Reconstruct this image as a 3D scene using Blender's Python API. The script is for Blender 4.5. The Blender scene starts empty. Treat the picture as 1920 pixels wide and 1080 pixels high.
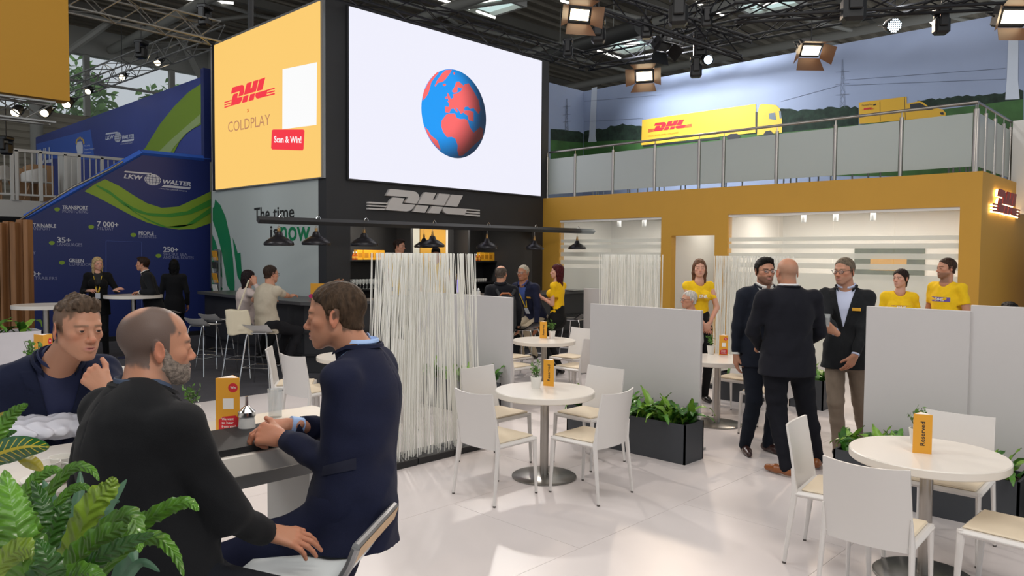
import bpy, bmesh, math, random
import numpy as np
from mathutils import Vector, Matrix
R_ = random.Random(7)
C = bpy.context.scene.collection
scn = bpy.context.scene
# ---------------------------------------------------------------- camera
FL = 1415.0; CH = 1.85
_yaw = math.radians(44.07); _pit = math.atan(62/FL); _rol = math.radians(.455)
_F0 = np.array([math.cos(_yaw), math.sin(_yaw), 0]); _R0 = np.array([math.sin(_yaw), -math.cos(_yaw), 0]); _Z = np.array([0, 0, 1.])
cF = _F0*math.cos(_pit)-_Z*math.sin(_pit); _U = _Z*math.cos(_pit)+_F0*math.sin(_pit)
cR = _R0*math.cos(_rol)+_U*math.sin(_rol); cU = _U*math.cos(_rol)-_R0*math.sin(_rol)
cC = np.array([0, 0, CH])
cam_d = bpy.data.cameras.new('camera'); cam_d.sensor_width = 36; cam_d.lens = FL/1920*36
cam_d.clip_start = .05; cam_d.clip_end = 400
cam = bpy.data.objects.new('camera', cam_d); C.objects.link(cam)
M = Matrix(((cR[0], cU[0], -cF[0], 0), (cR[1], cU[1], -cF[1], 0), (cR[2], cU[2], -cF[2], CH), (0, 0, 0, 1)))
cam.matrix_world = M
scn.camera = cam
scn.view_settings.view_transform = 'Standard'; scn.view_settings.look = 'None'
scn.view_settings.gamma = 1; scn.view_settings.use_curve_mapping = False
scn.view_settings.exposure = 0.0
# ---------------------------------------------------------------- world: bright overcast daylight entering the hall
w = bpy.data.worlds.new('daylight'); scn.world = w; w.use_nodes = True
w.node_tree.nodes['Background'].inputs[0].default_value = (.86, .93, 1, 1)
w.node_tree.nodes['Background'].inputs[1].default_value = 0.72
def area(name, loc, target, power, sx, sy=None, col=(1, 1, 1), spread=180):
    l = bpy.data.lights.new(name, 'AREA'); l.energy = power; l.color = col
    l.shape = 'RECTANGLE'; l.size = sx; l.size_y = sy or sx; l.spread = math.radians(spread)
    o = bpy.data.objects.new(name, l); C.objects.link(o); o.location = loc
    o.rotation_euler = (Vector(target)-Vector(loc)).to_track_quat('-Z', 'Y').to_euler(); return o
def spot(name, loc, target, power, ang=60, col=(1, 1, 1), rad=.12, blend=.5):
    l = bpy.data.lights.new(name, 'SPOT'); l.energy = power; l.color = col
    l.spot_size = math.radians(ang); l.spot_blend = blend; l.shadow_soft_size = rad
    o = bpy.data.objects.new(name, l); C.objects.link(o); o.location = loc
    o.rotation_euler = (Vector(target)-Vector(loc)).to_track_quat('-Z', 'Y').to_euler(); return o
WARM = (1, .80, .62); NEUT = (1, .93, .86)
area('hall_fill_light', (3, 2, 10.6), (3.5, 3, 0), 520, 9, 9, (1, .97, .95))  # broad unseen fill, added as ambient light for the hall
area('hall_fill_light', (-4, 13, 10.2), (7, 13.5, 3), 620, 6, 6, (.95, .98, 1))  # unseen fill added to brighten the graphic wall on the tower side
area('hall_fill_light', (19, 10, 10.8), (15, 8, 0), 350, 8, 8, (1, .97, .95))  # added ambient fill over the balcony end, no actual fitting
area('front_fill_light', (.5, -3.0, 6.4), (6.5, 4.0, 1.0), 230, 3, 1.2, (1, .93, .86))  # unseen fill from the camera side, added to lift shaded faces and fronts
spot('truss_spot', (7.2, 10.6, 6.1), (5.2, 4.6, 0), 700, 70, NEUT, .12)
spot('truss_spot', (11.0, 10.7, 6.1), (7.6, 4.6, 0), 620, 70, NEUT, .12)
spot('truss_spot', (13.4, 8.3, 6.0), (7.0, 2.6, 0), 620, 60, WARM, .14)
spot('truss_spot', (13.4, 5.1, 6.0), (5.4, 1.2, 0), 640, 60, WARM, .14)
spot('truss_spot', (2.2, 9.8, 6.3), (2.0, 2.2, .8), 300, 60, NEUT, .16)
spot('mural_spot', (12.6, 9.2, 6.15), (15.4, 8.6, 5.0), 760, 100, (.93, .96, 1), .1, .8)
spot('mural_spot', (13.0, 4.4, 6.1), (15.4, 4.2, 4.6), 70, 100, (.95, .97, 1), .1, .8)
# ---------------------------------------------------------------- helpers: calibration of the photograph's camera (pixels of a 1920x1080 frame to points on real planes)
def ray(px, py): return cF+cR*(px-960)/FL+cU*(540-py)/FL
def onp(ax, v, px, py):
    d = ray(px, py); return cC+d*((v-cC[ax])/d[ax])
def onX(v, px, py): return onp(0, v, px, py)
def onY(v, px, py): return onp(1, v, px, py)
def onZ(v, px, py): return onp(2, v, px, py)
def atD(px, py, t): return cC+ray(px, py)*t
# ---------------------------------------------------------------- materials
def lin(c):
    if isinstance(c, str): c = tuple(int(c[i:i+2], 16) for i in (0, 2, 4))
    return tuple(((x/255)/12.92 if x/255 <= .04045 else ((x/255+.055)/1.055)**2.4) for x in c)+(1,)
MATS = {}
def mat(name, col, rough=.5, metal=0, nz=0, nscale=8, bump=0, bscale=60, spec=.5, emit=0, alpha=1, trans=0, coat=0, attr=None, sheen=0, stretch=None, sss=0, ior=None):
    if name in MATS: return MATS[name]
    m = bpy.data.materials.new(name); m.use_nodes = True; MATS[name] = m
    nt = m.node_tree; b = nt.nodes['Principled BSDF']; c = lin(col)
    b.inputs['Base Color'].default_value = c; b.inputs['Roughness'].default_value = rough; b.inputs['Metallic'].default_value = metal
    b.inputs['Specular IOR Level'].default_value = spec
    if emit: b.inputs['Base Color'].default_value = (.01, .01, .01, 1); b.inputs['Emission Color'].default_value = c; b.inputs['Emission Strength'].default_value = emit
    if alpha < 1: b.inputs['Alpha'].default_value = alpha
    if trans: b.inputs['Transmission Weight'].default_value = trans
    if ior: b.inputs['IOR'].default_value = ior
    if coat: b.inputs['Coat Weight'].default_value = coat; b.inputs['Coat Roughness'].default_value = .08
    if sheen: b.inputs['Sheen Weight'].default_value = sheen
    if sss:
        b.inputs['Subsurface Weight'].default_value = sss; b.inputs['Subsurface Radius'].default_value = (1, .35, .2); b.inputs['Subsurface Scale'].default_value = .006
    src = None
    if attr:
        a = nt.nodes.new('ShaderNodeAttribute'); a.attribute_name = attr; src = a.outputs['Color']
    tc = None
    if nz or bump:
        tc = nt.nodes.new('ShaderNodeTexCoord'); co = tc.outputs['Object']
        if stretch:
            mp = nt.nodes.new('ShaderNodeMapping'); mp.inputs['Scale'].default_value = stretch
            nt.links.new(co, mp.inputs[0]); co = mp.outputs[0]
    if nz:
        n = nt.nodes.new('ShaderNodeTexNoise'); n.inputs['Scale'].default_value = nscale; n.inputs['Detail'].default_value = 5
        nt.links.new(co, n.inputs['Vector'])
        mx = nt.nodes.new('ShaderNodeMix'); mx.data_type = 'RGBA'; mx.blend_type = 'MULTIPLY'; mx.inputs[0].default_value = 1
        rp = nt.nodes.new('ShaderNodeMapRange'); rp.inputs[1].default_value = .3; rp.inputs[2].default_value = .7
        rp.inputs[3].default_value = 1-nz; rp.inputs[4].default_value = 1+nz*.3
        nt.links.new(n.outputs['Fac'], rp.inputs[0])
        cb = nt.nodes.new('ShaderNodeCombineColor')
        for i in range(3): nt.links.new(rp.outputs[0], cb.inputs[i])
        if src: nt.links.new(src, mx.inputs[6])
        else: mx.inputs[6].default_value = c
        nt.links.new(cb.outputs[0], mx.inputs[7]); src = mx.outputs[2]
    if src: nt.links.new(src, b.inputs['Base Color'])
    if bump:
        n2 = nt.nodes.new('ShaderNodeTexNoise'); n2.inputs['Scale'].default_value = bscale; n2.inputs['Detail'].default_value = 3
        nt.links.new(co, n2.inputs['Vector'])
        bp = nt.nodes.new('ShaderNodeBump'); bp.inputs['Strength'].default_value = bump; bp.inputs['Distance'].default_value = .004
        nt.links.new(n2.outputs['Fac'], bp.inputs['Height']); nt.links.new(bp.outputs[0], b.inputs['Normal'])
    return m
# ---------------------------------------------------------------- mesh builder
def nrm(v):
    v = np.asarray(v, float); return v/(np.linalg.norm(v)+1e-12)
def rotz(a): c, s = math.cos(a), math.sin(a); return np.array([[c, -s, 0], [s, c, 0], [0, 0, 1.]])
class MB:
    def __init__(s): s.v = []; s.f = []
    def add(s, vs, fs, T=None):
        o = len(s.v); vs = np.asarray(vs, float)
        if T is not None: vs = vs@np.asarray(T[0]).T+np.asarray(T[1])
        s.v += [tuple(p) for p in vs]; s.f += [tuple(i+o for i in f) for f in fs]; return s
    def box(s, c, d, rot=None, bev=0):
        c = np.asarray(c, float); h = np.asarray(d, float)/2; b = min(bev, min(h)*.9)
        vs = []; fs = []
        if not b:
            vs = [(x*h[0], y*h[1], z*h[2]) for x in (-1, 1) for y in (-1, 1) for z in (-1, 1)]
            fs = [(0, 1, 3, 2), (4, 6, 7, 5), (0, 4, 5, 1), (2, 3, 7, 6), (0, 2, 6, 4), (1, 5, 7, 3)]
        else:
            idx = {}
            for x in (-1, 1):
                for y in (-1, 1):
                    for z in (-1, 1):
                        for a in range(3):
                            p = [x*(h[0]-b), y*(h[1]-b), z*(h[2]-b)]; p[a] = (x, y, z)[a]*h[a]
                            idx[(x, y, z, a)] = len(vs); vs.append(p)
            for a in range(3):
                o1, o2 = (a+1) % 3, (a+2) % 3
                for sg in (-1, 1):
                    q = []
                    for (i, j) in ((-1, -1), (1, -1), (1, 1), (-1, 1)):
                        k = [0, 0, 0]; k[a] = sg; k[o1] = i; k[o2] = j; q.append(idx[tuple(k)+(a,)])
                    fs.append(tuple(q if sg > 0 else q[::-1]))
            for a in range(3):  # edges along axis a
                o1, o2 = (a+1) % 3, (a+2) % 3
                for i in (-1, 1):
                    for j in (-1, 1):
                        def K(t, ax):
                            k = [0, 0, 0]; k[a] = t; k[o1] = i; k[o2] = j; return idx[tuple(k)+(ax,)]
                        q = (K(-1, o1), K(1, o1), K(1, o2), K(-1, o2)); fs.append(q if i*j < 0 else q[::-1])
            for x in (-1, 1):
                for y in (-1, 1):
                    for z in (-1, 1):
                        q = (idx[(x, y, z, 0)], idx[(x, y, z, 1)], idx[(x, y, z, 2)]); fs.append(q if x*y*z > 0 else q[::-1])
        Rm = np.eye(3) if rot is None else np.asarray(rot)
        return s.add(vs, fs, (Rm, c))
    def bb(s, x0, x1, y0, y1, z0, z1, bev=0): return s.box(((x0+x1)/2, (y0+y1)/2, (z0+z1)/2), (abs(x1-x0), abs(y1-y0), abs(z1-z0)), None, bev)
    def cyl(s, p0, p1, r0, r1=None, n=12, cap=True):
        return s.tube([p0, p1], [r0, r0 if r1 is None else r1], n, cap)
    def tube(s, path, r, n=8, cap=True, flat=1, up=None):
        P = [np.asarray(p, float) for p in path]; m = len(P)
        rr = r if hasattr(r, '__len__') else [r]*m
        prev = None; vs = []; fs = []
        for i in range(m):
            t = nrm(P[min(i+1, m-1)]-P[max(i-1, 0)])
            if prev is None:
                a = np.array([0, 0, 1.]) if up is None else np.asarray(up, float)
                if abs(t@a) > .95: a = np.array([1., 0, 0])
            else: a = prev
            x = nrm(a-t*(a@t)); prev = x; y = np.cross(t, x)
            for k in range(n):
                an = 2*math.pi*k/n; vs.append(P[i]+x*math.cos(an)*rr[i]*flat+y*math.sin(an)*rr[i])
        for i in range(m-1):
            for k in range(n):
                k2 = (k+1) % n; fs.append((i*n+k, i*n+k2, (i+1)*n+k2, (i+1)*n+k))
        if cap: fs.append(tuple(range(n-1, -1, -1))); fs.append(tuple((m-1)*n+k for k in range(n)))
        return s.add(vs, fs)
    def lathe(s, prof, c=(0, 0, 0), n=24, sx=1, sy=1):
        vs = []; fs = []; m = len(prof)
        for (r, z) in prof:
            for k in range(n):
                a = 2*math.pi*k/n; vs.append((c[0]+r*math.cos(a)*sx, c[1]+r*math.sin(a)*sy, c[2]+z))
        for i in range(m-1):
            for k in range(n):
                k2 = (k+1) % n; fs.append((i*n+k, i*n+k2, (i+1)*n+k2, (i+1)*n+k))
        if prof[0][0] > 1e-4: fs.append(tuple(range(n-1, -1, -1)))
        if prof[-1][0] > 1e-4: fs.append(tuple((m-1)*n+k for k in range(n)))
        return s.add(vs, fs)
    def slab(s, pts, off):
        """polygon of 3D points extruded by vector off"""
        n = len(pts); a = [np.asarray(p, float) for p in pts]; off = np.asarray(off, float)
        nv = np.zeros(3)
        for i in range(n): nv += np.cross(a[i], a[(i+1) % n])
        if nv@off > 0: a = a[::-1]
        vs = a+[p+off for p in a]
        fs = [tuple(range(n)), tuple(range(2*n-1, n-1, -1))]+[((i+1) % n, i, n+i, n+(i+1) % n) for i in range(n)]
        return s.add(vs, fs)
    def face(s, pts): return s.add(pts, [tuple(range(len(pts)))])
    def grid(s, fn, nu, nv, closed=False):
        vs = [fn(i/(nu-1), j/(nv-1)) for i in range(nu) for j in range(nv)]
        fs = [(i*nv+j, (i+1)*nv+j, (i+1)*nv+j+1, i*nv+j+1) for i in range(nu-1) for j in range(nv-1)]
        return s.add(vs, fs)
    def mesh(s, name, m, smooth=False, ang=40):
        me = bpy.data.meshes.new(name); me.from_pydata([tuple(map(float, v)) for v in s.v], [], s.f)
        if m is not None: me.materials.append(m)
        if smooth:
            me.polygons.foreach_set('use_smooth', [True]*len(me.polygons)); me.set_sharp_from_angle(angle=math.radians(ang))
        me.update(); return me
    def build(s, name, m, parent=None, smooth=False, ang=40):
        return link(name, s.mesh(name, m, smooth, ang), parent)
def link(name, me, parent=None, loc=None, rz=None):
    o = bpy.data.objects.new(name, me); C.objects.link(o)
    if parent is not None: o.parent = parent
    if loc is not None: o.location = loc
    if rz is not None: o.rotation_euler = (0, 0, rz)
    return o
def thing(name, label, cat, loc=(0, 0, 0), rz=0, group=None):
    o = bpy.data.objects.new(name, None); C.objects.link(o); o.empty_display_size = .1
    o.location = tuple(float(a) for a in loc); o.rotation_euler = (0, 0, rz); o['label'] = label; o['category'] = cat
    if group: o['group'] = group
    return o
def tag(o, label, cat, group=None):
    o['label'] = label; o['category'] = cat
    if group: o['group'] = group
    return o
def struct(o): o['kind'] = 'structure'; return o
def stuff(o): o['kind'] = 'stuff'; return o
def dup(o, loc=None, rz=None, label=None, parent=None, group=None):
    c = o.copy(); C.objects.link(c)
    if parent is not None: c.parent = parent
    if loc is not None: c.location = tuple(float(a) for a in loc)
    if rz is not None: c.rotation_euler = (0, 0, rz)
    if label: c['label'] = label
    if group: c['group'] = group
    for ch in KIDS(o): dup(ch, parent=c)
    return c
def KIDS(o): return list(o.children)
# ---------------------------------------------------------------- flat print on real planes
_tc = {}
def text_mesh(s, shear=0, bold=0, ext=.002):
    k = (s, shear, bold)
    if k not in _tc:
        cu = bpy.data.curves.new('t', 'FONT'); cu.body = s; cu.size = 1; cu.shear = shear; cu.offset = bold; cu.resolution_u = 3
        o = bpy.data.objects.new('t', cu); C.objects.link(o)
        dg = bpy.context.evaluated_depsgraph_get(); me = bpy.data.meshes.new_from_object(o.evaluated_get(dg))
        v = np.array([x.co[:] for x in me.vertices]); f = [tuple(p.vertices) for p in me.polygons]
        bpy.data.objects.remove(o); bpy.data.curves.remove(cu); bpy.data.meshes.remove(me)
        _tc[k] = (v, f)
    return _tc[k]
def text3(s, o, x, y, n, m, parent=None, shear=0, bold=0, th=.004, name='lettering', cap=None):
    """text filling the box o + u*x + v*y, raised along n"""
    v, f = text_mesh(s, shear, bold)
    lo = v.min(0); hi = v.max(0); desc = any(c in s for c in 'gjpqy,Q')
    y0 = 0 if not cap else 0; y1 = hi[1]
    u = (v[:, 0]-lo[0])/(hi[0]-lo[0]); w_ = (v[:, 1])/(y1)
    o = np.asarray(o, float); x = np.asarray(x, float); y = np.asarray(y, float); n = nrm(n)
    P = o+u[:, None]*x+w_[:, None]*y+n*th
    mb = MB(); mb.add(P, f); return mb.build(name, m, parent)
def ptext(ax, val, s, p0, p1, h, m, parent=None, **k):
    """baseline from pixel p0 to p1, cap height h pixels at p0"""
    n = np.zeros(3); n[ax] = -1
    o = onp(ax, val, *p0); e = onp(ax, val, *p1); t = onp(ax, val, p0[0], p0[1]-h)
    return text3(s, o, e-o, np.array([0, 0, (t-o)[2]]), n, m, parent, **k)
def pprint(ax, val, polys, m, parent=None, name='print', th=.003, z=None):
    mb = MB(); n = np.zeros(3); n[ax] = -1
    for p in polys: mb.face([onp(ax, val, *q)+n*th for q in p])
    return mb.build(name, m, parent)
def zp(x0, y0, s): return lambda pts: [(x0+a/s, y0+b/s) for a, b in pts]   # zoomed coordinates to frame pixels
_L = zp(660, 340, 1920/260)
_LOGO = [_L(p) for p in (
 [(450, 190), (495, 108), (520, 100), (820, 130), (865, 145), (895, 178), (905, 215), (895, 255), (862, 303), (708, 290), (755, 214)],
 [(545, 215), (700, 230), (668, 302), (850, 318), (815, 370), (780, 398), (730, 410), (440, 388), (480, 300), (510, 245)],
 [(985, 145), (1138, 158), (1090, 247), (1135, 250), (1180, 162), (1328, 175), (1245, 330), (885, 303), (955, 180)],
 [(872, 322), (1035, 333), (985, 428), (820, 415)], [(1085, 337), (1230, 350), (1180, 440), (1022, 430)],
 [(1350, 178), (1508, 190), (1430, 345), (1265, 333)], [(1245, 352), (1565, 375), (1530, 460), (1300, 447), (1250, 425), (1228, 385)],
 [(205, 275), (475, 293), (468, 311), (202, 298)], [(205, 318), (457, 332), (448, 350), (202, 338)], [(202, 357), (438, 370), (425, 390), (202, 380)],
 [(1565, 375), (1742, 387), (1742, 406), (1558, 393)], [(1553, 410), (1742, 424), (1742, 444), (1546, 429)], [(1538, 446), (1742, 459), (1742, 481), (1532, 463)])]
_q = [[onY(11.38, *a) for a in p] for p in _LOGO]
_x0 = min(a[0] for p in _q for a in p); _x1 = max(a[0] for p in _q for a in p); _z0 = min(a[2] for p in _q for a in p)
LOGO = [[((a[0]-_x0)/(_x1-_x0), (a[2]-_z0)/(_x1-_x0)) for a in p] for p in _q]      # unit-wide courier logo
def logo(o, x, n, m, parent=None, depth=0, vs=1, up=(0, 0, 1), name='logo'):
    o = np.asarray(o, float); x = np.asarray(x, float); W = np.linalg.norm(x); n = nrm(n); up = np.asarray(up, float)
    mb = MB()
    for p in LOGO:
        pts = [o+x*u+up*W*v*vs+n*.003 for u, v in p]
        mb.slab(pts, n*depth) if depth else mb.face(pts)
    return mb.build(name, m, parent)
# ================================================================ THE SETTING
def leaf_cloud(name, m, parent, c, r, n, s, seed=1):
    rg = np.random.default_rng(seed); mb = MB()
    for i in range(n):
        d = rg.normal(size=3); d /= np.linalg.norm(d); q = np.asarray(c)+d*np.asarray(r)*(rg.uniform(.55, 1)+.12*math.sin(5*d[0]+7*d[2]))
        a = nrm(rg.normal(size=3)); b = nrm(np.cross(a, rg.normal(size=3))); z = s*rg.uniform(.6, 1.3)
        mb.add([q-a*z, q-b*z*.5, q+a*z, q+b*z*.5], [(0, 1, 2, 3)])
    return stuff(mb.build(name, m, parent))
m_floor = mat('white_floor', 'd9d1cf', .33, nz=.05, nscale=1.3, spec=.5)
m_joint = mat('floor_joint', 'a39c98', .6)
m_carpet = mat('dark_carpet', '45444a', .95, nz=.18, nscale=3, bump=.5, bscale=300)
m_black = mat('anthracite_panel', '303032', .55, nz=.06, nscale=2)
m_black2 = mat('black_panel', '1c1c1e', .5)
m_amber = mat('amber_panel', 'cd9a36', .6, nz=.03, nscale=2)
m_white = mat('white_wall', 'e2dfd9', .6)
m_lilac = mat('pale_grey_panel', 'c6c2c1', .5, nz=.02, nscale=2)
m_steel = mat('brushed_steel', 'a9a39c', .3, 1, bump=.1, bscale=200)
m_chrome = mat('chrome', 'c8c8c8', .12, 1)
m_alu = mat('aluminium', 'a8a9aa', .4, .8)
m_blue = mat('navy_print', '1b2b6c', .45, nz=.12, nscale=.5)
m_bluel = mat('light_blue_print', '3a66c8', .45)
m_truss = mat('black_truss', '16161a', .5, .3)
m_silvertruss = mat('silver_truss', '9a9a98', .4, .7)
m_frost = mat('frosted_glass', 'b6bdb8', .35, alpha=.93, spec=.6)
m_stripe = mat('frosted_film', 'ecebe0', .5, alpha=.66)
m_glass = mat('clear_glass', 'e8efec', .03, alpha=.14, spec=.8)
m_beamw = mat('grey_steel_beam', 'b2b0a8', .6)
m_deck = mat('roof_deck', '8f8677', .7, nz=.15, nscale=2)
m_rooflite = mat('roof_light', 'f6f4ec', emit=2.2)
m_sky = mat('skylight_panel', 'cfe9e6', emit=.9)
m_green = mat('bottle_green_print', '0f7a4c', .5)
m_ink = mat('dark_ink', '262626', .6)
m_wprint = mat('white_print', 'c8cbd6', .5)
m_dimprint = mat('grey_print', '8d93b4', .5)
m_lime = mat('lime_print', '7f9f2c', .5)
m_red = mat('red_print', 'c81e2a', .5)
m_yel = mat('yellow_print', 'ecc23a', .5)
m_e_white = mat('screen_white', 'efeffc', .6, emit=1.0, spec=.2)
m_e_amber = mat('screen_amber', 'ffcf72', .6, emit=.97, spec=.2)
m_e_red = mat('screen_red', 'ff3344', .4, emit=.9)
m_e_pure = mat('screen_card_white', 'ffffff', .4, emit=.95)
def slabs():
    base = MB().bb(-9, 30, -9, 9.2, -.12, -.012).build('floor', m_joint); struct(base)
    def tile(x0, x1, y0, y1):
        mb = MB().bb(x0+.0012, x1-.0012, y0+.0012, y1-.0012, -.012, 0); return mb.build('floor_slab', m_floor, base)
    ys = [-9, -3.6, -.6, .55, 1.75, 2.95, 4.15, 5.35, 6.55, 7.75, 9.2]
    for j in range(len(ys)-1):
        xs = [-9, -1.2, 1.24, 3.68, 6.12, 8.56, 11.0, 13.44, 30] if j % 2 else [-9, -2.4, .02, 2.46, 4.9, 7.34, 9.78, 12.22, 30]
        for i in range(len(xs)-1): tile(xs[i], xs[i+1], ys[j], ys[j+1])
slabs()
struct(MB().bb(-30, 60, 9.2, 60, -.12, .004).build('floor', m_carpet))
# ---- tower with the two screens
TX, TY, TZ = 7.14, 11.38, 6.24
TE = onY(TY, 1027, 400)[0]
L0 = 2.36      # underside of the front
px_l = onY(TY, 657, 460)[0]; px_r = onY(TY, 998, 460)[0]
t = MB().bb(TX, TE, TY, TY+.25, L0, TZ).bb(TX, px_l, TY, TY+.25, 0, L0).bb(px_r, TE, TY, TY+.25, 0, L0)
struct(t.build('wall_tower_front', m_black))
struct(MB().bb(TX+.02, TX+.12, TY+.25, 15.86, 0, TZ).build('wall_tower_side', m_lilac))
struct(MB().bb(TX+.12, TE, 13.4, 13.5, 0, 2.9).bb(TE-.1, TE, TY+.25, 13.4, 0, TZ).build('wall_bar_back', m_black))
struct(MB().bb(TX+.12, TE-.1, TY+.25, 13.4, 2.62, 2.72).build('ceiling_bar', m_black2))
struct(MB().bb(TX+.12, TE, 13.5, 15.86, TZ-.1, TZ).build('ceiling_tower', m_black2))
# white led screen
s1 = [onY(TY, *p) for p in ((651, 335), (1009, 368), (1010, 115), (651, 13))]
sx0, sx1, sz0, sz1 = s1[0][0], s1[1][0], s1[0][2], s1[2][2]
scr = thing('video_wall', 'large white video wall showing a red and blue globe on the dark tower', 'screen', ((sx0+sx1)/2, TY, sz0))
def under(o, root):
    o.parent = root; o.matrix_parent_inverse = Matrix.Translation(-Vector(root.location)); return o
under(MB().bb(sx0-.03, sx1+.03, TY-.06, TY-.002, sz0-.03, sz1+.03).build('frame', m_black2), scr)
under(MB().bb(sx0, sx1, TY-.075, TY-.061, sz0, sz1).build('display', m_e_white), scr)
PY = TY-.078
gc = onY(PY, 850, 213); gr = (onY(PY, 850, 130)[2]-onY(PY, 850, 296)[2])/2; gcz = (onY(PY, 850, 130)[2]+onY(PY, 850, 296)[2])/2
gxl = onY(PY, 790, 213)[0]; gxr = onY(PY, 911.5, 213)[0]; gcx = (gxl+gxr)/2; grx = (gxr-gxl)/2
def globe_mat(name, col):
    m = mat(name, col, .4); nt = m.node_tree; b = nt.nodes['Principled BSDF']
    tc = nt.nodes.new('ShaderNodeTexCoord'); ds = nt.nodes.new('ShaderNodeVectorMath'); ds.operation = 'DISTANCE'
    ds.inputs[1].default_value = (gcx-.62*grx, PY, gcz+.25*gr)
    nt.links.new(tc.outputs['Object'], ds.inputs[0]); mr = nt.nodes.new('ShaderNodeMapRange'); mr.interpolation_type = 'SMOOTHSTEP'
    mr.inputs[1].default_value = gr*.7; mr.inputs[2].default_value = gr*1.5; mr.inputs[3].default_value = 1.0; mr.inputs[4].default_value = .06
    nt.links.new(ds.outputs['Value'], mr.inputs[0]); nt.links.new(mr.outputs[0], b.inputs['Emission Strength'])
    b.inputs['Emission Color'].default_value = lin(col); b.inputs['Base Color'].default_value = (0.01, .01, .01, 1); return m
mg_b = globe_mat('globe_sea', '189cf8'); mg_r = globe_mat('globe_land', 'ff6c6c')
g = MB().face([(gcx+grx*math.cos(a), PY, gcz+gr*math.sin(a)) for a in np.linspace(0, 2*math.pi, 64, endpoint=False)]).build('globe', mg_b); under(g, scr)
g['label'] = 'red and blue globe shown on the screen'
zg = zp(760, 110, 5.4)
land = [zg(p) for p in (
 [(400, 485), (440, 488), (442, 455), (425, 430), (470, 405), (490, 390), (480, 360), (520, 352), (560, 330), (575, 300), (600, 260), (640, 250), (690, 330), (740, 420), (760, 520), (740, 560), (690, 500), (655, 510), (635, 485), (600, 490), (592, 530), (590, 545), (560, 560), (545, 530), (510, 488), (530, 540), (520, 545), (490, 505), (460, 510), (445, 550), (405, 545)],
 [(495, 290), (515, 235), (540, 230), (585, 270), (590, 290), (560, 300), (530, 285), (525, 340), (490, 345), (470, 330)],
 [(425, 345), (440, 360), (460, 410), (440, 425), (425, 400)], [(402, 390), (422, 380), (418, 402), (404, 405)], [(378, 258), (405, 252), (412, 268), (395, 280), (380, 272)],
 [(295, 275), (320, 220), (370, 150), (410, 115), (470, 112), (450, 150), (405, 210), (375, 235), (330, 245), (302, 284)],
 [(190, 320), (210, 290), (225, 250), (250, 215), (290, 165), (330, 130), (335, 145), (290, 200), (262, 240), (242, 320), (225, 365), (200, 400), (172, 425), (176, 370)],
 [(365, 630), (410, 570), (440, 555), (500, 555), (520, 600), (555, 612), (600, 610), (630, 625), (650, 690), (690, 750), (760, 690), (790, 720), (780, 800), (700, 870), (640, 930), (575, 985), (540, 985), (525, 930), (530, 880), (505, 810), (470, 792), (420, 795), (380, 740), (362, 680)],
 [(195, 690), (225, 720), (262, 780), (325, 830), (345, 890), (358, 930), (320, 900), (270, 840), (225, 770)],
 [(590, 545), (600, 525), (650, 525), (690, 540), (690, 640), (640, 620), (630, 575), (600, 560)], [(485, 140), (502, 140), (498, 165), (488, 160)])]
under(pprint(1, PY, land, mg_r, name='landmass'), g)
# silver logo under it
lg = [onY(TY, *p) for p in ((687, 391), (896, 405))]
lo = logo((lg[0][0], TY, onY(TY, 687, 391)[2]-.03), (lg[1][0]-lg[0][0], 0, 0), (0, -1, 0), mat('satin_silver', 'd2cdc9', .5, 0), None, .06)
tag(lo, 'large silver three-letter courier logo with speed stripes below the video wall', 'sign')
# amber led screen on the side
s2 = [onX(TX, *p) for p in ((408, 356), (603, 333), (606.7, 6), (409, 86))]
y0, y1, z0, z1 = 11.47, 15.52, s2[0][2], 6.15
ys = thing('video_wall', 'amber video wall with red courier logo and white square on tower side', 'screen', (TX, (y0+y1)/2, z0))
under(MB().bb(TX-.05, TX+.01, y0-.08, y1+.16, z0-.02, z1+.05).build('frame', m_alu), ys)
under(MB().bb(TX-.055, TX-.04, y1+.0, y1+.14, z0-.02, z1+.05).build('edge_strip', m_black2), ys)
under(MB().bb(TX-.065, TX-.051, y0, y1, z0, z1).build('display', m_e_amber), ys)
PX = TX-.066
a = onX(PX, 421, 204); b = onX(PX, 515.5, 180)
under(logo((PX, a[1], a[2]), (0, b[1]-a[1], 0), (-1, 0, 0), m_e_red, vs=1.22), ys)
def PT(s, p0, p1, h, m, root=ys, ax=0, val=PX, **k): return under(ptext(ax, val, s, p0, p1, h, m, **k), root)
PT('x', (463, 211), (468, 210), 6, mat('screen_orange', 'f06a2a', emit=.8))
PT('COLDPLAY', (428, 248), (507, 234), 19, mat('screen_bronze', 'd99a6c', emit=.75))
zq = zp(400, 120, 6)
under(pprint(0, PX, [zq([(778, 735), (1162, 685), (1168, -20), (780, 60)])], m_e_pure, name='card'), ys)
rr = zq([(662, 745), (680, 737), (1015, 737), (1029, 750), (1019, 955), (1008, 972), (665, 962), (653, 945)])
under(pprint(0, PX, [rr], m_e_red, name='banner', th=.006), ys)
PT('Scan & Win!', (515, 267), (566, 268), 12, m_e_pure, bold=.02, th=.01)
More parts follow.
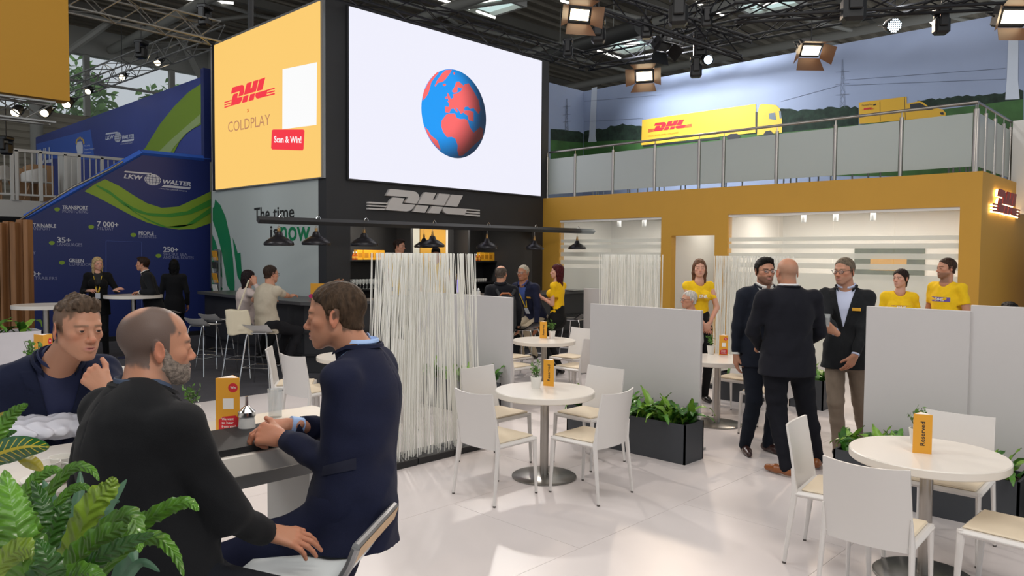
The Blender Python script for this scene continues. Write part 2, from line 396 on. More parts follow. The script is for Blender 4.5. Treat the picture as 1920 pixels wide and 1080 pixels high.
# printed wall under it
zz = zp(380, 340, 3.6); WX = TX+.018
wl = thing('wall_graphic', 'pale graphic wall with green wreath print and The time is now lettering', 'graphic wall', (WX, 13.6, 0))
under(MB().bb(WX-.012, WX, 11.44, 15.84, .02, z0-.03).build('panel', mat('pale_grey_print', 'b9c0be', .55)), wl)
under(pprint(0, WX-.012, [zz(p) for p in (
 [(85, 122), (120, 160), (155, 240), (185, 370), (205, 520), (216, 680), (216, 750), (185, 735), (165, 700), (150, 600), (130, 480), (100, 360), (68, 265), (68, 180), (78, 170)],
 [(66, 360), (85, 400), (110, 490), (130, 590), (133, 650), (100, 610), (66, 585)],
 [(203, 380), (222, 430), (238, 487), (256, 480), (265, 620), (262, 690), (235, 640), (225, 560), (212, 460)],
 [(66, 640), (80, 655), (137, 725), (110, 755), (66, 830)],
 [(66, 905), (140, 790), (180, 780), (215, 900), (222, 1080), (180, 1065), (176, 985), (146, 1040), (66, 1052)])], m_green, name='wreath_print'), wl)
for s_, p0, p1, h, mm in (('The', (477, 415), (506, 412), 25, m_ink), ('time', (512, 411), (552, 408), 22, m_ink), ('is', (507, 446), (522, 445), 22, m_ink), ('now', (526, 450), (582, 451), 25, m_green)):
    PT(s_, p0, p1, h, mm, wl, 0, WX-.012, bold=.015)
# ---- balcony building
OX = 12.74; OY = 2.78; FT = 3.13; BX = 15.4; MT = 6.08
yA0, yA1 = onX(OX, 1240, 410)[1], onX(OX, 1049, 410)[1]
yD0, yD1 = onX(OX, 1340, 441)[1], onX(OX, 1259, 441)[1]
yB0, yB1 = onX(OX, 1800, 392)[1], onX(OX, 1365, 403)[1]
f = MB().bb(OX, OX+.16, OY+.16, TY, 2.62, FT)
for a, b in ((yA1, TY), (yD1, yA0), (yB1, yD0), (OY+.16, yB0)): f.bb(OX, OX+.16, a, b, 0, 2.62)
f.bb(OX, OX+.16, yD0, yD1, 2.25, 2.62)
struct(f.build('wall_balcony_front', m_amber))
struct(MB().bb(OX+.0, 26, OY, OY+.16, 0, FT).build('wall_balcony_right', m_amber))
struct(MB().bb(OX+.16, BX+.05, OY+.16, TY+.9, 2.9, FT-.02).build('floor_balcony', m_white))
struct(MB().bb(OX+.16, BX, OY+.16, TY, 2.72, 2.78).build('ceiling_meeting', m_white))
struct(MB().bb(15.2, 15.3, OY+.16, TY, .0, 2.72).build('wall_meeting_back', m_white))
for yy in (yA0-.1, yD0-.12): struct(MB().bb(OX+.16, 15.2, yy-.08, yy, 0, 2.72).build('wall_meeting_divider', m_white))
struct(MB().bb(OX+.16, 15.2, 11.3, 11.38, 0, 2.72).build('wall_meeting_left', m_white))
def window(n, a, b, joints, stripes, label):
    wn = bpy.data.objects.new('window_%d' % n, None); C.objects.link(wn); struct(wn); wn.location = (OX+.05, (a+b)/2, 0)
    under(MB().bb(OX+.02, OX+.12, a, b, 2.575, 2.62).bb(OX+.02, OX+.12, a, b, 0, .06).build('window_frame', m_white), wn)
    js = [b]+joints+[a]
    for i in range(len(js)-1):
        under(MB().bb(OX+.05, OX+.062, js[i+1]+.004, js[i]-.004, .06, 2.575).build('pane', m_glass), wn)
    for i, (z0_, z1_) in enumerate(stripes):
        under(MB().bb(OX+.043, OX+.047, a+.01, b-.01, z0_, z1_).build('film_stripe', m_stripe), wn)
ST = [(.06, 1.58), (1.66, 1.75), (1.83, 1.92), (2.0, 2.08), (2.13, 2.2)]
window(1, yA0, yA1, [onX(OX, 1172, 500)[1]], ST, '')
window(2, yB0, yB1, [onX(OX, x, 500)[1] for x in (1456, 1558, 1673)], ST, '')
def meeting_spot(px, py, n, on=True):
    p = onX(13.9, px, py); r = thing('ceiling_spotlight', n, 'spotlight', (p[0], p[1], 2.72))
    MB().cyl((0, 0, 0), (0, 0, -.08), .012).build('stem', m_white, r)
    MB().lathe([(.045, -.08), (.048, -.1), (.05, -.22), (.04, -.22)], n=14).build('housing', m_alu, r, True)
    MB().lathe([(.001, -.205), (.038, -.205)], n=14).build('lamp', mat('lamp_glow', 'fff4dc', emit=6 if on else 1), r)
for px, py, n in ((1161, 430, 'small silver ceiling spot behind the left window, left one'), (1208, 430, 'small silver ceiling spot behind the left window, right one'), (1507, 415, 'silver ceiling spot seen above the bearded man'), (1567, 415, 'silver ceiling spot seen above the man with glasses'), (1637, 415, 'silver ceiling spot in the right window, rightmost')):
    meeting_spot(px, py, n)
area('meeting_light', (14.0, 9.5, 2.68), (14, 9.5, 0), 34, .8, 2, (1, .95, .86))
area('meeting_light', (14.0, 5.0, 2.68), (14, 5.0, 0), 62, .8, 3.2, (1, .95, .86))
area('meeting_light', (14.0, 7.5, 2.68), (14, 7.5, 0), 9, .6, .6, (1, .95, .86))
# framed truck print inside the right room
pr = [onX(15.19, 1603, 465), onX(15.19, 1733, 525)]
fr = thing('wall_print', 'dark landscape print with yellow truck seen behind the striped right window', 'picture', (15.2, (pr[0][1]+pr[1][1])/2, pr[1][2]))
under(MB().bb(15.17, 15.195, pr[1][1], pr[0][1], pr[1][2], pr[0][2]).build('board', mat('dark_green_print', '40482e', .6, nz=.5, nscale=6)), fr)
under(MB().bb(15.165, 15.17, pr[1][1]+.3, pr[0][1]-.3, pr[1][2]+.16, pr[0][2]-.14).build('truck_print', mat('print_ochre', 'b8861e', .6)), fr)
# ---- mural around the balcony
YC = onX(BX, 1095, 167)[1]
mu = thing('photo_mural', 'photographic mural of yellow trucks, pylons and a wind turbine behind the balcony', 'mural', (BX, 7, FT))
m_msky = mat('mural_sky', '9aa8c6', .6, nz=.14, nscale=.5); m_mgrass = mat('mural_grass', '3f6a35', .7, nz=.35, nscale=3)
m_mtree = mat('mural_trees', '24382c', .8, nz=.6, nscale=9); m_mwire = mat('mural_pylon', '6c7688', .6); m_mtur = mat('mural_turbine', 'c6cfdd', .6)
under(MB().bb(BX, BX+.1, -1.2, YC, FT-.2, MT).build('panel', m_msky), mu)
under(MB().bb(TE, BX, YC, YC+.1, FT-.2, MT).build('panel', m_msky), mu)
rg = random.Random(3)
def band(ax, val, top, bot, m, name, jag=0, th=.004):
    pts = []
    for i in range(len(top)-1):
        (x0_, y0_), (x1_, y1_) = top[i], top[i+1]; n = max(1, int(abs(x1_-x0_)/7)) if jag else 1
        for k in range(n): pts.append((x0_+(x1_-x0_)*k/n, y0_+(y1_-y0_)*k/n-(rg.random()*jag if jag else 0)))
    pts.append(top[-1]); return under(pprint(ax, val, [pts+bot[::-1]], m, name=name, th=th), mu)
gb = [(1095, 300), (1919, 300)]
band(0, BX, [(1095, 266), (1205, 262), (1465, 249), (1620, 233), (1760, 206), (1919, 186)], [(1095, 330), (1919, 330)], m_mgrass, 'grass_print', th=.006)
band(0, BX, [(1095, 248), (1130, 243), (1160, 236), (1200, 239), (1300, 228), (1465, 208), (1520, 210), (1560, 203), (1610, 203)], [(1095, 268), (1205, 264), (1465, 251), (1610, 236)], m_mtree, 'tree_print', 5)
band(0, BX, [(1720, 190), (1790, 184), (1880, 176), (1919, 170)], [(1720, 206), (1790, 200), (1880, 192), (1919, 190)], m_mtree, 'tree_print', 4)
band(1, YC, [(1032, 243), (1060, 246), (1094, 251)], [(1032, 264), (1094, 268)], m_mtree, 'tree_print', 4, )
band(1, YC, [(1032, 262), (1060, 265), (1094, 268)], [(1032, 300), (1094, 305)], m_mgrass, 'grass_print', th=.006)
under(pprint(0, BX, [[(1110, 165), (1120, 163), (1117, 255), (1119, 266), (1103, 267), (1105, 255)]], m_mtur, name='turbine_print', th=.01), mu)
under(pprint(0, BX, [[(1892, 45), (1910, 43), (1909, 150), (1912, 186), (1885, 187), (1888, 150)]], m_mtur, name='turbine_print', th=.01), mu)
def pylon(ax, val, cx, yt, yb, wd):
    mb = MB(); n = np.zeros(3); n[ax] = -.012
    def ln(a, b, w=.7):
        d = nrm(np.array([b[0]-a[0], b[1]-a[1], 0])); q = (-d[1]*w/2, d[0]*w/2)
        mb.face([onp(ax, val, a[0]+q[0], a[1]+q[1])+n, onp(ax, val, a[0]-q[0], a[1]-q[1])+n, onp(ax, val, b[0]-q[0], b[1]-q[1])+n, onp(ax, val, b[0]+q[0], b[1]+q[1])+n])
    h = yb-yt; ln((cx-.5, yt), (cx-wd*.3, yb)); ln((cx+.5, yt), (cx+wd*.3, yb))
    for k in range(5):
        f0 = .2+.16*k; y_ = yt+h*f0; w_ = wd*.3*f0; ln((cx-w_, y_), (cx+w_*1.2, y_+h*.14), .5); ln((cx+w_, y_), (cx-w_*1.2, y_+h*.14), .5)
    for k in (.25, .5, .72): ln((cx-wd*.8, yt+h*k+1), (cx+wd*.8, yt+h*k-1), .8)
    return under(mb.build('pylon_print', m_mwire), mu)
pylon(0, BX, 1580, 112, 203, 16); pylon(1, YC, 1062, 185, 245, 9)
for a, b in (((1096, 228), (1205, 222)), ((1096, 190), (1240, 178)), ((1465, 190), (1575, 160)), ((1585, 160), (1885, 148)), ((1585, 150), (1885, 128))):
    p, q = onX(BX-.01, *a), onX(BX-.01, *b); under(MB().tube([p, q], .003, 4).build('wire_print', m_mwire), mu)
# trucks on the mural
zt = zp(1020, 150, 4)
m_ty = mat('truck_yellow', 'f2c23e', .6); m_ty2 = mat('truck_yellow_dull', 'd3a52c', .6); m_td = mat('truck_dark', '23262c', .6); m_gl = mat('truck_window', '5c6b78', .5)
tr = under(pprint(0, BX, [zt([(738, 300), (1590, 180), (1590, 395), (732, 490)]), zt([(1618, 190), (1640, 180), (1740, 188), (1770, 215), (1787, 290), (1788, 395), (1600, 415), (1605, 245)])], m_ty, name='truck_print', th=.014), mu)
for nm, ps, mm, th_ in (('truck_window_print', [[(1690, 252), (1735, 245), (1745, 300), (1692, 292)], [(1765, 232), (1780, 235), (1786, 290), (1770, 290)]], m_gl, .02),
                        ('chassis_print', [[(745, 490), (1320, 432), (1320, 445), (900, 487), (745, 502)], [(1370, 425), (1400, 405), (1450, 402), (1480, 425), (1440, 450), (1380, 450)], [(1645, 412), (1665, 385), (1700, 378), (1722, 400), (1720, 420)], [(1588, 240), (1604, 240), (1600, 390), (1588, 390)]], m_td, .018)):
    under(pprint(0, BX, [zt(p) for p in ps], mm, name=nm, th=th_), tr)
a, b = onX(BX-.02, 1215, 247), onX(BX-.02, 1297, 238)
under(logo((BX-.02, a[1], a[2]-.02), (0, b[1]-a[1], 0), (-1, 0, 0), mat('truck_red', 'c4283a', .6), vs=1.15), tr)
under(ptext(0, BX-.02, 'EXCELLENCE. SIMPLY DELIVERED.', (1215, 257), (1274, 250), 3, mat('truck_lettering', 'b98f2e', .6)), tr)
zv = zp(1560, 150, 5.142)
vn = under(pprint(0, BX, [zv([(262, 218), (722, 160), (724, 230), (840, 205), (880, 215), (930, 255), (1070, 285), (1100, 320), (1095, 350), (724, 385), (265, 425)])], m_ty2, name='van_print', th=.014), mu)
under(pprint(0, BX, [zv([(755, 235), (850, 222), (900, 250), (980, 285), (880, 295), (760, 300)]), zv([(1040, 315), (1075, 310), (1085, 335), (1055, 335)])], m_td, name='van_window_print', th=.02), vn)
a, b = onX(BX-.02, 1616, 207), onX(BX-.02, 1638, 204)
under(logo((BX-.02, a[1], a[2]), (0, b[1]-a[1], 0), (-1, 0, 0), m_red, vs=1.2), vn)
under(ptext(0, BX-.02, 'Deutsche Post', (1616, 199), (1636, 197), 3, m_ink), vn)
under(pprint(0, BX, [zv([(400, 238), (425, 230), (430, 240), (405, 250)])], m_ink, name='horn_emblem', th=.02), vn)
under(pprint(0, BX, [zv([(463, 210), (467, 210), (470, 400), (466, 400)]), zv([(700, 165), (704, 165), (712, 385), (708, 385)])], m_td, name='panel_line', th=.018), vn)
# ---- balcony railing
RT = 4.16; rz0 = FT
rail = thing('balcony_railing', 'stainless steel balcony railing with frosted glass panels above the amber wall', 'railing', (OX+.1, 7, FT))
def under_list(r, *os):
    for o in os: under(o, r)
RX = OX+.12; RY = OY+.12
under(MB().tube([(RX, 11.3, RT), (RX, RY, RT), (15.1, RY, RT)], .024, 10).build('handrail', m_steel, None, True), rail)
pys = [onX(RX, x, 350)[1] for x in (1026, 1078, 1149, 1227, 1310, 1356, 1455, 1564, 1687, 1825)]+[RY+.0]
for y_ in pys: under(MB().cyl((RX, y_, FT-.02), (RX, y_, RT-.1), .03, n=10).cyl((RX, y_, RT-.1), (RX, y_, RT), .008, n=6).build('post', m_steel, None, True), rail)
sxs = [RX, 13.35, 13.95, 14.55, 15.05]
for x_ in sxs[1:]: under(MB().cyl((x_, RY, FT-.02), (x_, RY, RT-.1), .03, n=10).cyl((x_, RY, RT-.1), (x_, RY, RT), .008, n=6).build('post', m_steel, None, True), rail)
for i in range(len(pys)-2):
    if pys[i]-pys[i+1] > .2: under(MB().bb(RX-.005, RX+.005, pys[i+1]+.035, pys[i]-.035, FT+.09, RT-.15).build('glass_panel', m_frost), rail)
for i in range(len(sxs)-1): under(MB().bb(sxs[i]+.04, sxs[i+1]-.04, RY-.005, RY+.005, FT+.09, RT-.15).build('glass_panel', m_frost), rail)
# furniture feet up on the balcony seen under the glass
k = MB(); rg = random.Random(5)
for i in range(34):
    y_ = rg.uniform(3.2, 11); x_ = 13.1+rg.random()*.9; k.cyl((x_, y_, FT-.02), (x_, y_, FT+.5), .014, n=6)
tag(stuff(k.build('chair_legs', m_alu)), 'thin chair and table legs showing under the balcony glass', 'furniture')
# backlit logo on the right side of the building
a, b = onY(OY, 1853, 400), onY(OY, 1903, 404)
sg = thing('neon_sign', 'glowing backlit red courier logo on the side of the amber building', 'sign', (a[0], OY, a[2]))
z_ = onY(OY, 1853, 398)[2]
W_ = b[0]-a[0]
o1 = logo((a[0], OY-.05, z_), (W_, 0, 0), (0, -1, 0), mat('sign_red', '8c2430', .5), None, .02, vs=1.35, name='letters'); under(o1, sg)
o2 = logo((a[0]-.015, OY-.02, z_-.015), (W_+.03, 0, 0), (0, -1, 0), mat('sign_glow', 'ffdfa0', emit=5), None, .02, vs=1.38, name='light_tube'); under(o2, sg)
# white box with plant on the balcony end, amber block and far white panel
_w = onX(15.0, 1885, 228); tag(MB().bb(15.0, 15.3, 1.2, min(_w[1], 2.86), 2.6, _w[2]).build('white_box', m_white), 'white box standing at the right end of the balcony', 'box')
struct(MB().bb(14.5, 20, 1.15, 1.3, 0, 2.35).build('wall_right_panel', m_lilac))
struct(MB().bb(16.0, 20, 2.0, 2.3, 3.0, 4.2).build('wall_right_block', m_amber))
# ---- blue booth on the left
BY = 16.75; BXE = onY(BY, 395, 500)[0]
bz = thing('stair_wall', 'navy blue exhibition wall with green ribbon print and white lettering', 'booth wall', (5, BY, 0))
pts = [(1.2, .1), (BXE, .1), (BXE, onY(BY, 395, 303)[2]), (onY(BY, 267, 291)[0], onY(BY, 267, 291)[2]), (onY(BY, 50, 412)[0], onY(BY, 50, 412)[2]), (1.2, .9)]
under(MB().slab([(x, BY, z) for x, z in pts], (0, .12, 0)).build('panel', m_blue), bz)
under(MB().bb(1.2, BXE, BY-.02, BY+.1, 0, .1).build('plinth', m_black2), bz)
cap = [onY(BY, 395, 300), onY(BY, 267, 288), onY(BY, 50, 410)]
for i in (0, 1): under(MB().tube([cap[i]+np.array([0, .06, .02]), cap[i+1]+np.array([0, .06, .02])], .07, 4).build('edge_trim', m_bluel), bz)
zb = zp(0, 220, 1543/400)
rib = [zb(p) for p in ([(610, 535), (690, 480), (760, 448), (860, 495), (960, 560), (1060, 620), (1170, 655), (1290, 645), (1400, 595), (1525, 535), (1525, 765), (1400, 808), (1290, 812), (1180, 795), (1060, 760), (960, 715), (830, 645), (700, 575)],)]
under(pprint(1, BY, rib, m_lime, name='ribbon_print'), bz)
r2 = [zb(p) for p in ([(690, 485), (790, 530), (880, 600), (960, 650), (1060, 690), (1200, 700), (1350, 680), (1525, 590), (1525, 640), (1380, 700), (1240, 722), (1100, 715), (1000, 690), (900, 640), (800, 560), (700, 500)], [(880, 610), (1000, 700), (1100, 750), (1200, 790), (1330, 790), (1525, 650), (1525, 690), (1400, 770), (1290, 800), (1180, 795), (1060, 740), (960, 680)])]
under(pprint(1, BY, r2, mat('green_print', '3a8a30', .5), name='ribbon_fold', th=.008), bz)
def BT(s, p0, p1, h, m=None, **k): return under(ptext(1, BY, s, p0, p1, h, m or m_wprint, **k), bz)
for s_, p0, p1, h, bo in (('TRANSPORT', (117, 392), (165, 393), 7, 1), ('MONITORING', (117, 399), (165, 400), 6.5, 0), ('SUSTAINABLE', (46, 425), (105, 427), 7, 1), ('TRANSPORT', (50, 431), (95, 432), 6, 0),
        ('7 000+', (182, 424), (222, 426), 9.5, 1), ('FTL/DAY', (182, 431), (213, 432), 6, 0), ('35+', (107, 454), (133, 455), 9.5, 1), ('LANGUAGES', (107, 461), (154, 462), 6, 0),
        ('PEOPLE', (260, 440), (288, 441), 6.5, 1), ('BUSINESS', (260, 446), (293, 447), 6, 0), ('250+', (306, 472), (334, 473), 9.5, 1), ('SHORT SEA', (306, 479), (351, 480), 5.5, 0), ('AND RAIL ROUTES', (306, 485), (363, 486), 5.5, 0),
        ('GREEN', (129, 491), (157, 492), 6.5, 1), ('CORRIDOR', (129, 498), (171, 499), 6, 0), ('500+', (40, 517), (77, 518), 9.5, 1), ('AVAILABLE TRAILERS', (10, 523), (107, 525), 6, 0), ('EY', (57, 477), (67, 477), 6, 0)):
    BT(s_, p0, p1, h, m_wprint if bo else m_dimprint, bold=.02*bo)
icons = []
for cx, cy in ((107, 392), (171, 425), (97, 455), (250, 440), (297, 479), (116, 492)):
    icons.append([(cx+5.5*math.cos(a), cy+4.5*math.sin(a)*(1 if math.sin(a) > 0 else .7)) for a in np.linspace(0, 2*math.pi, 12, endpoint=False)])
ic = under(pprint(1, BY, icons, m_lime, name='icon'), bz)
def globe_logo(ax, val, k0, root, m, mb_back, sc=1, z=None):
    """LKW bars, globe, WALTER; k0 maps logo coordinates (0-100 wide) to pixels"""
    K = lambda a: [k0(*p) for p in a]
    under(pprint(ax, val, [K([(0, 3), (2, 0), (42, 0), (40, 4), (38, 3.6)]), K([(56, 26), (60, 21.5), (100, 21.5), (98, 26)])], m, name='logo_bar'), root)
    gl_ = under(pprint(ax, val, [[k0(43+12.5*math.cos(a), 13+11.5*math.sin(a)) for a in np.linspace(0, 2*math.pi, 28, endpoint=False)]], m, name='logo_globe'), root)
    ln = []
    for q in (-8, -4, 0, 4, 8): ln.append(K([(43+q*1.0-.3, 3.5), (43+q-.1+.4, 3.5), (43+q*1.35+.5, 13), (43+q+.5, 22.5), (43+q-.3, 22.5), (43+q*1.35-.3, 13)]))
    for q in (8, 13, 18): ln.append(K([(31, q-.3), (55, q-.3), (55, q+.4), (31, q+.4)]))
    under(pprint(ax, val, ln, mb_back, name='logo_line', th=.007), root)
    for s_, x0, x1, yb, h in (('LKW', 0, 29, 15, 8.5), ('WALTER', 58, 100, 19, 8.5)):
        a, b = k0(x0, yb), k0(x1, yb); under(ptext(ax, val, s_, a, b, abs(k0(x0, yb)[1]-k0(x0, yb-h)[1]), m, shear=.2, bold=.035), root)
    a, b = k0(52, 31), k0(94, 31); under(ptext(ax, val, 'a WALTER GROUP company', a, b, abs(k0(0, 2)[1]-k0(0, 0)[1])*1.2, m), root)
globe_logo(1, BY, lambda x, y: (232+x*1.26, 320+y*.92+x*.115), bz, m_wprint, m_blue)
# door outline in the wall
mb = MB()
for a, b in (((199, 452), (199, 620)), ((266, 454), (266, 610)), ((199, 452), (266, 454))): mb.tube([onY(BY-.002, *a), onY(BY-.002, *b)], .006, 4)
under(mb.build('door_outline', mat('dim_navy_line', '4a5a9a', .5)), bz)
# handrail of the stair
hr = [onY(BY-.06, *p) for p in ((230, 303), (205, 318), (135, 352), (60, 398), (10, 430))]
tag(MB().tube(hr, .022, 8).build('stair_handrail', m_steel, None, True), 'sloping steel handrail above the navy stair wall', 'handrail')
# upper banner running away along the stair landing
UX = BXE-.1
ub = thing('upper_banner', 'long blue upper banner with green ribbon and white lettering above the stair', 'banner', (UX, 22, 3.9))
yl = onX(UX, 67, 265)[1]
ut = 5.78
under(MB().bb(UX, UX+.12, BY+.15, yl, 2.9, ut).build('panel', mat('blue_print', '38499a', .45, nz=.2, nscale=.4)), ub)
under(MB().bb(UX-.02, UX+.14, BY-.0, BY+.15, onY(BY, 390, 303)[2], 5.95).build('end_panel', m_blue), ub)
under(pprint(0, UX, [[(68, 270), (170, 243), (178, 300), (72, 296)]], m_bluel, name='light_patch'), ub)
zu = zp(0, 0, 3)
under(pprint(0, UX, [zu([(775, 880), (820, 830), (900, 700), (980, 600), (1060, 520), (1132, 472), (1132, 700), (1060, 740), (1010, 800), (970, 880)])], m_lime, name='ribbon_print', th=.008), ub)
under(pprint(0, UX, [zu([(880, 870), (960, 790), (1040, 720), (1132, 640), (1132, 690), (1040, 760), (980, 830), (950, 880)])], mat('pale_green_print', '9fb67a', .5), name='ribbon_fold', th=.013), ub)
m_up = mat('white_upper_print', 'dfe4f2', .5)
globe_logo(0, UX, lambda x, y: (198+x*.535, 250+y*.82-x*.075), ub, m_up, m_blue)
under(ptext(0, UX, 'FULL', (70, 308), (99, 303), 27, m_up, bold=.03, th=.012), ub)
for i, s_ in enumerate(('The Leading', 'European Transport', 'Organisation')): under(ptext(0, UX, s_, (158, 275+i*6.5), (158+(11, 19, 13)[i], 273.5+i*6.5), 3, m_up), ub)
under(pprint(0, UX, [[(146, 290), (143, 275), (146, 266), (153, 265), (156, 273), (156, 288)]], m_up, name='truck_icon', th=.009), ub)
mb = MB()
for i in range(7):
    a = math.pi*(i/6); c = onX(UX-.01, 150+7*math.cos(a), 268-9*math.sin(a)); mb.box(c, (.01, .09, .07))
under(mb.build('star_icon', m_yel), ub)
# terrace with white railing
TZ2 = 2.92; RYB = 18.6
te = thing('terrace', 'white raised terrace deck beside the blue stair wall', 'terrace', (3, RYB, 0))
under(MB().bb(-6, UX, RYB, 30, TZ2-.35, TZ2).build('deck', mat('terrace_white', 'b4b2ae', .6)), te)
under(MB().bb(-6, 3, RYB+1, RYB+1.1, 0, TZ2-.35).build('back_panel', mat('deep_navy', '141c48', .6)), te)
ra = thing('terrace_railing', 'white bar railing along the raised terrace on the left', 'railing', (2, RYB, TZ2))
m_rw = mat('railing_white', 'b9b8b4', .5)
xs = [onY(RYB, x, 300)[0] for x in (-60, 22, 30, 76, 122, 148, 191, 300)]
under(MB().bb(xs[0], xs[-1], RYB-.03, RYB+.03, TZ2+1.02, TZ2+1.08).bb(xs[0], xs[-1], RYB-.02, RYB+.02, TZ2+.1, TZ2+.14).build('rail', m_rw), ra)
for x_ in xs: under(MB().bb(x_-.03, x_+.03, RYB-.03, RYB+.03, TZ2, TZ2+1.05).build('post', m_rw), ra)
bar = MB().bb(-.01, .01, -.01, .01, .12, 1.04).mesh('bar', m_rw)
x_ = xs[0]
while x_ < xs[-1]:
    x_ += .125; under(link('bar', bar, None, (x_, RYB, TZ2)), ra)
for b_ in ra.children:
    if b_.name.startswith('bar'): b_.matrix_parent_inverse = Matrix.Translation(-Vector(ra.location))
tag(MB().bb(onY(RYB+.5, 118, 300)[0], onY(RYB+.5, 150, 300)[0], RYB+.5, RYB+.8, TZ2, TZ2+1.15).build('white_column', m_rw), 'pale grey column standing on the raised terrace', 'column')
tag(MB().bb(onY(RYB+1.2, 58, 300)[0], onY(RYB+1.2, 100, 300)[0], RYB+1.2, RYB+1.9, TZ2, TZ2+.9).build('wooden_counter', mat('light_oak', 'a07a55', .5, nz=.2, nscale=12, stretch=(1, 1, .1))), 'light wooden counter behind the terrace railing', 'counter')
tag(MB().bb(onY(RYB+.9, 32, 300)[0], onY(RYB+.9, 55, 300)[0], RYB+.9, RYB+1.3, TZ2, TZ2+.75).build('oak_cabinet', mat('light_oak', 'a07a55')), 'low pale cabinet on the terrace left of the counter', 'cabinet')
def shell_chair(px, lab):
    p = onY(RYB+.6, px, 375); r = thing('shell_chair', lab, 'chair', (p[0], p[1], TZ2), 2.2)
    MB().grid(lambda u, v: (.24*math.cos(math.pi*(u-.5)*1.5)*-1+.1, .26*math.sin(math.pi*(u-.5)*1.5), .45+.32*v*(1-.5*abs(2*u-1))), 12, 5).build('shell', m_wht_plastic, r, True)
    MB().box((.02, 0, .45), (.42, .44, .03), None, .012).build('seat', m_wht_plastic, r)
    for sx in (-1, 1):
        for sy in (-1, 1): MB().cyl((.1*sx, .1*sy, .44), (.2*sx, .2*sy, 0), .016, .01, 8).build('leg', mat('light_oak', 'a07a55'), r)
m_wht_plastic = mat('white_plastic', 'd9d7d3', .35, coat=.15)
shell_chair(2, 'white shell chair at the left edge of the terrace'); shell_chair(72, 'white shell chair with wooden legs behind the terrace railing')
# slatted wooden screen
sx0_ = 0.35
ws = thing('slat_screen', 'brown vertical wooden slat screen at the left edge', 'screen', tuple(onZ(0, 20, 640))); WSP = np.array(ws.location)
m_slat = mat('brown_slat', '93663f', .55, nz=.3, nscale=9, stretch=(2, 2, .15))
for i, (a, b, yt) in enumerate(((-40, -20, 415), (-20, 3, 417), (3, 9, 418), (9, 22, 415), (22, 34, 417), (34, 47, 412), (47, 57, 412))):
    t0 = 12.2+.12*(i % 2); p, q = atD(a+.8, yt, t0), atD(b-.8, yt, t0); w_ = np.linalg.norm(q-p)
    c = (p+q)/2; under(MB().box((c[0], c[1], c[2]/2), (w_, .16, c[2]), rotz(math.atan2((q-p)[1], (q-p)[0])), .01).build('slat', m_slat), ws)
# ---- hanging amber banner top left
hb = [onY(13.2, 131, 190), onY(13.2, 131, -40)]
hx = hb[0][0]
hg = thing('hanging_banner', 'large plain amber banner hanging from the truss at top left', 'banner', (hx-2.5, 13.2, hb[0][2]))
under(MB().bb(hx-6, hx, 13.2, 13.5, hb[0][2], hb[0][2]+4.2).build('panel', mat('banner_amber', 'b98618', .6)), hg)
# ---- hall shell
def sh(mb, n, m): return struct(mb.build(n, m))
HZ = 12.6; HY = 40
mb = MB()
x_ = -22; v = []
prof = []
y_ = -16
while y_ < HY: prof += [(y_, HZ), (y_+.30, HZ), (y_+.36, HZ-.16), (y_+.66, HZ-.16), (y_+.72, HZ)]; y_ += .72
n = len(prof); mb.add([(-24, a, b) for a, b in prof]+[(64, a, b) for a, b in prof], [(i, i+1, n+i+1, n+i) for i in range(n-1)])
sh(mb, 'ceiling', m_deck)
sh(MB().bb(-24, 64, HY, HY+.3, 0, 8.3), 'wall_far', mat('far_siding', 'a39a8a', .8))
mb = MB()
for k in range(26): mb.bb(-24, 64, HY-.06, HY, .4+k*.3, .6+k*.3)
sh(mb, 'trim_siding', mat('far_siding_rib', 'b5ac9b', .8))
sh(MB().bb(-24, 64, HY-.2, HY+.3, 11.2, 12.9), 'wall_far_top', m_beamw)
sh(MB().bb(63, 64, -16, HY, 0, HZ), 'wall_hall_right', mat('far_siding', 'a39a8a'))
wn = bpy.data.objects.new('window_3', None); C.objects.link(wn); struct(wn)
for x0_ in range(-24, 64, 4):
    MB().bb(x0_-.12, x0_+.12, HY-.1, HY+.2, 8.3, 11.2).build('mullion', m_beamw, wn)
    MB().bb(x0_+.12, x0_+3.88, HY+.1, HY+.12, 8.3, 11.2).build('pane', m_glass, wn)
MB().bb(-24, 64, HY-.08, HY+.2, 9.9, 9.98).build('transom', m_beamw, wn)
for i, x_ in enumerate((2.2, 7.6, 13.2, 19.0)):
    r = thing('tree', 'leafy green tree outside the hall windows', 'tree', (x_, 47+i % 2, 0), group='trees outside the hall windows')
    MB().cyl((0, 0, 0), (0, 0, 9), .3, .15).build('trunk', mat('bark', '4a3b2c', .9), r)
    leaf_cloud('crown', mat('tree_leaves', '6f9a4a', .7), r, (0, 0, 9.5), (2.3, 2, 2.9), 900, .3, i)
# roof steel
def pipe(a, b, r, lab=None): 
    return (a, b, r)
def hall_beam(path, r, label, group):
    o = MB().tube(path, r, 10).build('roof_beam', m_beamw, None, True); return tag(o, label, 'beam', group)
for i, x_ in enumerate((-8, -1, 6, 13, 20, 27, 34, 41, 48)):
    o = MB().tube([(x_, -12, 11.6), (x_, HY-.3, 11.6)], .2, 10).build('roof_beam', m_beamw, None, True)
    tag(o, 'long grey tubular roof beam under the hall ceiling', 'beam', 'long tubular roof beams')
    for k in range(9):
        y_ = -10+k*5.6; q = MB().tube([(x_, y_, 11.6), (x_+3.5, y_+2.8, 12.45)], .09, 8).tube([(x_, y_+5.6, 11.6), (x_+3.5, y_+2.8, 12.45)], .09, 8)
        q.tube([(x_, y_, 11.6), (x_-3.5, y_+2.8, 12.45)], .09, 8).build('strut', m_beamw, o, True)
for i in range(8):
    y_ = -6+i*6; tag(MB().bb(-20, 60, y_-.12, y_+.12, 12.1, 12.5).build('roof_purlin', mat('purlin_grey', '77736b', .7)), 'straight grey purlin crossing under the roof deck', 'beam', 'roof purlins')
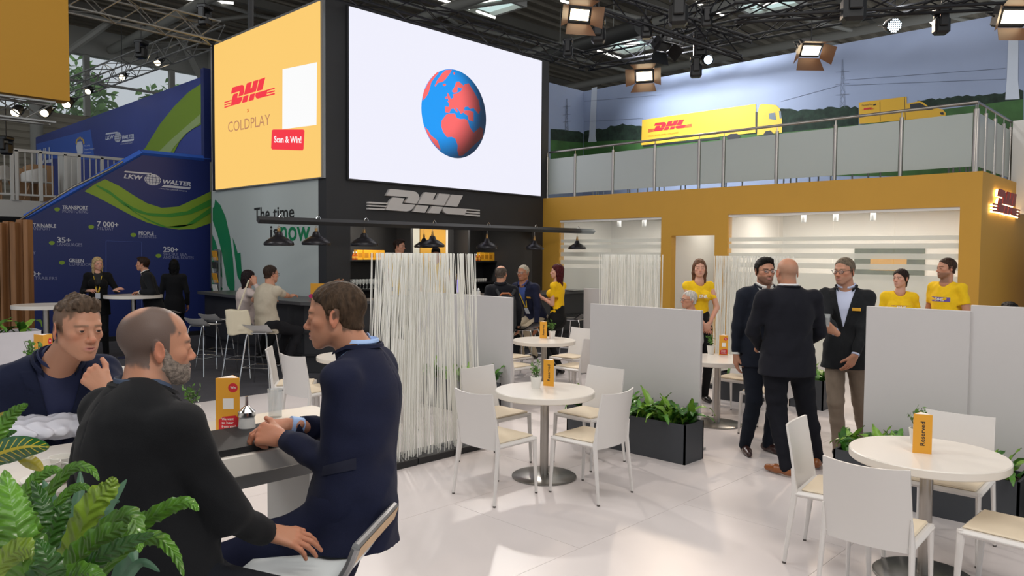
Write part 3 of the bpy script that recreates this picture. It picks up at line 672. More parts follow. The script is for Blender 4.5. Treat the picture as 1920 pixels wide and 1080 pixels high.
for x_, y_ in ((9.5, 38.5), (17.5, 38.5), (1.0, 38.5)):
    tag(MB().tube([(x_, y_, 0), (x_, y_, 12.3)], .26, 12).tube([(x_, y_, 9.6), (x_+2.6, y_-2, 12.2)], .16, 8).tube([(x_, y_, 9.6), (x_-2.6, y_-2, 12.2)], .16, 8).build('hall_column', m_beamw, None, True), 'grey hall column with forked struts by the far windows', 'column', 'hall columns')
dct = MB().tube([onZ(10.6, 1010, 112), onZ(10.6, 1200, 50)], .32, 12); tag(dct.build('air_duct', mat('duct_grey', '6f6e6c', .5, .5), None, True), 'fat round ventilation duct under the roof right of the tower', 'duct')
for q_ in (onZ(10.6, 1050, 99), onZ(10.6, 1150, 66)): tag(MB().cyl(q_, q_+np.array([0, 0, 1.9]), .015, n=6).build('duct_hanger', m_beamw), 'thin rod holding the round air duct', 'rod', 'rods holding the air duct')
for a, b in (((822, -2), (844, 5)), ((849, 7), (880, 16)), ((894, 21), (928, 33)), ((1089, 86), (1104, 91)), ((1121, 95), (1163, 109)), ((1306, 5), (1356, 29)), ((1736, 33), (1751, 46)), ((1052, 1), (1075, 8)), ((340, -4), (415, 6)), ((378, 0), (438, 6))):
    p, q = onZ(11.9, *a), onZ(11.9, *b); tag(MB().tube([p, q], .055, 6).build('strip_light', m_rooflite), 'white strip light glowing under the hall roof', 'light', 'strip lights under the hall roof')
for a, lab in (((1181, 79), 'square skylight glowing above the mural corner'), ((915, 2), 'skylight at the top edge above the video wall'), ((1440, 0), 'skylight at the top edge above the right truss'), ((1850, 68), 'skylight glimpsed behind the right lamp')):
    p = onZ(12.38, *a); r = thing('skylight', lab, 'skylight', (p[0], p[1], 12.35))
    MB().bb(-1, 1, -1, 1, 0, .03).build('glazing', m_sky, r); MB().bb(-1.15, 1.15, -1.15, -1, -.2, .05).bb(-1.15, 1.15, 1, 1.15, -.2, .05).bb(-1.15, -1, -1, 1, -.2, .05).bb(1, 1.15, -1, 1, -.2, .05).build('frame', m_white, r)
    MB().bb(-.35, .35, -.35, .35, -.06, -.01).build('lens', m_rooflite, r)
# ---- trusses
def truss(p, q, w, m, lab, step=.5, rt=.022, rd=.011, group=None):
    p = np.asarray(p, float); q = np.asarray(q, float); L = np.linalg.norm(q-p); d = (q-p)/L; s_ = nrm(np.cross(d, (0, 0, 1.))); u = np.cross(s_, d)
    c = [s_*w/2+u*w/2, -s_*w/2+u*w/2, -s_*w/2-u*w/2, s_*w/2-u*w/2]
    r = thing('lighting_truss', lab, 'truss', tuple(p), 0, group)
    for k in c: MB().tube([k, k+d*L], rt, 6).build('chord', m, r)
    n = int(L/step); mb = MB()
    for i in range(n):
        for k in range(4):
            a, b = c[k]+d*(i*L/n), c[(k+1) % 4]+d*((i+1)*L/n)
            if (i+k) % 2: a, b = c[(k+1) % 4]+d*(i*L/n), c[k]+d*((i+1)*L/n)
            mb.tube([a, b], rd, 4, False)
    stuff(mb.build('lattice', m, r)); return r
ZA = 6.5
A0 = onY(10.9, 560, -60); A1 = onY(10.9, 1095, 138); ZA = A1[2]+.27
truss((5.5, 10.9, ZA), (A1[0]+.2, 10.9, ZA), .3, m_truss, 'black lighting truss running above the top edge of the video wall')
TXB = A1[0]
truss((TXB, 10.9, ZA), (TXB, -3.0, ZA-.25), .34, m_truss, 'black lighting truss running along in front of the mural')
truss(tuple(atD(1085, -12, 13)), tuple(atD(1400, 92, 12.0)), .3, m_truss, 'black truss crossing the top centre towards the mural truss')
truss(tuple(atD(1400, -12, 11)), tuple(atD(1250, 55, 14)), .28, m_truss, 'short black truss crossing over the mural corner')
truss(tuple(atD(1380, 18, 10)), tuple(atD(1960, -12, 9.6)), .26, m_truss, 'black truss along the top right edge of the view')
S0 = atD(404, 62, 15.5); S1 = atD(120, -6, 13.2); S2 = atD(120, 172, 21)
truss(S1, S0, .4, m_silvertruss, 'silver truss running from the amber banner to the upper corner', .45)
truss(S0, S2, .4, m_silvertruss, 'silver truss running back towards the hall windows', .45)
truss((hx-6, 13.35, hb[0][2]-.2), (hx-.2, 13.35, hb[0][2]-.2), .3, m_silvertruss, 'silver truss under the hanging amber banner', .4)
# ================================================================ FURNITURE
m_chair = mat('chair_plastic', 'dad6d2', .32, coat=.2); m_pad = mat('cream_pad', 'dccdb4', .7, bump=.1, bscale=300)
m_foot = mat('foot_grey', '55504c', .5)
def chair_proto():
    r = thing('dining_chair', 'x', 'chair')
    def back(u, v):
        x = (u-.5)*(.43-.02*v); c = 1-(2*u-1)**2; z = .405+.415*v+(.012*(1-c) if v > .99 else 0)
        return (x, -.205-.045*v**1.5-.035*c-.02*v, z)
    n, k = 13, 8; mb = MB(); mb.grid(back, n, k)
    f = [back(i/(n-1), j/(k-1)) for i in range(n) for j in range(k)]
    mb.add([(a, b+.014, c) for a, b, c in f], [(i*k+j+1, (i+1)*k+j+1, (i+1)*k+j, i*k+j) for i in range(n-1) for j in range(k-1)])
    o = n*k
    for j in range(k-1):
        mb.f.append((j, j+1, o+j+1, o+j)); e = (n-1)*k; mb.f.append((e+j+1, e+j, o+e+j, o+e+j+1))
    for i in range(n-1): mb.f.append((i*k+k-1, (i+1)*k+k-1, o+(i+1)*k+k-1, o+i*k+k-1)); mb.f.append(((i+1)*k, i*k, o+i*k, o+(i+1)*k))
    mb.build('backrest', m_chair, r, True, 50)
    MB().box((0, 0, .432), (.45, .43, .034), None, .014).build('seat_frame', m_chair, r)
    MB().box((0, .01, .455), (.385, .37, .016), None, .007).build('seat_pad', m_pad, r)
    for sx in (-1, 1):
        MB().tube([(sx*.209, -.226, .58), (sx*.210, -.206, .44), (sx*.225, -.255, .012)], [.007, .020, .012], 8, True, .8).build('leg', m_chair, r, True)
        MB().tube([(sx*.205, .195, .445), (sx*.212, .215, .012)], [.021, .012], 8, True, .8).build('leg', m_chair, r, True)
        MB().cyl((sx*.225, -.255, 0), (sx*.225, -.255, .012), .011, n=8).build('foot_glide', m_foot, r); MB().cyl((sx*.212, .215, 0), (sx*.212, .215, .012), .011, n=8).build('foot_glide', m_foot, r)
    return r
CH0 = chair_proto(); _used = [0]
def chair(x, y, ang, label, group=None):
    """ang: direction the sitter looks (degrees, world)"""
    rz = math.radians(ang-90)
    if not _used[0]: _used[0] = 1; CH0.location = (x, y, 0); CH0.rotation_euler = (0, 0, rz); CH0['label'] = label; return CH0
    return dup(CH0, (x, y, 0), rz, label)
def rtable(x, y, label, r=.415, z=.73, base=.27, dark=False, pole=.035):
    t = thing('round_table', label, 'table', (x, y, 0))
    MB().lathe([(.01, z-.05), (r-.006, z-.05), (r, z-.044), (r, z-.006), (r-.006, z), (.001, z)], n=56).build('tabletop', mat('table_white', 'e4ddd3', .3, coat=.15), t, True, 30)
    MB().cyl((0, 0, .012), (0, 0, z-.05), pole, n=20).build('column', m_steel, t, True, 50)
    MB().lathe([(base, 0), (base, .010), (base-.01, .016), (.04, .022), (.001, .022)], n=48).build('base_plate', mat('base_steel', '8b8a86', .3, .9), t, True, 30)
    return t
rtable(4.68, 4.14, 'white round cafe table in the centre with a small plant on it')
rtable(4.77, 1.27, 'white round cafe table at lower right, largest in view')
rtable(7.46, 6.62, 'white round cafe table behind the centre one, between the two grey partitions')
rtable(7.53, 4.12, 'white round cafe table partly hidden by the middle grey partition')
rtable(4.75, 7.0, 'white round cafe table behind the white rod screen')
chair(4.09, 4.10, 0, 'white chair left of the centre table, back to the camera, cream seat')
chair(4.62, 3.62, 92, 'white chair right of the centre table, back to the camera, cream seat')
chair(4.70, 4.72, -90, 'white chair behind the centre table at its left')
chair(5.28, 4.16, 180, 'white chair behind the centre table at its right')
chair(4.64, 1.71, -82, 'white chair turned sideways at the left of the lower right table')
chair(4.16, 1.33, 3, 'white chair in front of the lower right table, broad back to the camera')
chair(5.34, 1.30, 182, 'white chair behind the lower right table against the grey partition')
chair(4.60, .80, 88, 'white chair cut off by the right edge, seat pad showing')
chair(6.86, 6.62, 0, 'white chair in front of the far cafe table, left one')
chair(7.42, 6.02, 90, 'white chair in front of the far cafe table, right one next to the middle partition')
chair(7.46, 7.22, -90, 'white chair behind the far cafe table beside the left partition')
chair(8.06, 6.66, 180, 'white chair behind the far cafe table at its right')
chair(7.50, 3.52, 90, 'white chair at the half hidden table, behind the bearded man')
chair(8.10, 4.16, 180, 'white chair with cream seat beyond the half hidden table')
chair(7.52, 4.72, -90, 'white chair hidden mostly by the middle partition, leg showing')
chair(4.2, 7.32, -35, 'white chair with tall narrow back left of the rod screen, behind the profile man')
chair(4.15, 6.85, 5, 'white chair behind the rod screen, nearer one')
chair(4.75, 6.42, 90, 'white chair seen through the rods in front of the hidden table')
chair(5.3, 7.1, 185, 'white chair seen through the rods beyond the hidden table')
# ---- grey partitions
def partition(x, y0, y1, h, label):
    t = thing('partition', label, 'partition', (x, (y0+y1)/2, 0)); L = y1-y0
    MB().bb(-.02, .02, -L/2, L/2, .02, h, .003).build('panel', m_lilac, t); MB().bb(-.15, .15, -L/2+.02, -L/2+.08, 0, .02).bb(-.15, .15, L/2-.08, L/2-.02, 0, .02).build('foot_plate', m_alu, t)
partition(6.3, 3.62, 4.93, 1.345, 'plain pale grey partition in the middle behind the long planter')
partition(6.3, 6.09, 8.0, 1.355, 'plain pale grey partition behind the rod screen, left one')
partition(6.4, 1.44, 2.18, 1.46, 'wide pale grey partition at right, left section')
partition(6.42, -.6, 1.445, 1.505, 'taller section of the right pale grey partition')
pl_ = onX(9.3, 1096, 540); partition(9.3, onX(9.3, 1160, 540)[1], pl_[1], pl_[2], 'small pale grey partition corner behind the far table')
# ---- white rod screens on black bases
m_rod = mat('white_rod', 'ecebe4', .5)
rod_m = [MB().tube([(0, 0, .0), (R_.uniform(-.02, .02), R_.uniform(-.01, .01), .9), (R_.uniform(-.05, .05), R_.uniform(-.02, .02), 1.80)], [.0036, .0040, .0040], 5).mesh('rod', m_rod) for _ in range(7)]
def rod_screen(x0, x1, y0, y1, h, label, n, along='x', bases=1, lean=.10):
    t = thing('rod_screen', label, 'screen', ((x0+x1)/2, (y0+y1)/2, 0)); cx, cy = (x0+x1)/2, (y0+y1)/2
    for b in range(bases):
        if along == 'x': a0 = x0+(x1-x0)*b/bases; a1 = x0+(x1-x0)*(b+1)/bases; MB().bb(a0-cx+.004, a1-cx-.004, y0-cy, y1-cy, 0, .06, .004).build('base', m_black2, t)
        else: a0 = y0+(y1-y0)*b/bases; a1 = y0+(y1-y0)*(b+1)/bases; MB().bb(x0-cx, x1-cx, a0-cy+.004, a1-cy-.004, 0, .06, .004).build('base', m_black2, t)
    for i in range(n):
        u, v = R_.random(), R_.random()
        px_ = (x0-cx+.02)+(x1-x0-.04)*u; py_ = (y0-cy+.02)+(y1-y0-.04)*v
        o = link('rod', rod_m[i % 7], t, (px_, py_, .055), R_.uniform(0, 6.28))
        l = (u-.5)*-2*lean*.5
        o.scale = (1, 1, (h-.055)/1.8); o.rotation_mode = 'XYZ'
        o.rotation_euler = ((0, (l if along == 'x' else 0)+R_.uniform(-.012, .012), 0)) if along == 'x' else (-((v-.5)*-2*lean*.5)+R_.uniform(-.012, .012), 0, 0)
rod_screen(3.72, 5.0, 5.14, 5.42, 1.86, 'white rod screen on black bases in the centre of the stand', 225, 'x', 3, .12)
a, b = onX(8.9, 1122, 478), onX(8.9, 1240, 478)
rod_screen(8.85, 9.05, b[1], a[1], 1.87, 'dense white rod screen behind the middle partition', 170, 'y', 1, .04)
a, b = onX(9.6, 1337, 483), onX(9.6, 1420, 483)
rod_screen(9.5, 9.7, b[1]-.5, a[1], 1.86, 'white rod screen behind the bearded man', 200, 'y', 1, .03)
# ---- bar counter
m_bar = mat('bar_dark', '2b2b2e', .5, nz=.05, nscale=2); m_bart = mat('bar_top', '4a4a4c', .35)
bc = thing('bar_counter', 'long dark bar counter wrapping the tower corner', 'counter', (6.5, 10.3, 0))
inner = [(6.85, 14.3), (6.85, 11.0), (6.95, 10.65), (7.3, 10.5), (13.4, 10.6)]; outer = [(13.4, 9.95), (7.1, 9.85), (6.3, 9.9), (5.98, 10.25), (5.95, 10.8), (6.15, 14.3)]
def offp(poly, d): return poly
under(MB().slab([(x, y, 1.06) for x, y in inner+outer], (0, 0, .05)).build('counter_top', m_bart), bc)
o2 = [(13.3, 10.07), (7.12, 9.98), (6.4, 10.02), (6.1, 10.35), (6.07, 10.8), (6.27, 14.25)]; i2 = [(6.7, 14.25), (6.7, 11.0), (6.85, 10.55), (7.2, 10.4), (13.3, 10.45)]
under(MB().slab([(x, y, 0.01) for x, y in i2+o2], (0, 0, 1.05)).build('body', m_bar), bc)
o3 = [(13.25, 10.03), (7.12, 9.94), (6.38, 9.98), (6.06, 10.33), (6.03, 10.8), (6.23, 14.2)]
under(MB().tube([(x, y, .62) for x, y in o3], .012, 6).tube([(x, y, .28) for x, y in o3], .02, 6).build('trim_line', m_black2), bc)
# back shelves with goods
def shelf(x0, x1, z, lab, y0=12.9, th=.03):
    o = MB().bb(x0, x1, y0, 13.4, z-th, z).build('shelf', m_black2); return tag(o, lab, 'shelf')
SY = 13.05
zs1 = onY(SY, 690, 487)[2]; zs2 = onY(SY, 690, 541)[2]
xa, xb = onY(SY, 655, 500)[0], onY(SY, 762, 500)[0]; xc, xd = onY(SY, 888, 500)[0], onY(SY, 1012, 500)[0]
shelf(xa-.1, xb, zs1, 'upper left bar shelf carrying amber boxes'); shelf(xa-.1, xb, zs2, 'lower left bar shelf carrying wine glasses')
zs3 = onY(SY, 950, 489)[2]; zs4 = onY(SY, 950, 527)[2]
shelf(xc-.3, xd, zs3, 'upper right bar shelf carrying amber boxes'); shelf(xc-.3, xd, zs4, 'lower right bar shelf carrying white cups')
struct(MB().bb(xb, xb+.06, 12.9, 13.4, 0, 2.62).bb(xc-.32, xc-.26, 12.9, 13.4, 0, 2.62).build('trim_1', m_black))
pw = thing('bar_back_panel', 'pale and amber panel between the two bar shelves', 'panel', ((xb+xc)/2, 13.36, 1)); w0, w1 = onY(13.3, 765, 450)[0], onY(13.3, 841, 450)[0]
under(MB().bb(w0, w0+.35, 13.33, 13.39, 1.0, 2.45).build('pale_strip', m_stripe), pw); under(MB().bb(w0+.37, w1-.06, 13.33, 13.39, 1.0, 2.42).build('amber_panel', m_amber), pw); under(MB().bb(w1-.06, w1, 13.32, 13.39, 1.0, 2.42).build('white_edge', m_white), pw)
m_box = mat('amber_carton', 'f6b428', .5); m_btl = mat('amber_glass', 'b8561c', .15, alpha=.9)
def carton(x, z, lab, k):
    c = thing('carton', lab, 'box', (x, SY, z)); MB().bb(-.07, .07, -.06, .06, 0, .20, .004).build('box', m_box, c); MB().bb(-.05, .05, -.064, -.061, .05, .14).build('print', mat('carton_print', 'c8841c', .5), c)
def bottle(x, z, lab):
    c = thing('bottle', lab, 'bottle', (x, SY-.05, z)); MB().lathe([(.03, 0), (.03, .09), (.012, .12), (.011, .14)], n=12).build('glass', m_btl, c, True); MB().lathe([(.014, .14), (.014, .165), (.001, .165)], n=10).build('cap', m_white, c); MB().lathe([(.0305, .03), (.0305, .07)], n=12).build('paper_label', m_amber, c)
for i, px in enumerate((672, 684, 694, 704, 713)): carton(onY(SY, px, 480)[0], zs1, '%s amber carton from the left on the left bar shelf' % ('first', 'second', 'third', 'fourth', 'fifth')[i], i)
for i, px in enumerate((901, 909, 917, 925, 934)): carton(onY(SY, px, 480)[0], zs3, '%s amber carton from the left on the right bar shelf' % ('first', 'second', 'third', 'fourth', 'fifth')[i], i)
for i, px in enumerate((660, 665)): bottle(onY(SY, px, 480)[0], zs1, ('small amber bottle at the far left end of the left bar shelf', 'small amber bottle just left of the left cartons')[i])
for i, px in enumerate((891, 896, 940, 948)): bottle(onY(SY, px, 480)[0], zs3, ('small amber bottle left of the right cartons, outer one', 'small amber bottle touching the right cartons on their left', 'small amber bottle just right of the right cartons', 'small amber bottle farthest right on the right bar shelf')[i])
m_wg = mat('wine_glass', 'd5dadb', .05, alpha=.3, spec=.8)
g0 = None
for k in range(2):
    for i in range(9):
        x_ = onY(SY, 659+i*6.2, 535)[0]; y_ = SY-.08+k*.12
        if g0 is None:
            g0 = thing('wine_glass', 'empty wine glass on the lower left bar shelf', 'glass', (x_, y_, zs2), 0, 'wine glasses on the lower left bar shelf')
            MB().lathe([(.03, 0), (.004, .006), (.004, .08), (.03, .11), (.036, .15), (.028, .20)], n=14).build('bowl', m_wg, g0, True)
        else: dup(g0, (x_, y_, zs2))
for i in range(5):
    x_ = onY(SY, 893+i*4.2, 522)[0]; c = thing('cup', 'white cup on the lower right bar shelf', 'cup', (x_, SY, zs4), 0, 'white cups on the lower right bar shelf')
    MB().lathe([(.025, 0), (.04, .03), (.042, .08), (.038, .08), (.03, .01), (.001, .008)], n=14).build('bowl', m_chair, c, True); MB().tube([(.04, 0, .065), (.065, 0, .05), (.04, 0, .025)], .005, 6).build('handle', m_chair, c, True)
# recessed downlights in the bar ceiling
for i, px in enumerate((693, 733, 800, 815, 923, 954)):
    p = onZ(2.6, px, 437 if px < 760 else 442); d_ = thing('downlight', '%s glowing round downlight from the left under the bar ceiling' % ('first', 'second', 'third', 'fourth', 'fifth', 'sixth')[i], 'light', (p[0], min(max(p[1], 11.8), 13.2), 2.618))
    MB().lathe([(.001, .0), (.075, .0)], n=20).build('lamp', mat('downlight_glow', 'fff6e6', emit=7), d_); MB().lathe([(.075, -.004), (.095, -.004), (.095, .018)], n=20).build('ring', m_alu, d_)
area('bar_light', (8.6, 12.5, 2.58), (8.6, 13.1, .8), 26, 1.6, .2, (1, .92, .8)); area('bar_light', (11.2, 12.5, 2.58), (11.2, 13.1, .8), 26, 1.6, .2, (1, .92, .8))
# ---- pendant lamps on the long dark beam
LB = 10.35
bm = thing('lamp_beam', 'long dark beam carrying the pendant lamps over the bar', 'beam', (9, LB, 2.3))
a, b = onY(LB, 484, 412), onY(LB, 1113, 434)
under(MB().tube([a, b], .055, 4).build('beam', mat('beam_dark', '353536', .5)), bm)
for i, x_ in enumerate((8.1, 11.9)): under(MB().bb(x_-.03, x_+.03, LB, TY, 2.36, 2.42).build('bracket', mat('beam_dark', '353536')), bm)
m_shade = mat('lamp_shade_black', '2a282c', .3, .3); m_brass = mat('brass', 'a88352', .3, .9)
def pendant(x, y, zb, zr, lab, sc=1):
    r = thing('pendant_lamp', lab, 'lamp', (x, y, zr)); sc_ = sc; L = zb-zr
    pr_ = [(.20, .0), (.205, .02), (.195, .045), (.12, .10), (.06, .13), (.05, .17), (.032, .19)]
    mb = MB().lathe([(a*sc_, b*sc_) for a, b in pr_]+[(a*sc_*.97, b*sc_-.004) for a, b in pr_[::-1]], n=32); mb.f = mb.f[:-2]; mb.build('shade', m_shade, r, True, 50)
    MB().lathe([(.026, .185), (.026, .22), (.015, .225), (.012, .26), (.003, .262)], n=14).build('socket', m_brass, r, True)
    for sx in (-1, 1): MB().tube([(sx*.022, 0, .2), (sx*.026, 0, .26), (0, 0, .29)], .003, 5).build('bracket', m_brass, r)
    MB().cyl((0, 0, .26), (0, 0, L), .0035, n=6).build('cord', m_alu, r)
    MB().tube([(0, 0, L-.02), (0, -.01, L+.06), (.03, -.01, L+.10), (.07, -.01, L+.06), (.06, -.01, L-.0)], .007, 6).build('hook', m_chrome, r, True)
    MB().lathe([(.001, .05), (.03, .06), (.035, .09), (.02, .13)], n=12).build('bulb', m_white, r, True)
ords = ('first', 'second', 'third', 'fourth', 'fifth', 'sixth', 'seventh')
for i, (px, py) in enumerate(((523, 460), (593, 459), (683, 461), (811, 463), (913, 466), (1002, 468), (1082, 467))):
    p = onY(LB, px, py); bz_ = onY(LB, px, 412+(px-484)*.035)[2]; pendant(p[0], LB, bz_, p[2], 'black metal pendant lamp, %s from the left over the bar' % ords[i], (1.08, 1.08, 1.1, 1.05, 1.0, .96, .96)[i])
p = onY(12.2, 795, 464); pendant(p[0], 12.2, 2.6, p[2], 'black pendant lamp hanging behind the fourth one inside the bar')
# ---- bar stools
m_stool = mat('stool_white', 'e0ddda', .35, coat=.1)
def stool_proto():
    r = thing('bar_stool', 'x', 'stool')
    def f(u, v):
        a = (u-.5)*2; y = -.19+.38*v; z = .76+.10*max(0, (.35-v)/.35)**1.3+.008*a*a+.02*a*a*max(0, .5-v)
        return (a*(.205-.02*(2*v-1)**2), y-.03*max(0, .3-v), z)
    n, k = 11, 10; mb = MB(); mb.grid(f, n, k); mb.grid(lambda u, v: tuple(np.array(f(1-u, v))-np.array([0, 0, .014])), n, k)
    mb.build('seat', m_stool, r, True, 60)
    for sx in (-1, 1):
        for sy in (-1, 1): MB().tube([(sx*.13, sy*.12, .752), (sx*.15, sy*.14, .7), (sx*.225, sy*.215, 0)], .0095, 8).build('leg', m_chrome, r, True)
    q = [(.195, .187, .27), (-.195, .187, .27), (-.195, -.187, .27), (.195, -.187, .27), (.195, .187, .27)]
    MB().tube(q, .008, 6).build('footrest', m_chrome, r, True)
    q = [(.135, .125, .745), (-.135, .125, .745), (-.135, -.125, .745), (.135, -.125, .745), (.135, .125, .745)]; MB().tube(q, .009, 6).build('seat_rail', m_chrome, r, True)
    return r
ST0 = stool_proto()
def stool(x, y, ang, lab, first=[0]):
    rz = math.radians(ang-90)
    if not first[0]: first[0] = 1; ST0.location = (x, y, 0); ST0.rotation_euler = (0, 0, rz); ST0['label'] = lab; return
    dup(ST0, (x, y, 0), rz, lab)
_a = _F0*10.45+_R0*(489-960)/FL*10.45; stool(_a[0], _a[1], 35, 'white bar stool under the man in the tan shirt')
_a = _F0*11.3+_R0*(455-960)/FL*11.3; stool(_a[0], _a[1], 35, 'white bar stool under the woman resting her head on her hand')
_a = _F0*11.4+_R0*(380-960)/FL*11.4; stool(_a[0], _a[1], 20, 'empty white bar stool left of the seated couple, nearer one')
_a = _F0*12.2+_R0*(404-960)/FL*12.2; stool(_a[0], _a[1], 20, 'empty white bar stool left of the seated couple, farther one')
for i, (px, py, t_) in enumerate(((1290, 0, 0),)):
    pass
def black_stool(px, t_, lab):
    d_ = _F0+_R0*(px-960)/FL; p = d_*t_; r = dup(ST0, (p[0], p[1], 0), .3, lab)
    for c in r.children:
        if c.name.startswith('seat') and 'rail' not in c.name: c.data = c.data.copy(); c.data.materials[0] = m_shade
black_stool(988, 11.2, 'dark bar stool under the man with the backpack'); black_stool(1012, 11.9, 'dark bar stool under the man in the navy blazer'); black_stool(1078, 13.0, 'empty dark bar stool right of the red-haired woman')
# ---- high tables on the left
def high_table(x, y, label, r=.46, z=1.1):
    t = thing('high_table', label, 'table', (x, y, 0))
    MB().lathe([(.01, z-.05), (r, z-.05), (r, z), (.001, z)], n=48).build('tabletop', mat('table_white', 'e4ddd3'), t, True, 30)
    MB().cyl((0, 0, .01), (0, 0, z-.05), .04, n=16).build('column', m_steel, t, True, 50); MB().lathe([(.26, 0), (.26, .012), (.04, .02), (.001, .02)], n=32).build('base_plate', m_steel, t, True, 30)
p = onZ(1.1, 250, 553); high_table(p[0], p[1], 'white round bar table between the blonde woman and the dark-haired man', .47)
p = onZ(1.1, 86, 571); high_table(p[0], p[1], 'white round bar table behind the white planter', .42)
p = onZ(1.1, 105, 712); high_table(p[0], p[1], 'white round bar table behind the man with his hand on his chin', .56)
LT2 = p
# foreground high table: long white top on box legs
ft_ = thing('long_high_table', 'long white high table at which the three men in front sit', 'table', (1.1, 2.95, 0))
under(MB().bb(.15, 1.98, 2.64, 3.28, 1.02, 1.10, .004).build('tabletop', mat('table_white', 'e4ddd3')), ft_)
under(MB().bb(.25, 1.88, 2.74, 3.18, .94, 1.02).build('apron', mat('apron_grey', '8e8c8a', .6)), ft_)
for x_ in (.3, 1.66): under(MB().bb(x_, x_+.1, 2.78, 3.14, .03, .94).build('leg', m_white, ft_) if False else MB().bb(x_, x_+.1, 2.78, 3.14, .03, .94).build('leg', m_white), ft_)
under(MB().bb(.22, 1.92, 2.72, 3.2, 0, .03).build('foot_bar', m_white), ft_)
# foreground stool under the profile man: seat with raised wooden back edge
fs = thing('bar_stool', 'white moulded bar stool with wood-trimmed back under the man in profile', 'stool', (1.36, 2.27, 0))
_fd = nrm(-_R0+.15*_F0); _sd = nrm(np.cross(_fd, (0, 0, 1)))
def fsp(a, b, z): return _fd*a+_sd*b+np.array([0, 0, z])
prof = [(.22, .775), (.20, .795), (.10, .80), (-.06, .80), (-.14, .805), (-.185, .83), (-.215, .88), (-.235, .935)]
mb = MB(); k = len(prof)
def seatf(u, v, dz=0):
    i = v*(k-1); j = min(int(i), k-2); a = prof[j][0]+(prof[j+1][0]-prof[j][0])*(i-j); z = prof[j][1]+(prof[j+1][1]-prof[j][1])*(i-j)
    w_ = .21-.02*abs(v-.5); return fsp(a, (u-.5)*2*w_, z+dz)
mb.grid(lambda u, v: seatf(u, v), 9, 22).grid(lambda u, v: seatf(1-u, v, -.014), 9, 22).build('seat', mat('stool_seat_white', 'dfe4e4', .3), fs, True, 50)
for s_ in (0, 1): MB().tube([seatf(s_, v, -.007) for v in np.linspace(0, 1, 20)], .014, 8).build('edge_trim', m_alu, fs, True)
MB().tube([seatf(u, 1, -.004) for u in np.linspace(0, 1, 6)], .014, 8).build('back_trim', m_alu, fs, True)
MB().grid(lambda u, v: seatf(u, .86+.13*v)+_fd*-.018, 6, 3).build('wood_strip', mat('beech_wood', 'cfa878', .45, nz=.2, nscale=20), fs, True)
MB().cyl((0, 0, .02), (0, 0, .79), .035, .03, 20).build('column', m_chrome, fs, True); MB().lathe([(.22, 0), (.22, .012), (.05, .03), (.001, .03)], n=32).build('base_plate', m_chrome, fs, True)
MB().tube([(.03, 0, .3), (.2, .1, .3), (.2, -.1, .3), (-.03, 0, .3)], .012, 8).build('footrest', m_chrome, fs, True)
fs2 = dup(fs, (.87, 1.93, 0), -1.2, 'white bar stool under the man seen from behind'); fs3 = dup(fs, (.98, 3.78, 0), 2.2, 'white bar stool under the man with his hand on his chin')
# ================================================================ PEOPLE: signed-distance bodies turned into smooth meshes
def smin(a, b, k):
    if k <= 0: return np.minimum(a, b)
    h = np.clip(.5+.5*(b-a)/k, 0, 1); return b*(1-h)+a*h-k*h*(1-h)
def cone(a, b, ra, rb=None, sq=None):
    a = np.asarray(a, np.float32); b = np.asarray(b, np.float32); rb = ra if rb is None else rb
    ba = b-a; L2 = float(ba@ba)+1e-9
    def f(P):
        q = P-a
        if sq is not None: n, s_ = sq; n = np.asarray(n, np.float32); q = q+np.outer(q@n, n)*(1/s_-1)
        h = np.clip(q@ba/L2, 0, 1); q = q-h[:, None]*ba
        return np.sqrt(np.einsum('ij,ij->i', q, q))-(ra+(rb-ra)*h)
    m = max(ra, rb); return f, np.minimum(a, b)-m, np.maximum(a, b)+m
def ell(c, r, rot=None):
    c = np.asarray(c, np.float32); r = np.asarray(r, np.float32); Rm = None if rot is None else np.asarray(rot, np.float32)
    def f(P):
        q = P-c
        if Rm is not None: q = q@Rm          # columns of rot are the local axes
        k0 = np.sqrt(((q/r)**2).sum(1)); k1 = np.sqrt(((q/(r*r))**2).sum(1))+1e-9
        return k0*(k0-1)/k1
    m = float(r.max()); return f, c-m, c+m
def half(p, n):
    p = np.asarray(p, np.float32); n = np.asarray(n, np.float32); return (lambda P: (P-p)@n), None, None
def sdf_eval(ops, P, thr):
    D = np.full(len(P), 9., np.float32)
    for op, k, (f, lo, hi) in ops:
        if lo is None: m = slice(None); Q = P
        else:
            e = k+thr; m = np.nonzero(((P > lo-e) & (P < hi+e)).all(1))[0]
            if not len(m): continue
            Q = P[m]
        if op == 'd': D[m] = D[m]+f(Q)
        elif op == 'u': D[m] = smin(D[m], f(Q).astype(np.float32), k)
        elif op == 's': D[m] = -smin(-D[m], f(Q).astype(np.float32), k)
        else: D[m] = -smin(-D[m], -f(Q).astype(np.float32), k)
    return D
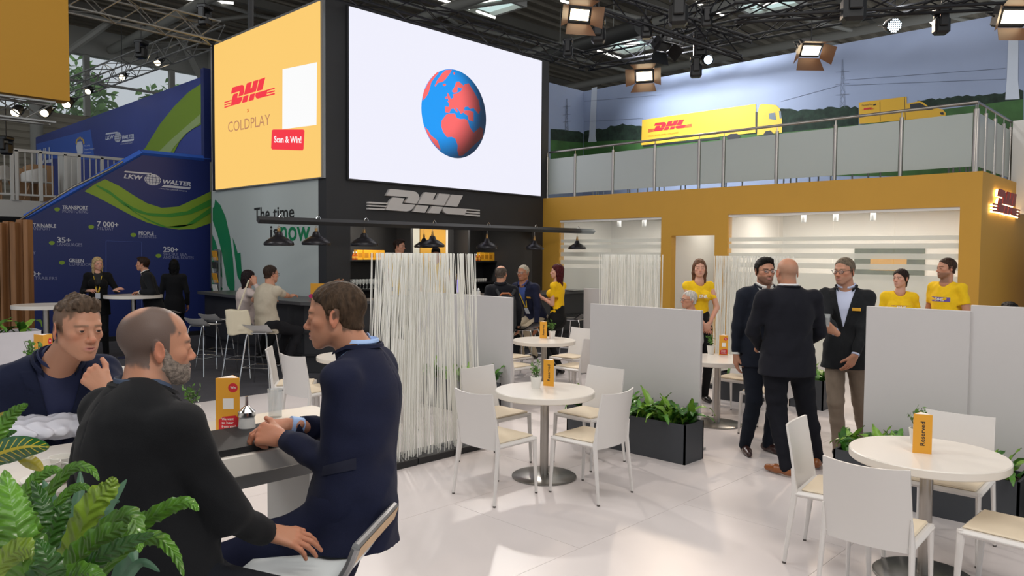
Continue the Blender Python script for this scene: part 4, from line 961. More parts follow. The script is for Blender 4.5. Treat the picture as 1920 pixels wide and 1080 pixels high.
def mesh_sdf(ops, h, bounds=None):
    if bounds is None:
        lo = np.min([o[2][1] for o in ops if o[0] == 'u'], axis=0)-.02; hi = np.max([o[2][2] for o in ops if o[0] == 'u'], axis=0)+.02
    else: lo, hi = map(np.asarray, bounds)
    B = 6; nb = np.ceil((hi-lo)/(B*h)).astype(int)+1; N = nb*B
    bi = np.stack(np.meshgrid(*[np.arange(n) for n in nb], indexing='ij'), -1).reshape(-1, 3)
    cen = (lo+(bi*B+(B-1)/2)*h).astype(np.float32); thr = B*h
    Dc = sdf_eval(ops, cen, thr*1.5); act = np.abs(Dc) < thr*1.35+.006
    D = np.where(Dc < 0, -9, 9).astype(np.float32).reshape(nb)
    D = np.repeat(np.repeat(np.repeat(D, B, 0), B, 1), B, 2)
    ab = bi[act]; loc = np.stack(np.meshgrid(*[np.arange(B)]*3, indexing='ij'), -1).reshape(-1, 3)
    idx = (ab[:, None, :]*B+loc[None]).reshape(-1, 3)
    P = (lo+idx*h).astype(np.float32)
    V = np.concatenate([sdf_eval(ops, P[i:i+400000], thr) for i in range(0, len(P), 400000)]) if len(P) else np.zeros(0)
    D[idx[:, 0], idx[:, 1], idx[:, 2]] = V
    S = D < 0; c = [S[i:S.shape[0]-1+i, j:S.shape[1]-1+j, k:S.shape[2]-1+k] for i in (0, 1) for j in (0, 1) for k in (0, 1)]
    sm = sum(x.astype(np.int8) for x in c); cell = (sm > 0) & (sm < 8)
    ci = np.argwhere(cell); vid = np.full(cell.shape, -1, np.int32); vid[cell] = np.arange(len(ci))
    acc = np.zeros((len(ci), 3)); cnt = np.zeros(len(ci))
    cor = [(i, j, k) for i in (0, 1) for j in (0, 1) for k in (0, 1)]
    for a in range(8):
        for b in range(a+1, 8):
            if sum(abs(p-q) for p, q in zip(cor[a], cor[b])) != 1: continue
            da = D[ci[:, 0]+cor[a][0], ci[:, 1]+cor[a][1], ci[:, 2]+cor[a][2]]; db = D[ci[:, 0]+cor[b][0], ci[:, 1]+cor[b][1], ci[:, 2]+cor[b][2]]
            m = (da < 0) != (db < 0); t_ = np.zeros(len(ci)); t_[m] = da[m]/(da[m]-db[m])
            t_ = np.clip(t_, 0, 1)[:, None]; p = np.array(cor[a])+t_*(np.array(cor[b])-np.array(cor[a])); acc[m] += p[m]; cnt[m] += 1
    verts = lo+(ci+acc/cnt[:, None])*h
    F = []
    for ax in range(3):
        o1, o2 = (ax+1) % 3, (ax+2) % 3
        sl0 = [slice(1, -1)]*3; sl0[ax] = slice(0, -1); sl1 = list(sl0); sl1[ax] = slice(1, None)
        A = S[tuple(sl0)]; Bq = S[tuple(sl1)]; e = np.argwhere(A != Bq)
        if not len(e): continue
        off = np.ones(3, int); off[ax] = 0; e2 = e+off
        sg = A[e[:, 0], e[:, 1], e[:, 2]]
        def vv(d1, d2):
            q = e2.copy(); q[:, o1] -= d1; q[:, o2] -= d2; return vid[q[:, 0], q[:, 1], q[:, 2]]
        q = np.stack([vv(1, 1), vv(0, 1), vv(0, 0), vv(1, 0)], 1); q[~sg] = q[~sg][:, ::-1]; F.append(q)
    F = np.concatenate(F); F = F[(F >= 0).all(1)]
    return verts, F
def np_mesh(name, parts, m, off=(0, 0, 0), col=None):
    vs = []; fs = []; o = 0
    for v, f in parts: vs.append(v); fs.append(f+o); o += len(v)
    v = np.concatenate(vs)-np.asarray(off); f = np.concatenate(fs)
    me = bpy.data.meshes.new(name); me.vertices.add(len(v)); me.vertices.foreach_set('co', v.astype(np.float32).ravel())
    me.loops.add(len(f)*4); me.loops.foreach_set('vertex_index', f.astype(np.int32).ravel())
    me.polygons.add(len(f)); me.polygons.foreach_set('loop_start', np.arange(0, len(f)*4, 4, dtype=np.int32)); me.polygons.foreach_set('loop_total', np.full(len(f), 4, np.int32))
    me.polygons.foreach_set('use_smooth', np.ones(len(f), bool)); me.materials.append(m)
    if col is not None:
        a = me.color_attributes.new('tone', 'FLOAT_COLOR', 'POINT'); a.data.foreach_set('color', np.concatenate([col, np.ones((len(col), 1))], 1).astype(np.float32).ravel())
    me.update(calc_edges=True); me.validate(); return me
m_skin = mat('skin', 'c08a6c', .5, attr='tone', bump=.12, bscale=420, spec=.35, sss=.12)
m_eye = mat('eye_white', 'd8d2cc', .15); m_lens = mat('spectacle_lens', 'dfe6ea', .05, alpha=.14)
def frame(look, up=(0, 0, 1)):
    y = nrm(look); x = nrm(np.cross(y, up)); z = np.cross(x, y); return np.stack([x, y, z], 1)   # columns right, forward, up
def head_ops(hs, nose=1, jaw=1, fat=0, female=False):
    j = jaw*(.9 if female else 1)
    O = [('u', 0, ell((0, -.014, .036), (.0745+fat*.3, .096, .082))), ('u', .03, ell((0, .030, -.030), (.060+fat, .056, .074))),
         ('u', .02, cone((-.050*j-fat*.5, .006, -.052), (-.018*j, .062, -.094), .019+fat*.4, .016)), ('u', .02, cone((.050*j+fat*.5, .006, -.052), (.018*j, .062, -.094), .019+fat*.4, .016)),
         ('u', .015, ell((0, .070, -.093), (.024*j, .018, .017))), ('u', .02, ell((0, .062, -.060), (.036, .028, .03))),
         ('u', .018, ell((-.044, .052, -.016), (.018, .019, .014))), ('u', .018, ell((.044, .052, -.016), (.018, .019, .014))),
         ('u', .016, cone((-.036, .071, .025), (-.010, .080, .020), .010, .009)), ('u', .016, cone((.036, .071, .025), (.010, .080, .020), .010, .009)),
         ('s', .012, ell((-.031, .094, .004), (.017, .017, .0115))), ('s', .012, ell((.031, .094, .004), (.017, .017, .0115))),
         ('u', .007, ell((-.031, .0745, .003), (.0150, .0145, .0125))), ('u', .007, ell((.031, .0745, .003), (.0150, .0145, .0125))),
         ('s', .001, ell((-.031, .090, .002), (.0125, .012, .0036))), ('s', .001, ell((.031, .090, .002), (.0125, .012, .0036))),
         ('u', .010, cone((0, .078, .014), (0, .093+.007*nose, -.027), .0078, .0110)), ('u', .006, ell((0, .095+.0075*nose, -.030), (.0130, .0120, .0105))),
         ('u', .006, ell((-.0125, .094, -.034), (.0075, .010, .0075))), ('u', .006, ell((.0125, .094, -.034), (.0075, .010, .0075))),
         ('u', .006, cone((-.021, .083, -.061), (0, .0925, -.0565), .0042, .0058)), ('u', .006, cone((.021, .083, -.061), (0, .0925, -.0565), .0042, .0058)),
         ('u', .006, cone((-.018, .084, -.0655), (0, .0915, -.0695), .0048, .0068)), ('u', .006, cone((.018, .084, -.0655), (0, .0915, -.0695), .0048, .0068)),
         ('s', .002, ell((0, .096, -.0628), (.023, .010, .0013)))]
    for sx in (-1, 1):
        a = .42*sx; Re = np.array([[math.cos(a), math.sin(a), 0], [-math.sin(a), math.cos(a), 0], [0, 0, 1]])
        tl = .2; Rt = np.array([[1, 0, 0], [0, math.cos(tl), -math.sin(tl)], [0, math.sin(tl), math.cos(tl)]])
        E = Re@Rt; c = np.array([.080*sx+fat*.4*sx, -.012, -.002])
        O += [('u', .006, ell(c, (.0065, .0175, .031), E)), ('s', .004, ell(c+np.array([.0075*sx, .004, .003]), (.005, .0105, .019), E)), ('u', .003, ell(c+np.array([.001*sx, .012, -.004]), (.004, .005, .008), E)), ('u', .004, ell(c+np.array([0, .004, -.028]), (.005, .008, .009), E))]
    return [(o, k*hs, scl(p, hs)) for o, k, p in O]
def scl(p, s):
    f, lo, hi = p; return (lambda P: f(P/s)*s), lo*s, hi*s
def xf(p, Rm, t_):
    """local prim -> world (Rm columns local axes)"""
    f, lo, hi = p; Rm = np.asarray(Rm, np.float32); t_ = np.asarray(t_, np.float32)
    if lo is None: return (lambda P: f((P-t_)@Rm)), None, None
    c = (lo+hi)/2; r = np.abs((hi-lo)/2); r = np.abs(Rm)@r; c = Rm@c+t_; return (lambda P: f((P-t_)@Rm)), c-r, c+r
def ss(x, a, b):
    t_ = np.clip((x-a)/(b-a), 0, 1); return t_*t_*(3-2*t_)
def skin_tone(L, base, brow=None, lips=(.55, .22, .2), stub=None, stubc=(.2, .17, .15), shave=None, fem=False):
    """colours belonging to the skin itself: lips, brows, stubble, shaved hair; L head-local coords"""
    c = np.tile(np.array(base[:3]), (len(L), 1)); x, y, z = np.abs(L[:, 0]), L[:, 1], L[:, 2]
    def mixc(w_, q): c[:] = c*(1-w_[:, None])+np.array(q)[None]*w_[:, None]
    red = np.array(base[:3])*np.array([1.12, .72, .66])
    mixc(.55*np.exp(-((x/.016)**2+((z+.030)/.014)**2))*(y > .085), red); mixc(.35*np.exp(-(((x-.045)/.018)**2+((z+.025)/.018)**2))*(y > .03), red)
    mixc(.5*(x > .079)*(np.abs(z) < .04)*(y < .02)*(y > -.05), red)
    mixc(.85*ss(y, .078, .084)*np.exp(-((z+.063)/.0075)**4)*np.exp(-(x/.021)**4), lips)
    if stub is not None:
        j = ss(-z, .035, .055)*ss(y, -.02, .02)*(1-.8*np.exp(-((z+.063)/.007)**4-(x/.021)**4)); mixc(stub*j, stubc)
    if brow is not None:
        bz = .0225-.10*np.clip(x-.026, 0, 1); mixc(.85*np.exp(-((z-bz)/.0042)**4)*ss(x, .008, .013)*(1-ss(x, .047, .053))*(y > .05), brow)
    if shave is not None:
        s_, colr, fn = shave; mixc(s_*fn(L), colr)
    return c
SKIN = {'a': lin('be8a6f'), 'b': lin('ba8468'), 'c': lin('cf9d86'), 'd': lin('a56f52'), 'e': lin('d3a28c')}
def hand_ops(W, d, n, side, s=1, curls=(.35, .4, .45, .5), spread=.06, thumb=.5, tdir=None):
    """W wrist, d along palm, n back of hand, side: +1 thumb on +x where x = d x n"""
    d = nrm(d); n = nrm(n-d*(n@d)); x = np.cross(d, n)*side
    def at(a, b, c): return W+(x*a+d*b+n*c)*s
    O = [('u', 0, cone(at(0, -.03, 0), at(0, .015, 0), .026*s, .025*s, (n, .74)))]
    bx = (.030, .010, -.011, -.030); by = (.088, .092, .087, .077); ln = ((.041, .026, .021), (.046, .029, .022), (.042, .027, .022), (.033, .020, .019))
    for i in range(4): O.append(('u', .014*s, cone(at(bx[i]*.6, .015, 0), at(bx[i], by[i], 0), .0155*s, .0115*s)))
    O.append(('u', .012*s, cone(at(.018, .015, -.006), at(.040, .055, -.012), .016*s, .013*s)))
    for i in range(4):
        p = at(bx[i], by[i], 0); ang = curls[i]*.9; lx = spread*(1.5-i)
        for q in range(3):
            dd = nrm(d*math.cos(ang)-n*math.sin(ang)+x*lx*(1 if q == 0 else .6)); e = p+dd*ln[i][q]*s
            O.append(('u', .003*s if q else .006*s, cone(p, e, (.0098-.0011*q)*s, (.0088-.0012*q)*s))); p = e; ang += curls[i]*(1.15 if q == 0 else .8)
    p = at(.040, .055, -.012); t1 = nrm(x*.55+d*.8-n*thumb) if tdir is None else nrm(tdir)
    e = p+t1*.034*s; O.append(('u', .006*s, cone(p, e, .0118*s, .0105*s)))
    t2 = nrm(t1*.9+d*.35-x*.25-n*thumb*.3); O.append(('u', .003*s, cone(e, e+t2*.027*s, .0103*s, .0085*s)))
    return O
def ik(a, b, l1, l2, pole):
    a = np.asarray(a, float); b = np.asarray(b, float); d = b-a; L = min(np.linalg.norm(d), (l1+l2)*.995); u = nrm(d)
    b = a+u*L; x = (l1*l1-l2*l2+L*L)/(2*L); h = math.sqrt(max(l1*l1-x*x, 0)); p = np.asarray(pole, float); p = nrm(p-u*(p@u)); return a+u*x+p*h, b
def wave(P, seeds, amp, freq):
    r = np.zeros(len(P), np.float32)
    for i in range(3):
        k = np.array([math.sin(seeds*1.7+i*2.1), math.cos(seeds*2.3+i*1.3), math.sin(seeds+i*3.7)*.8], np.float32)*freq*(1+.45*i)
        r += np.sin(P@k+seeds+i+1.5*np.sin(P@k[::-1]*.6+i))/(1+i*.6)
    return r*amp
def v3(*a): return np.array(a, float)
PRES = {'n': 0}
def person(label, pel, face, neck, head, look, up=(0, 0, 1), s=1.0, h=.009, hh=.006, skin='a', fem=False, build=1.0,
           hands=None, feet=None, top='jacket', topc='15171f', shirtc='e6e6ea', legc='14161e', shoec='1a1614', hair='short', hairc='3a2c20', nose=1, jaw=1, fat=0, stub=None, beard=None, brow=None, glasses=None,
           lanyard=None, badge=None, hem=.13, grp=None, legs=True, hunch=.0, tprint=None, vdepth=.34, shw=1.0, collar=True, bare=False, lip=(.5, .2, .18)):
    PRES['n'] += 1; sd = PRES['n']
    pel = v3(*pel); neck = v3(*neck); head = v3(*head); face = nrm(v3(face[0], face[1], 0)); R3 = nrm(np.cross(face, (0, 0, 1))); u = nrm(neck-pel); fw = np.cross(u, R3)
    T = np.linalg.norm(neck-pel); seated = any(v3(*d_['at'])[2] > .2 for d_ in (feet or {}).values()); wd = build*s*(.92 if fem else 1)
    root = thing('person', label, 'person', (pel[0], pel[1], 0), 0, grp); off = np.array(root.location)
    mid = pel+u*T*.5-fw*hunch; chest = pel+u*T*.72-fw*hunch*.7; top_ = pel+u*T*.835
    sh = {k: neck-u*.058*s+R3*sx*.172*wd*shw-fw*.005 for k, sx in (('R', 1), ('L', -1))}
    hip = {k: pel+R3*sx*.088*wd for k, sx in (('R', 1), ('L', -1))}
    la, lf = .285*s, .255*s; arm = {}
    hands = hands or {}
    for k, sx in (('R', 1), ('L', -1)):
        hd = hands.get(k, {}); tgt = v3(*hd['at']) if 'at' in hd else sh[k]+v3(0, 0, -.52*s)+R3*sx*.07+fw*.06
        pole = hd.get('pole', -fw*1.0+R3*sx*.6); el, wr = ik(sh[k], tgt, la, lf, pole); arm[k] = (el, wr, hd)
    def torso(e, k=.045):
        q = (fw, .72); b = wd
        O = [('u', 0, cone(pel+u*.02, mid, (.155 if not fem else .165)*b+e, (.142 if not fem else .122)*b+e, q)), ('u', k, cone(mid, chest, (.142 if not fem else .122)*b+e, (.160 if not fem else .142)*b+e, (fw, .70))),
             ('u', k, cone(chest, top_, (.158 if not fem else .140)*b+e, .122*b+e, (fw, .62)))]
        for x in 'RL': O.append(('u', k, cone(neck-u*.058*s+(sh[x]-neck)*.2, sh[x]+(neck-sh[x])*.06, .052*s+e, .050*s+e)))
        if fem:
            for sx in (1, -1): O.append(('u', .03, ell(chest+R3*sx*.065+fw*.085-u*.01, (.062+e,)*3)))
        return O
    rnd = lambda a, f=34: ('d', 0, ((lambda P: wave(P, sd, a, f)), None, None))
    # ---- skin
    Hf = frame(look, up); hs = s*(.96 if fem else 1.0)
    nk = [('u', 0, ell((0, 0, 0), (.001,)*3))]
    nb = Hf.T@(neck+u*.0+fw*.012-head)
    nr = (.050 if fem else .0585)*s+fat*.5
    tw = lambda L: Hf@np.asarray(L, float)+head
    O = [(o_, k_, xf(p_, Hf, head)) for o_, k_, p_ in head_ops(hs, nose, jaw, fat, fem)]+[('u', .022, cone(tw((0, -.022, -.045)), neck+fw*.012, nr*.96, nr*1.08)), ('u', .03, cone(neck+fw*.012, neck-u*.05, nr*1.05, nr*1.2))]
    for k in 'RL':
        el, wr, hd = arm[k]; fa = .85 if fem else 1; bm = bare or top in ('tee', 'polo')
        O += [('u', .02, cone(neck-u*.05, sh[k], .045*fa, .038*fa)), ('u', .02, cone(sh[k], el, (.045 if bm else .036)*s*fa, (.040 if bm else .032)*s*fa)), ('u', .01, cone(el, wr, (.040 if bm else .032)*s*fa, .0255*s*fa))]
        if hd.get('hide'): continue
        dd = nrm(v3(*hd['dir'])) if 'dir' in hd else nrm(wr-el); nn = v3(*hd['n']) if 'n' in hd else R3*(1 if k == 'R' else -1)+fw*.2
        O += hand_ops(wr, dd, nn, -1 if k == 'R' else 1, s*(.9 if fem else 1), hd.get('curl', (.3, .35, .4, .45)), hd.get('spread', .05), hd.get('thumb', .45), hd.get('tdir'))
    gv, hf = mesh_sdf(O, hh); hv = (gv-head)@Hf
    base = SKIN[skin]; shave = None
    if hair in ('fringe', 'buzz', 'shaved', 'quiff', 'short', 'thick'):
        def cover(L, st=hair):
            x, y, z = np.abs(L[:, 0]), L[:, 1], L[:, 2]; zl = np.where(y > .02, .045, np.where(y < -.03, -.055, -.012)); w_ = ss(z-zl+wave(L.astype(np.float32), 3, .004, 160), -.008, .012)*(1-ss(y, .045, .07))*(1-(x > .083))
            if st in ('fringe', 'shaved'): w_ = w_*(1-ss(z, .045, .085))
            if st == 'buzz':
                d1 = np.sqrt((L[:, 0]/.030)**2+((y+.062)/.030)**2)+(z < .06)*3; d2 = np.sqrt(((x-.040)/.024)**2+((y-.062)/.040)**2)+(z < .05)*3
                w_ = np.maximum(w_, ss(z, .06, .075)*(y < .075)*(x < .06)); w_ = w_*(.25+.75*ss(d1, .7, 1.35))*(.15+.85*ss(d2, .8, 1.2))

            return w_
        shave = (.86 if hair != 'shaved' else .4, lin(hairc)[:3], cover)
    hc = skin_tone(hv/hs, base, lin(brow or hairc)[:3] if brow != 'none' else None, lip, stub[0] if stub else None, lin(stub[1])[:3] if stub else (0, 0, 0), shave)
    isb = (np.linalg.norm(hv, axis=1) > .17*hs); hc[isb] = np.array(base[:3])
    kn = np.array(base[:3])*np.array([1.06, .82, .78])
    for k in 'RL':
        el, wr, hd = arm[k]; m_ = isb & (np.linalg.norm(gv-wr, axis=1) > .085) & (np.linalg.norm(gv-wr, axis=1) < .2); hc[m_] = hc[m_]*.65+kn*.35
    body = link('body', np_mesh('body', [(gv, hf)], m_skin, off, hc), root)
    # eyes
    for sx in (-1, 1):
        c = Hf@(np.array([.031*sx, .0742, .003])*hs)+head-off
        ey = MB().lathe([(.001, -.0121), (.006, -.0105), (.0105, -.006), (.0121, 0), (.0105, .006), (.006, .0105), (.001, .0121)], n=12)
        ey.v = [tuple(Hf@np.array([a, cc, b])*hs+c) for a, b, cc in ey.v]; eo = ey.build('eye', m_eye, body, True)
        ir = MB().lathe([(.0006, .0125), (.0062, .0112), (.0064, .0100)], n=12); ir.v = [tuple(Hf@np.array([a, cc, b])*hs+c) for a, b, cc in ir.v]; ir.build('iris', mat('iris_brown', '2e2018', .1), body, True)
    # ---- hair
    hm = mat('hair_'+hairc, hairc, .55, nz=.55, nscale=70, bump=1.0, bscale=150, stretch=(1, 1, .35), spec=.15)
    def strands(a=.004, fq=260): return ('d', 0, ((lambda P: (np.sin(P[:, 0]*fq+3*np.sin(P[:, 2]*60+P[:, 1]*40))*.5+np.sin(P[:, 1]*fq*.8+P[:, 0]*90+2*np.sin(P[:, 2]*70))*.5)*a), None, None))
    def line(fr=.068, side=.0, nape=-.062, temple=.03):
        def f(P):
            x, y, z = np.abs(P[:, 0])/hs, P[:, 1]/hs, P[:, 2]/hs
            zl = np.interp(y, [-.10, -.035, -.015, .012, .03, .055, .075, .2], [nape, nape+.01, .0, side-.012, temple, fr-.02, fr, fr])
            return (zl-z)*.8*hs
        return f, None, None
    HO = None
    if hair in ('short', 'quiff', 'thick'):
        t_ = {'short': .0045, 'quiff': .006, 'thick': .010}[hair]
        HO = [('u', 0, ell((0, -.014*hs, .036*hs), np.array([.0745+fat*.3+t_*.7, .096+t_, .082+t_*1.1])*hs)), ('u', .02, cone((0, -.03*hs, -.01*hs), (0, -.045*hs, -.05*hs), .060*hs, .052*hs))]
        if hair == 'quiff': HO = HO[:1]+[('u', .02, cone(np.array([-.03, .055, .102])*hs, np.array([.03, .06, .10])*hs, .018*hs, .018*hs)), ('u', .02, cone(np.array([0, .05, .105])*hs, np.array([0, -.04, .12])*hs, .02*hs, .014*hs))]
        if hair == 'thick': HO += [('u', .02, ell(np.array([0, .03, .10])*hs, np.array([.06, .06, .03])*hs))]
        HO += [strands({'short': .0015, 'thick': .0028, 'quiff': .0050}[hair])]
        if hair == 'quiff': HO += [('d', 0, ((lambda P: -.004*np.maximum(0, np.sin(P[:, 0]*190+5*np.sin(P[:, 1]*45)))*np.sin(P[:, 1]*160+4*np.sin(P[:, 0]*60))), None, None)), ('i', .014, ((lambda P: (np.interp(P[:, 1]/hs, [-.11, -.09, -.05, .03, .06, .2], [.02, .045, .066, .066, .069, .069])-P[:, 2]/hs)*hs, None, None)))]
        else: HO += [('i', .016, line(.074, .004, -.062, .040))]
        HO += [('s', .003, ((lambda P: np.maximum(np.abs(P[:, 0])/hs*-1+.070, np.abs(P[:, 2]/hs)-.026)*hs+np.where((P[:, 1]/hs > .010) | (P[:, 1]/hs < -.030), .05, 0)), None, None))]
    elif hair == 'fringe':
        HO = [('u', 0, ell((0, -.014*hs, .036*hs), np.array([.0745+fat*.3+.0035, .096+.0035, .082+.0035])*hs)), ('u', .02, cone((0, -.03*hs, -.01*hs), (0, -.045*hs, -.05*hs), .058*hs, .050*hs)), strands(.0016), ('i', .006, line(.05, .0, -.05, .035)), ('s', .010, ell(np.array([0, .01, .115])*hs, np.array([.066, .10, .062])*hs))]
        HO.append(('s', .003, ((lambda P: np.maximum(-np.abs(P[:, 0])/hs+.072, np.abs(P[:, 2]/hs)-.034)*hs+np.where((P[:, 1]/hs > .012) | (P[:, 1]/hs < -.038), .05, 0)), None, None)))
    elif hair == 'buzz':
        HO = [('u', .01, cone(np.array([0, -.02, .1155])*hs, np.array([0, .062, .1015])*hs, .0045*hs, .003*hs)), strands(.001)]
        HX = [('u', .01, cone(np.array([-.018, .0, .1135])*hs, np.array([-.010, .070, .096])*hs, .005*hs, .0035*hs)), ('u', .01, cone(np.array([.018, .0, .1135])*hs, np.array([.010, .070, .096])*hs, .005*hs, .0035*hs)), ('u', .01, cone(np.array([0, .0, .115])*hs, np.array([0, .082, .094])*hs, .006*hs, .004*hs)), strands(.002)]
    elif hair in ('long', 'bob', 'bun', 'ponytail'):
        HO = [('u', 0, ell((0, -.014*hs, .038*hs), np.array([.082, .104, .090])*hs)), ('u', .03, cone((0, -.04*hs, 0), (0, -.06*hs, -.06*hs), .068*hs, .05*hs))]
        hlen = {'long': .30, 'bob': .15, 'bun': .0, 'ponytail': .0}[hair]
        if hlen:
            dn = Hf.T@v3(0, 0, -1)
            for sx in (-1, 1):
                HO += [('u', .02, cone(np.array([.066*sx, -.01, .02])*hs, np.array([.072*sx, -.01, -.06])*hs, .026*hs, .024*hs)), ('u', .02, cone(np.array([.070*sx, -.012, -.06])*hs, np.array([.066*sx, -.02, -.05])*hs+dn*hlen*.75, .026*hs, .016*hs))]
            HO += [('u', .03, cone(np.array([-.03, -.06, -.03])*hs, np.array([-.03, -.075, -.05])*hs+dn*hlen, .045*hs, .022*hs)), ('u', .03, cone(np.array([.03, -.06, -.03])*hs, np.array([.03, -.075, -.05])*hs+dn*hlen, .045*hs, .022*hs))]
        if hair == 'bun': HO += [('u', .008, ell(np.array([0, -.115, -.03])*hs, (.032*hs,)*3))]
        if hair == 'ponytail': HO += [('u', .01, cone(np.array([0, -.10, .0])*hs, np.array([0, -.12, -.10])*hs, .026*hs, .014*hs))]
        def fh(P):
            x, y, z = np.abs(P[:, 0])/hs, P[:, 1]/hs, P[:, 2]/hs
            return np.maximum(y-(.028+np.clip(.058-x, 0, 1)*.0), np.minimum(.068-z, .2))*hs*.8
        def facecut(P):
            x, y, z = np.abs(P[:, 0])/hs, P[:, 1]/hs, P[:, 2]/hs
            return np.maximum(np.maximum(x-.064+np.clip(z-.02, 0, 1)*.5, z-.072+x*.5), .018-y)*hs
        HO += [strands(.0028, 220), ('s', .006, (facecut, None, None))]
    if HO is not None:
        v, f = mesh_sdf(HO, max(hh*.8, .003), (np.array([-.13, -.19, -.42 if hair in ('long', 'bob') else -.14]), np.array([.13, .14, .16])))
        if len(v): link('hair', np_mesh('hair', [(v@Hf.T+head, f)], hm, off), root)
    if beard:
        bc, bt = beard; full = head_ops(hs, nose, jaw, fat)
        def breg(P):
            x, y, z = np.abs(P[:, 0])/hs, P[:, 1]/hs, P[:, 2]/hs
            top = np.interp(y, [-.01, .01, .03, .05, .07, .085], [.012, .004, -.022, -.040, -.047, -.047])
            return np.maximum(np.maximum(z-top, -.004-y), -z-.122)*hs
        BO = full[:6]+[('u', .006, full[16][2]), ('u', .006, full[17][2]), ('u', .006, full[18][2]), ('u', .006, full[19][2]), ('d', 0, ((lambda P: -bt*np.clip(-breg(P)/hs/.022, -1, 1)+np.sin(P[:, 0]*300+P[:, 2]*200)*.0009+np.sin(P[:, 1]*310+P[:, 2]*120)*.0009), None, None)),
             ('i', .002, (breg, None, None)), ('s', .002, ell(np.array([0, .094, -.0635])*hs, np.array([.020, .022, .0075])*hs))]
        v, f = mesh_sdf(BO, max(hh*.8, .003), (np.array([-.1, -.04, -.14]), np.array([.1, .12, .03])))
        if len(v): link('beard', np_mesh('beard', [(v@Hf.T+head, f)], mat('hair_'+bc, bc, .6, nz=.5, nscale=90, bump=1, bscale=200), off), root)
    if glasses:
        gm = mat('spectacle_frame_'+glasses, glasses, .25); gb_ = MB(); ln_ = MB()
        for sx in (-1, 1):
            ring = [Hf@(np.array([.031*sx+.022*math.cos(a)*(1 if abs(math.cos(a)) < .8 else .97), .099, .002+.0165*math.sin(a)])*hs)+head-off for a in np.linspace(0, 2*math.pi, 15)]
            gb_.tube(ring, .0017*hs, 5, False); ln_.face(ring[:-1])
            gb_.tube([Hf@(np.array([.053*sx, .098, .008])*hs)+head-off, Hf@(np.array([.080*sx+fat*.4*sx, .07, .010])*hs)+head-off, Hf@(np.array([.083*sx+fat*.4*sx, -.005, .012])*hs)+head-off], .0017*hs, 5)
        gb_.tube([Hf@(np.array([x, y, z])*hs)+head-off for x, y, z in ((-.010, .100, .006), (0, .103, .009), (.010, .100, .006))], .0017*hs, 5)
        go = gb_.build('glasses', gm, root, True); ln_.build('lens', m_lens, go)
    # ---- torso clothing
    tm = mat('cloth_'+topc, topc, .85, bump=.25, bscale=500, nz=.06, nscale=30, sheen=.03, spec=.25)
    jk = top == 'jacket'; e = .022 if jk else (.018 if hem > 0 else .010)
    O = torso(e)
    if jk or top == 'blouse' or top == 'sweater':
        for k in 'RL':
            el, wr, hd = arm[k]; r1 = .058 if not fem else .048
            O += [('u', .035, cone(sh[k]-u*.004, el, (r1+.010)*s*build**.5, r1*s)), ('u', .02, cone(el, wr+nrm(el-wr)*.018, r1*s, (.041 if not fem else .035)*s))]
        if hem > 0:
            hp = pel-u*hem
            if legs == 'sit': hp = pel-u*hem*.6
            O.append(('u', .05, cone(pel+u*.05, hp, .165*wd+e, (.190 if legs != 'sit' else .185)*wd+e, (fw, .80))))
    else:
        if hem > 0: O.append(('u', .05, cone(pel+u*.05, pel-u*hem, .165*wd+e, .168*wd+e, (fw, .74))))
        for k in 'RL':
            el, wr, hd = arm[k]; q = sh[k]+(el-sh[k])*.62; O.append(('u', .03, cone(sh[k]-u*.004, q, (.060 if not fem else .047)*s, (.056 if not fem else .044)*s)))
    def loc(P): d_ = P-neck.astype(np.float32); return d_@R3.astype(np.float32), d_@fw.astype(np.float32), d_@u.astype(np.float32)
    def vw(z): return np.clip((z+vdepth)/vdepth, 0, 1.4)*.078*s
    def fold(P):
        z = (P-pel.astype(np.float32))@u.astype(np.float32)
        return wave(P, sd, .0030, 26)+np.sin(z*34+wave(P, sd+5, 2.6, 8))*.0024*(.4+.6*np.abs(np.sin(z*7+sd)))+np.abs(wave(P, sd+11, .0045, 13))
    if h < .0115: O.append(('d', 0, (fold, None, None)))
    if jk:
        def lap(P):
            x, y, z = loc(P); x = np.abs(x); w_ = vw(z); notch = 1-.9*((np.abs(z+.10-x*.3) < .008) & (x > w_+.028))
            return -(.006*((x > w_) & (x < w_+.018+.05*np.clip((z+vdepth)/vdepth, 0, 1)*np.where(z > -.10, .75, 1)) & (y > 0.02) & (z < .0))*notch)
        def vcut(P):
            x, y, z = loc(P); return np.maximum(np.maximum(np.abs(x)-vw(z), -y+.02), -(z+vdepth))
        O += [('d', 0, (lap, None, None)), ('s', .002, (vcut, None, None))]
        if h < .008:
            def seam(P):
                x, y, z = loc(P); b = (np.abs(x) < .0022) & (y < 0) & (z > -.75); return .003*b
            O.append(('d', 0, (seam, None, None)))
    neck_hole = cone(neck-u*.02+fw*.022, head-Hf[:, 2]*.06, (.070 if jk else .060)*s+fat*.4, .078*s)
    O.append(('s', .008, neck_hole))
    if jk or top in ('blouse', 'sweater'):
        for k in 'RL':
            el, wr, hd = arm[k]; d_ = nrm(wr-el); p_ = (wr+nrm(el-wr)*.018).astype(np.float32)
            def cuff(P, p_=p_, d_=d_.astype(np.float32)):
                q = P-p_; return np.maximum(-(q@d_), np.sqrt((q*q).sum(1))-.065)
            O.append(('s', 0, (cuff, p_-.07, p_+.07)))
    else:
        for k in 'RL':
            el, wr, hd = arm[k]; d_ = nrm(el-sh[k]); p_ = (sh[k]+(el-sh[k])*.62).astype(np.float32)
            def cuff(P, p_=p_, d_=d_.astype(np.float32)):
                q = P-p_; return np.maximum(-(q@d_), np.sqrt((q*q).sum(1))-.09)
            O.append(('s', 0, (cuff, p_-.09, p_+.09)))
    hmz = pel-u*(hem*.97 if hem > 0 else .03)
    O.append(('i', .0, half(hmz, -u)))
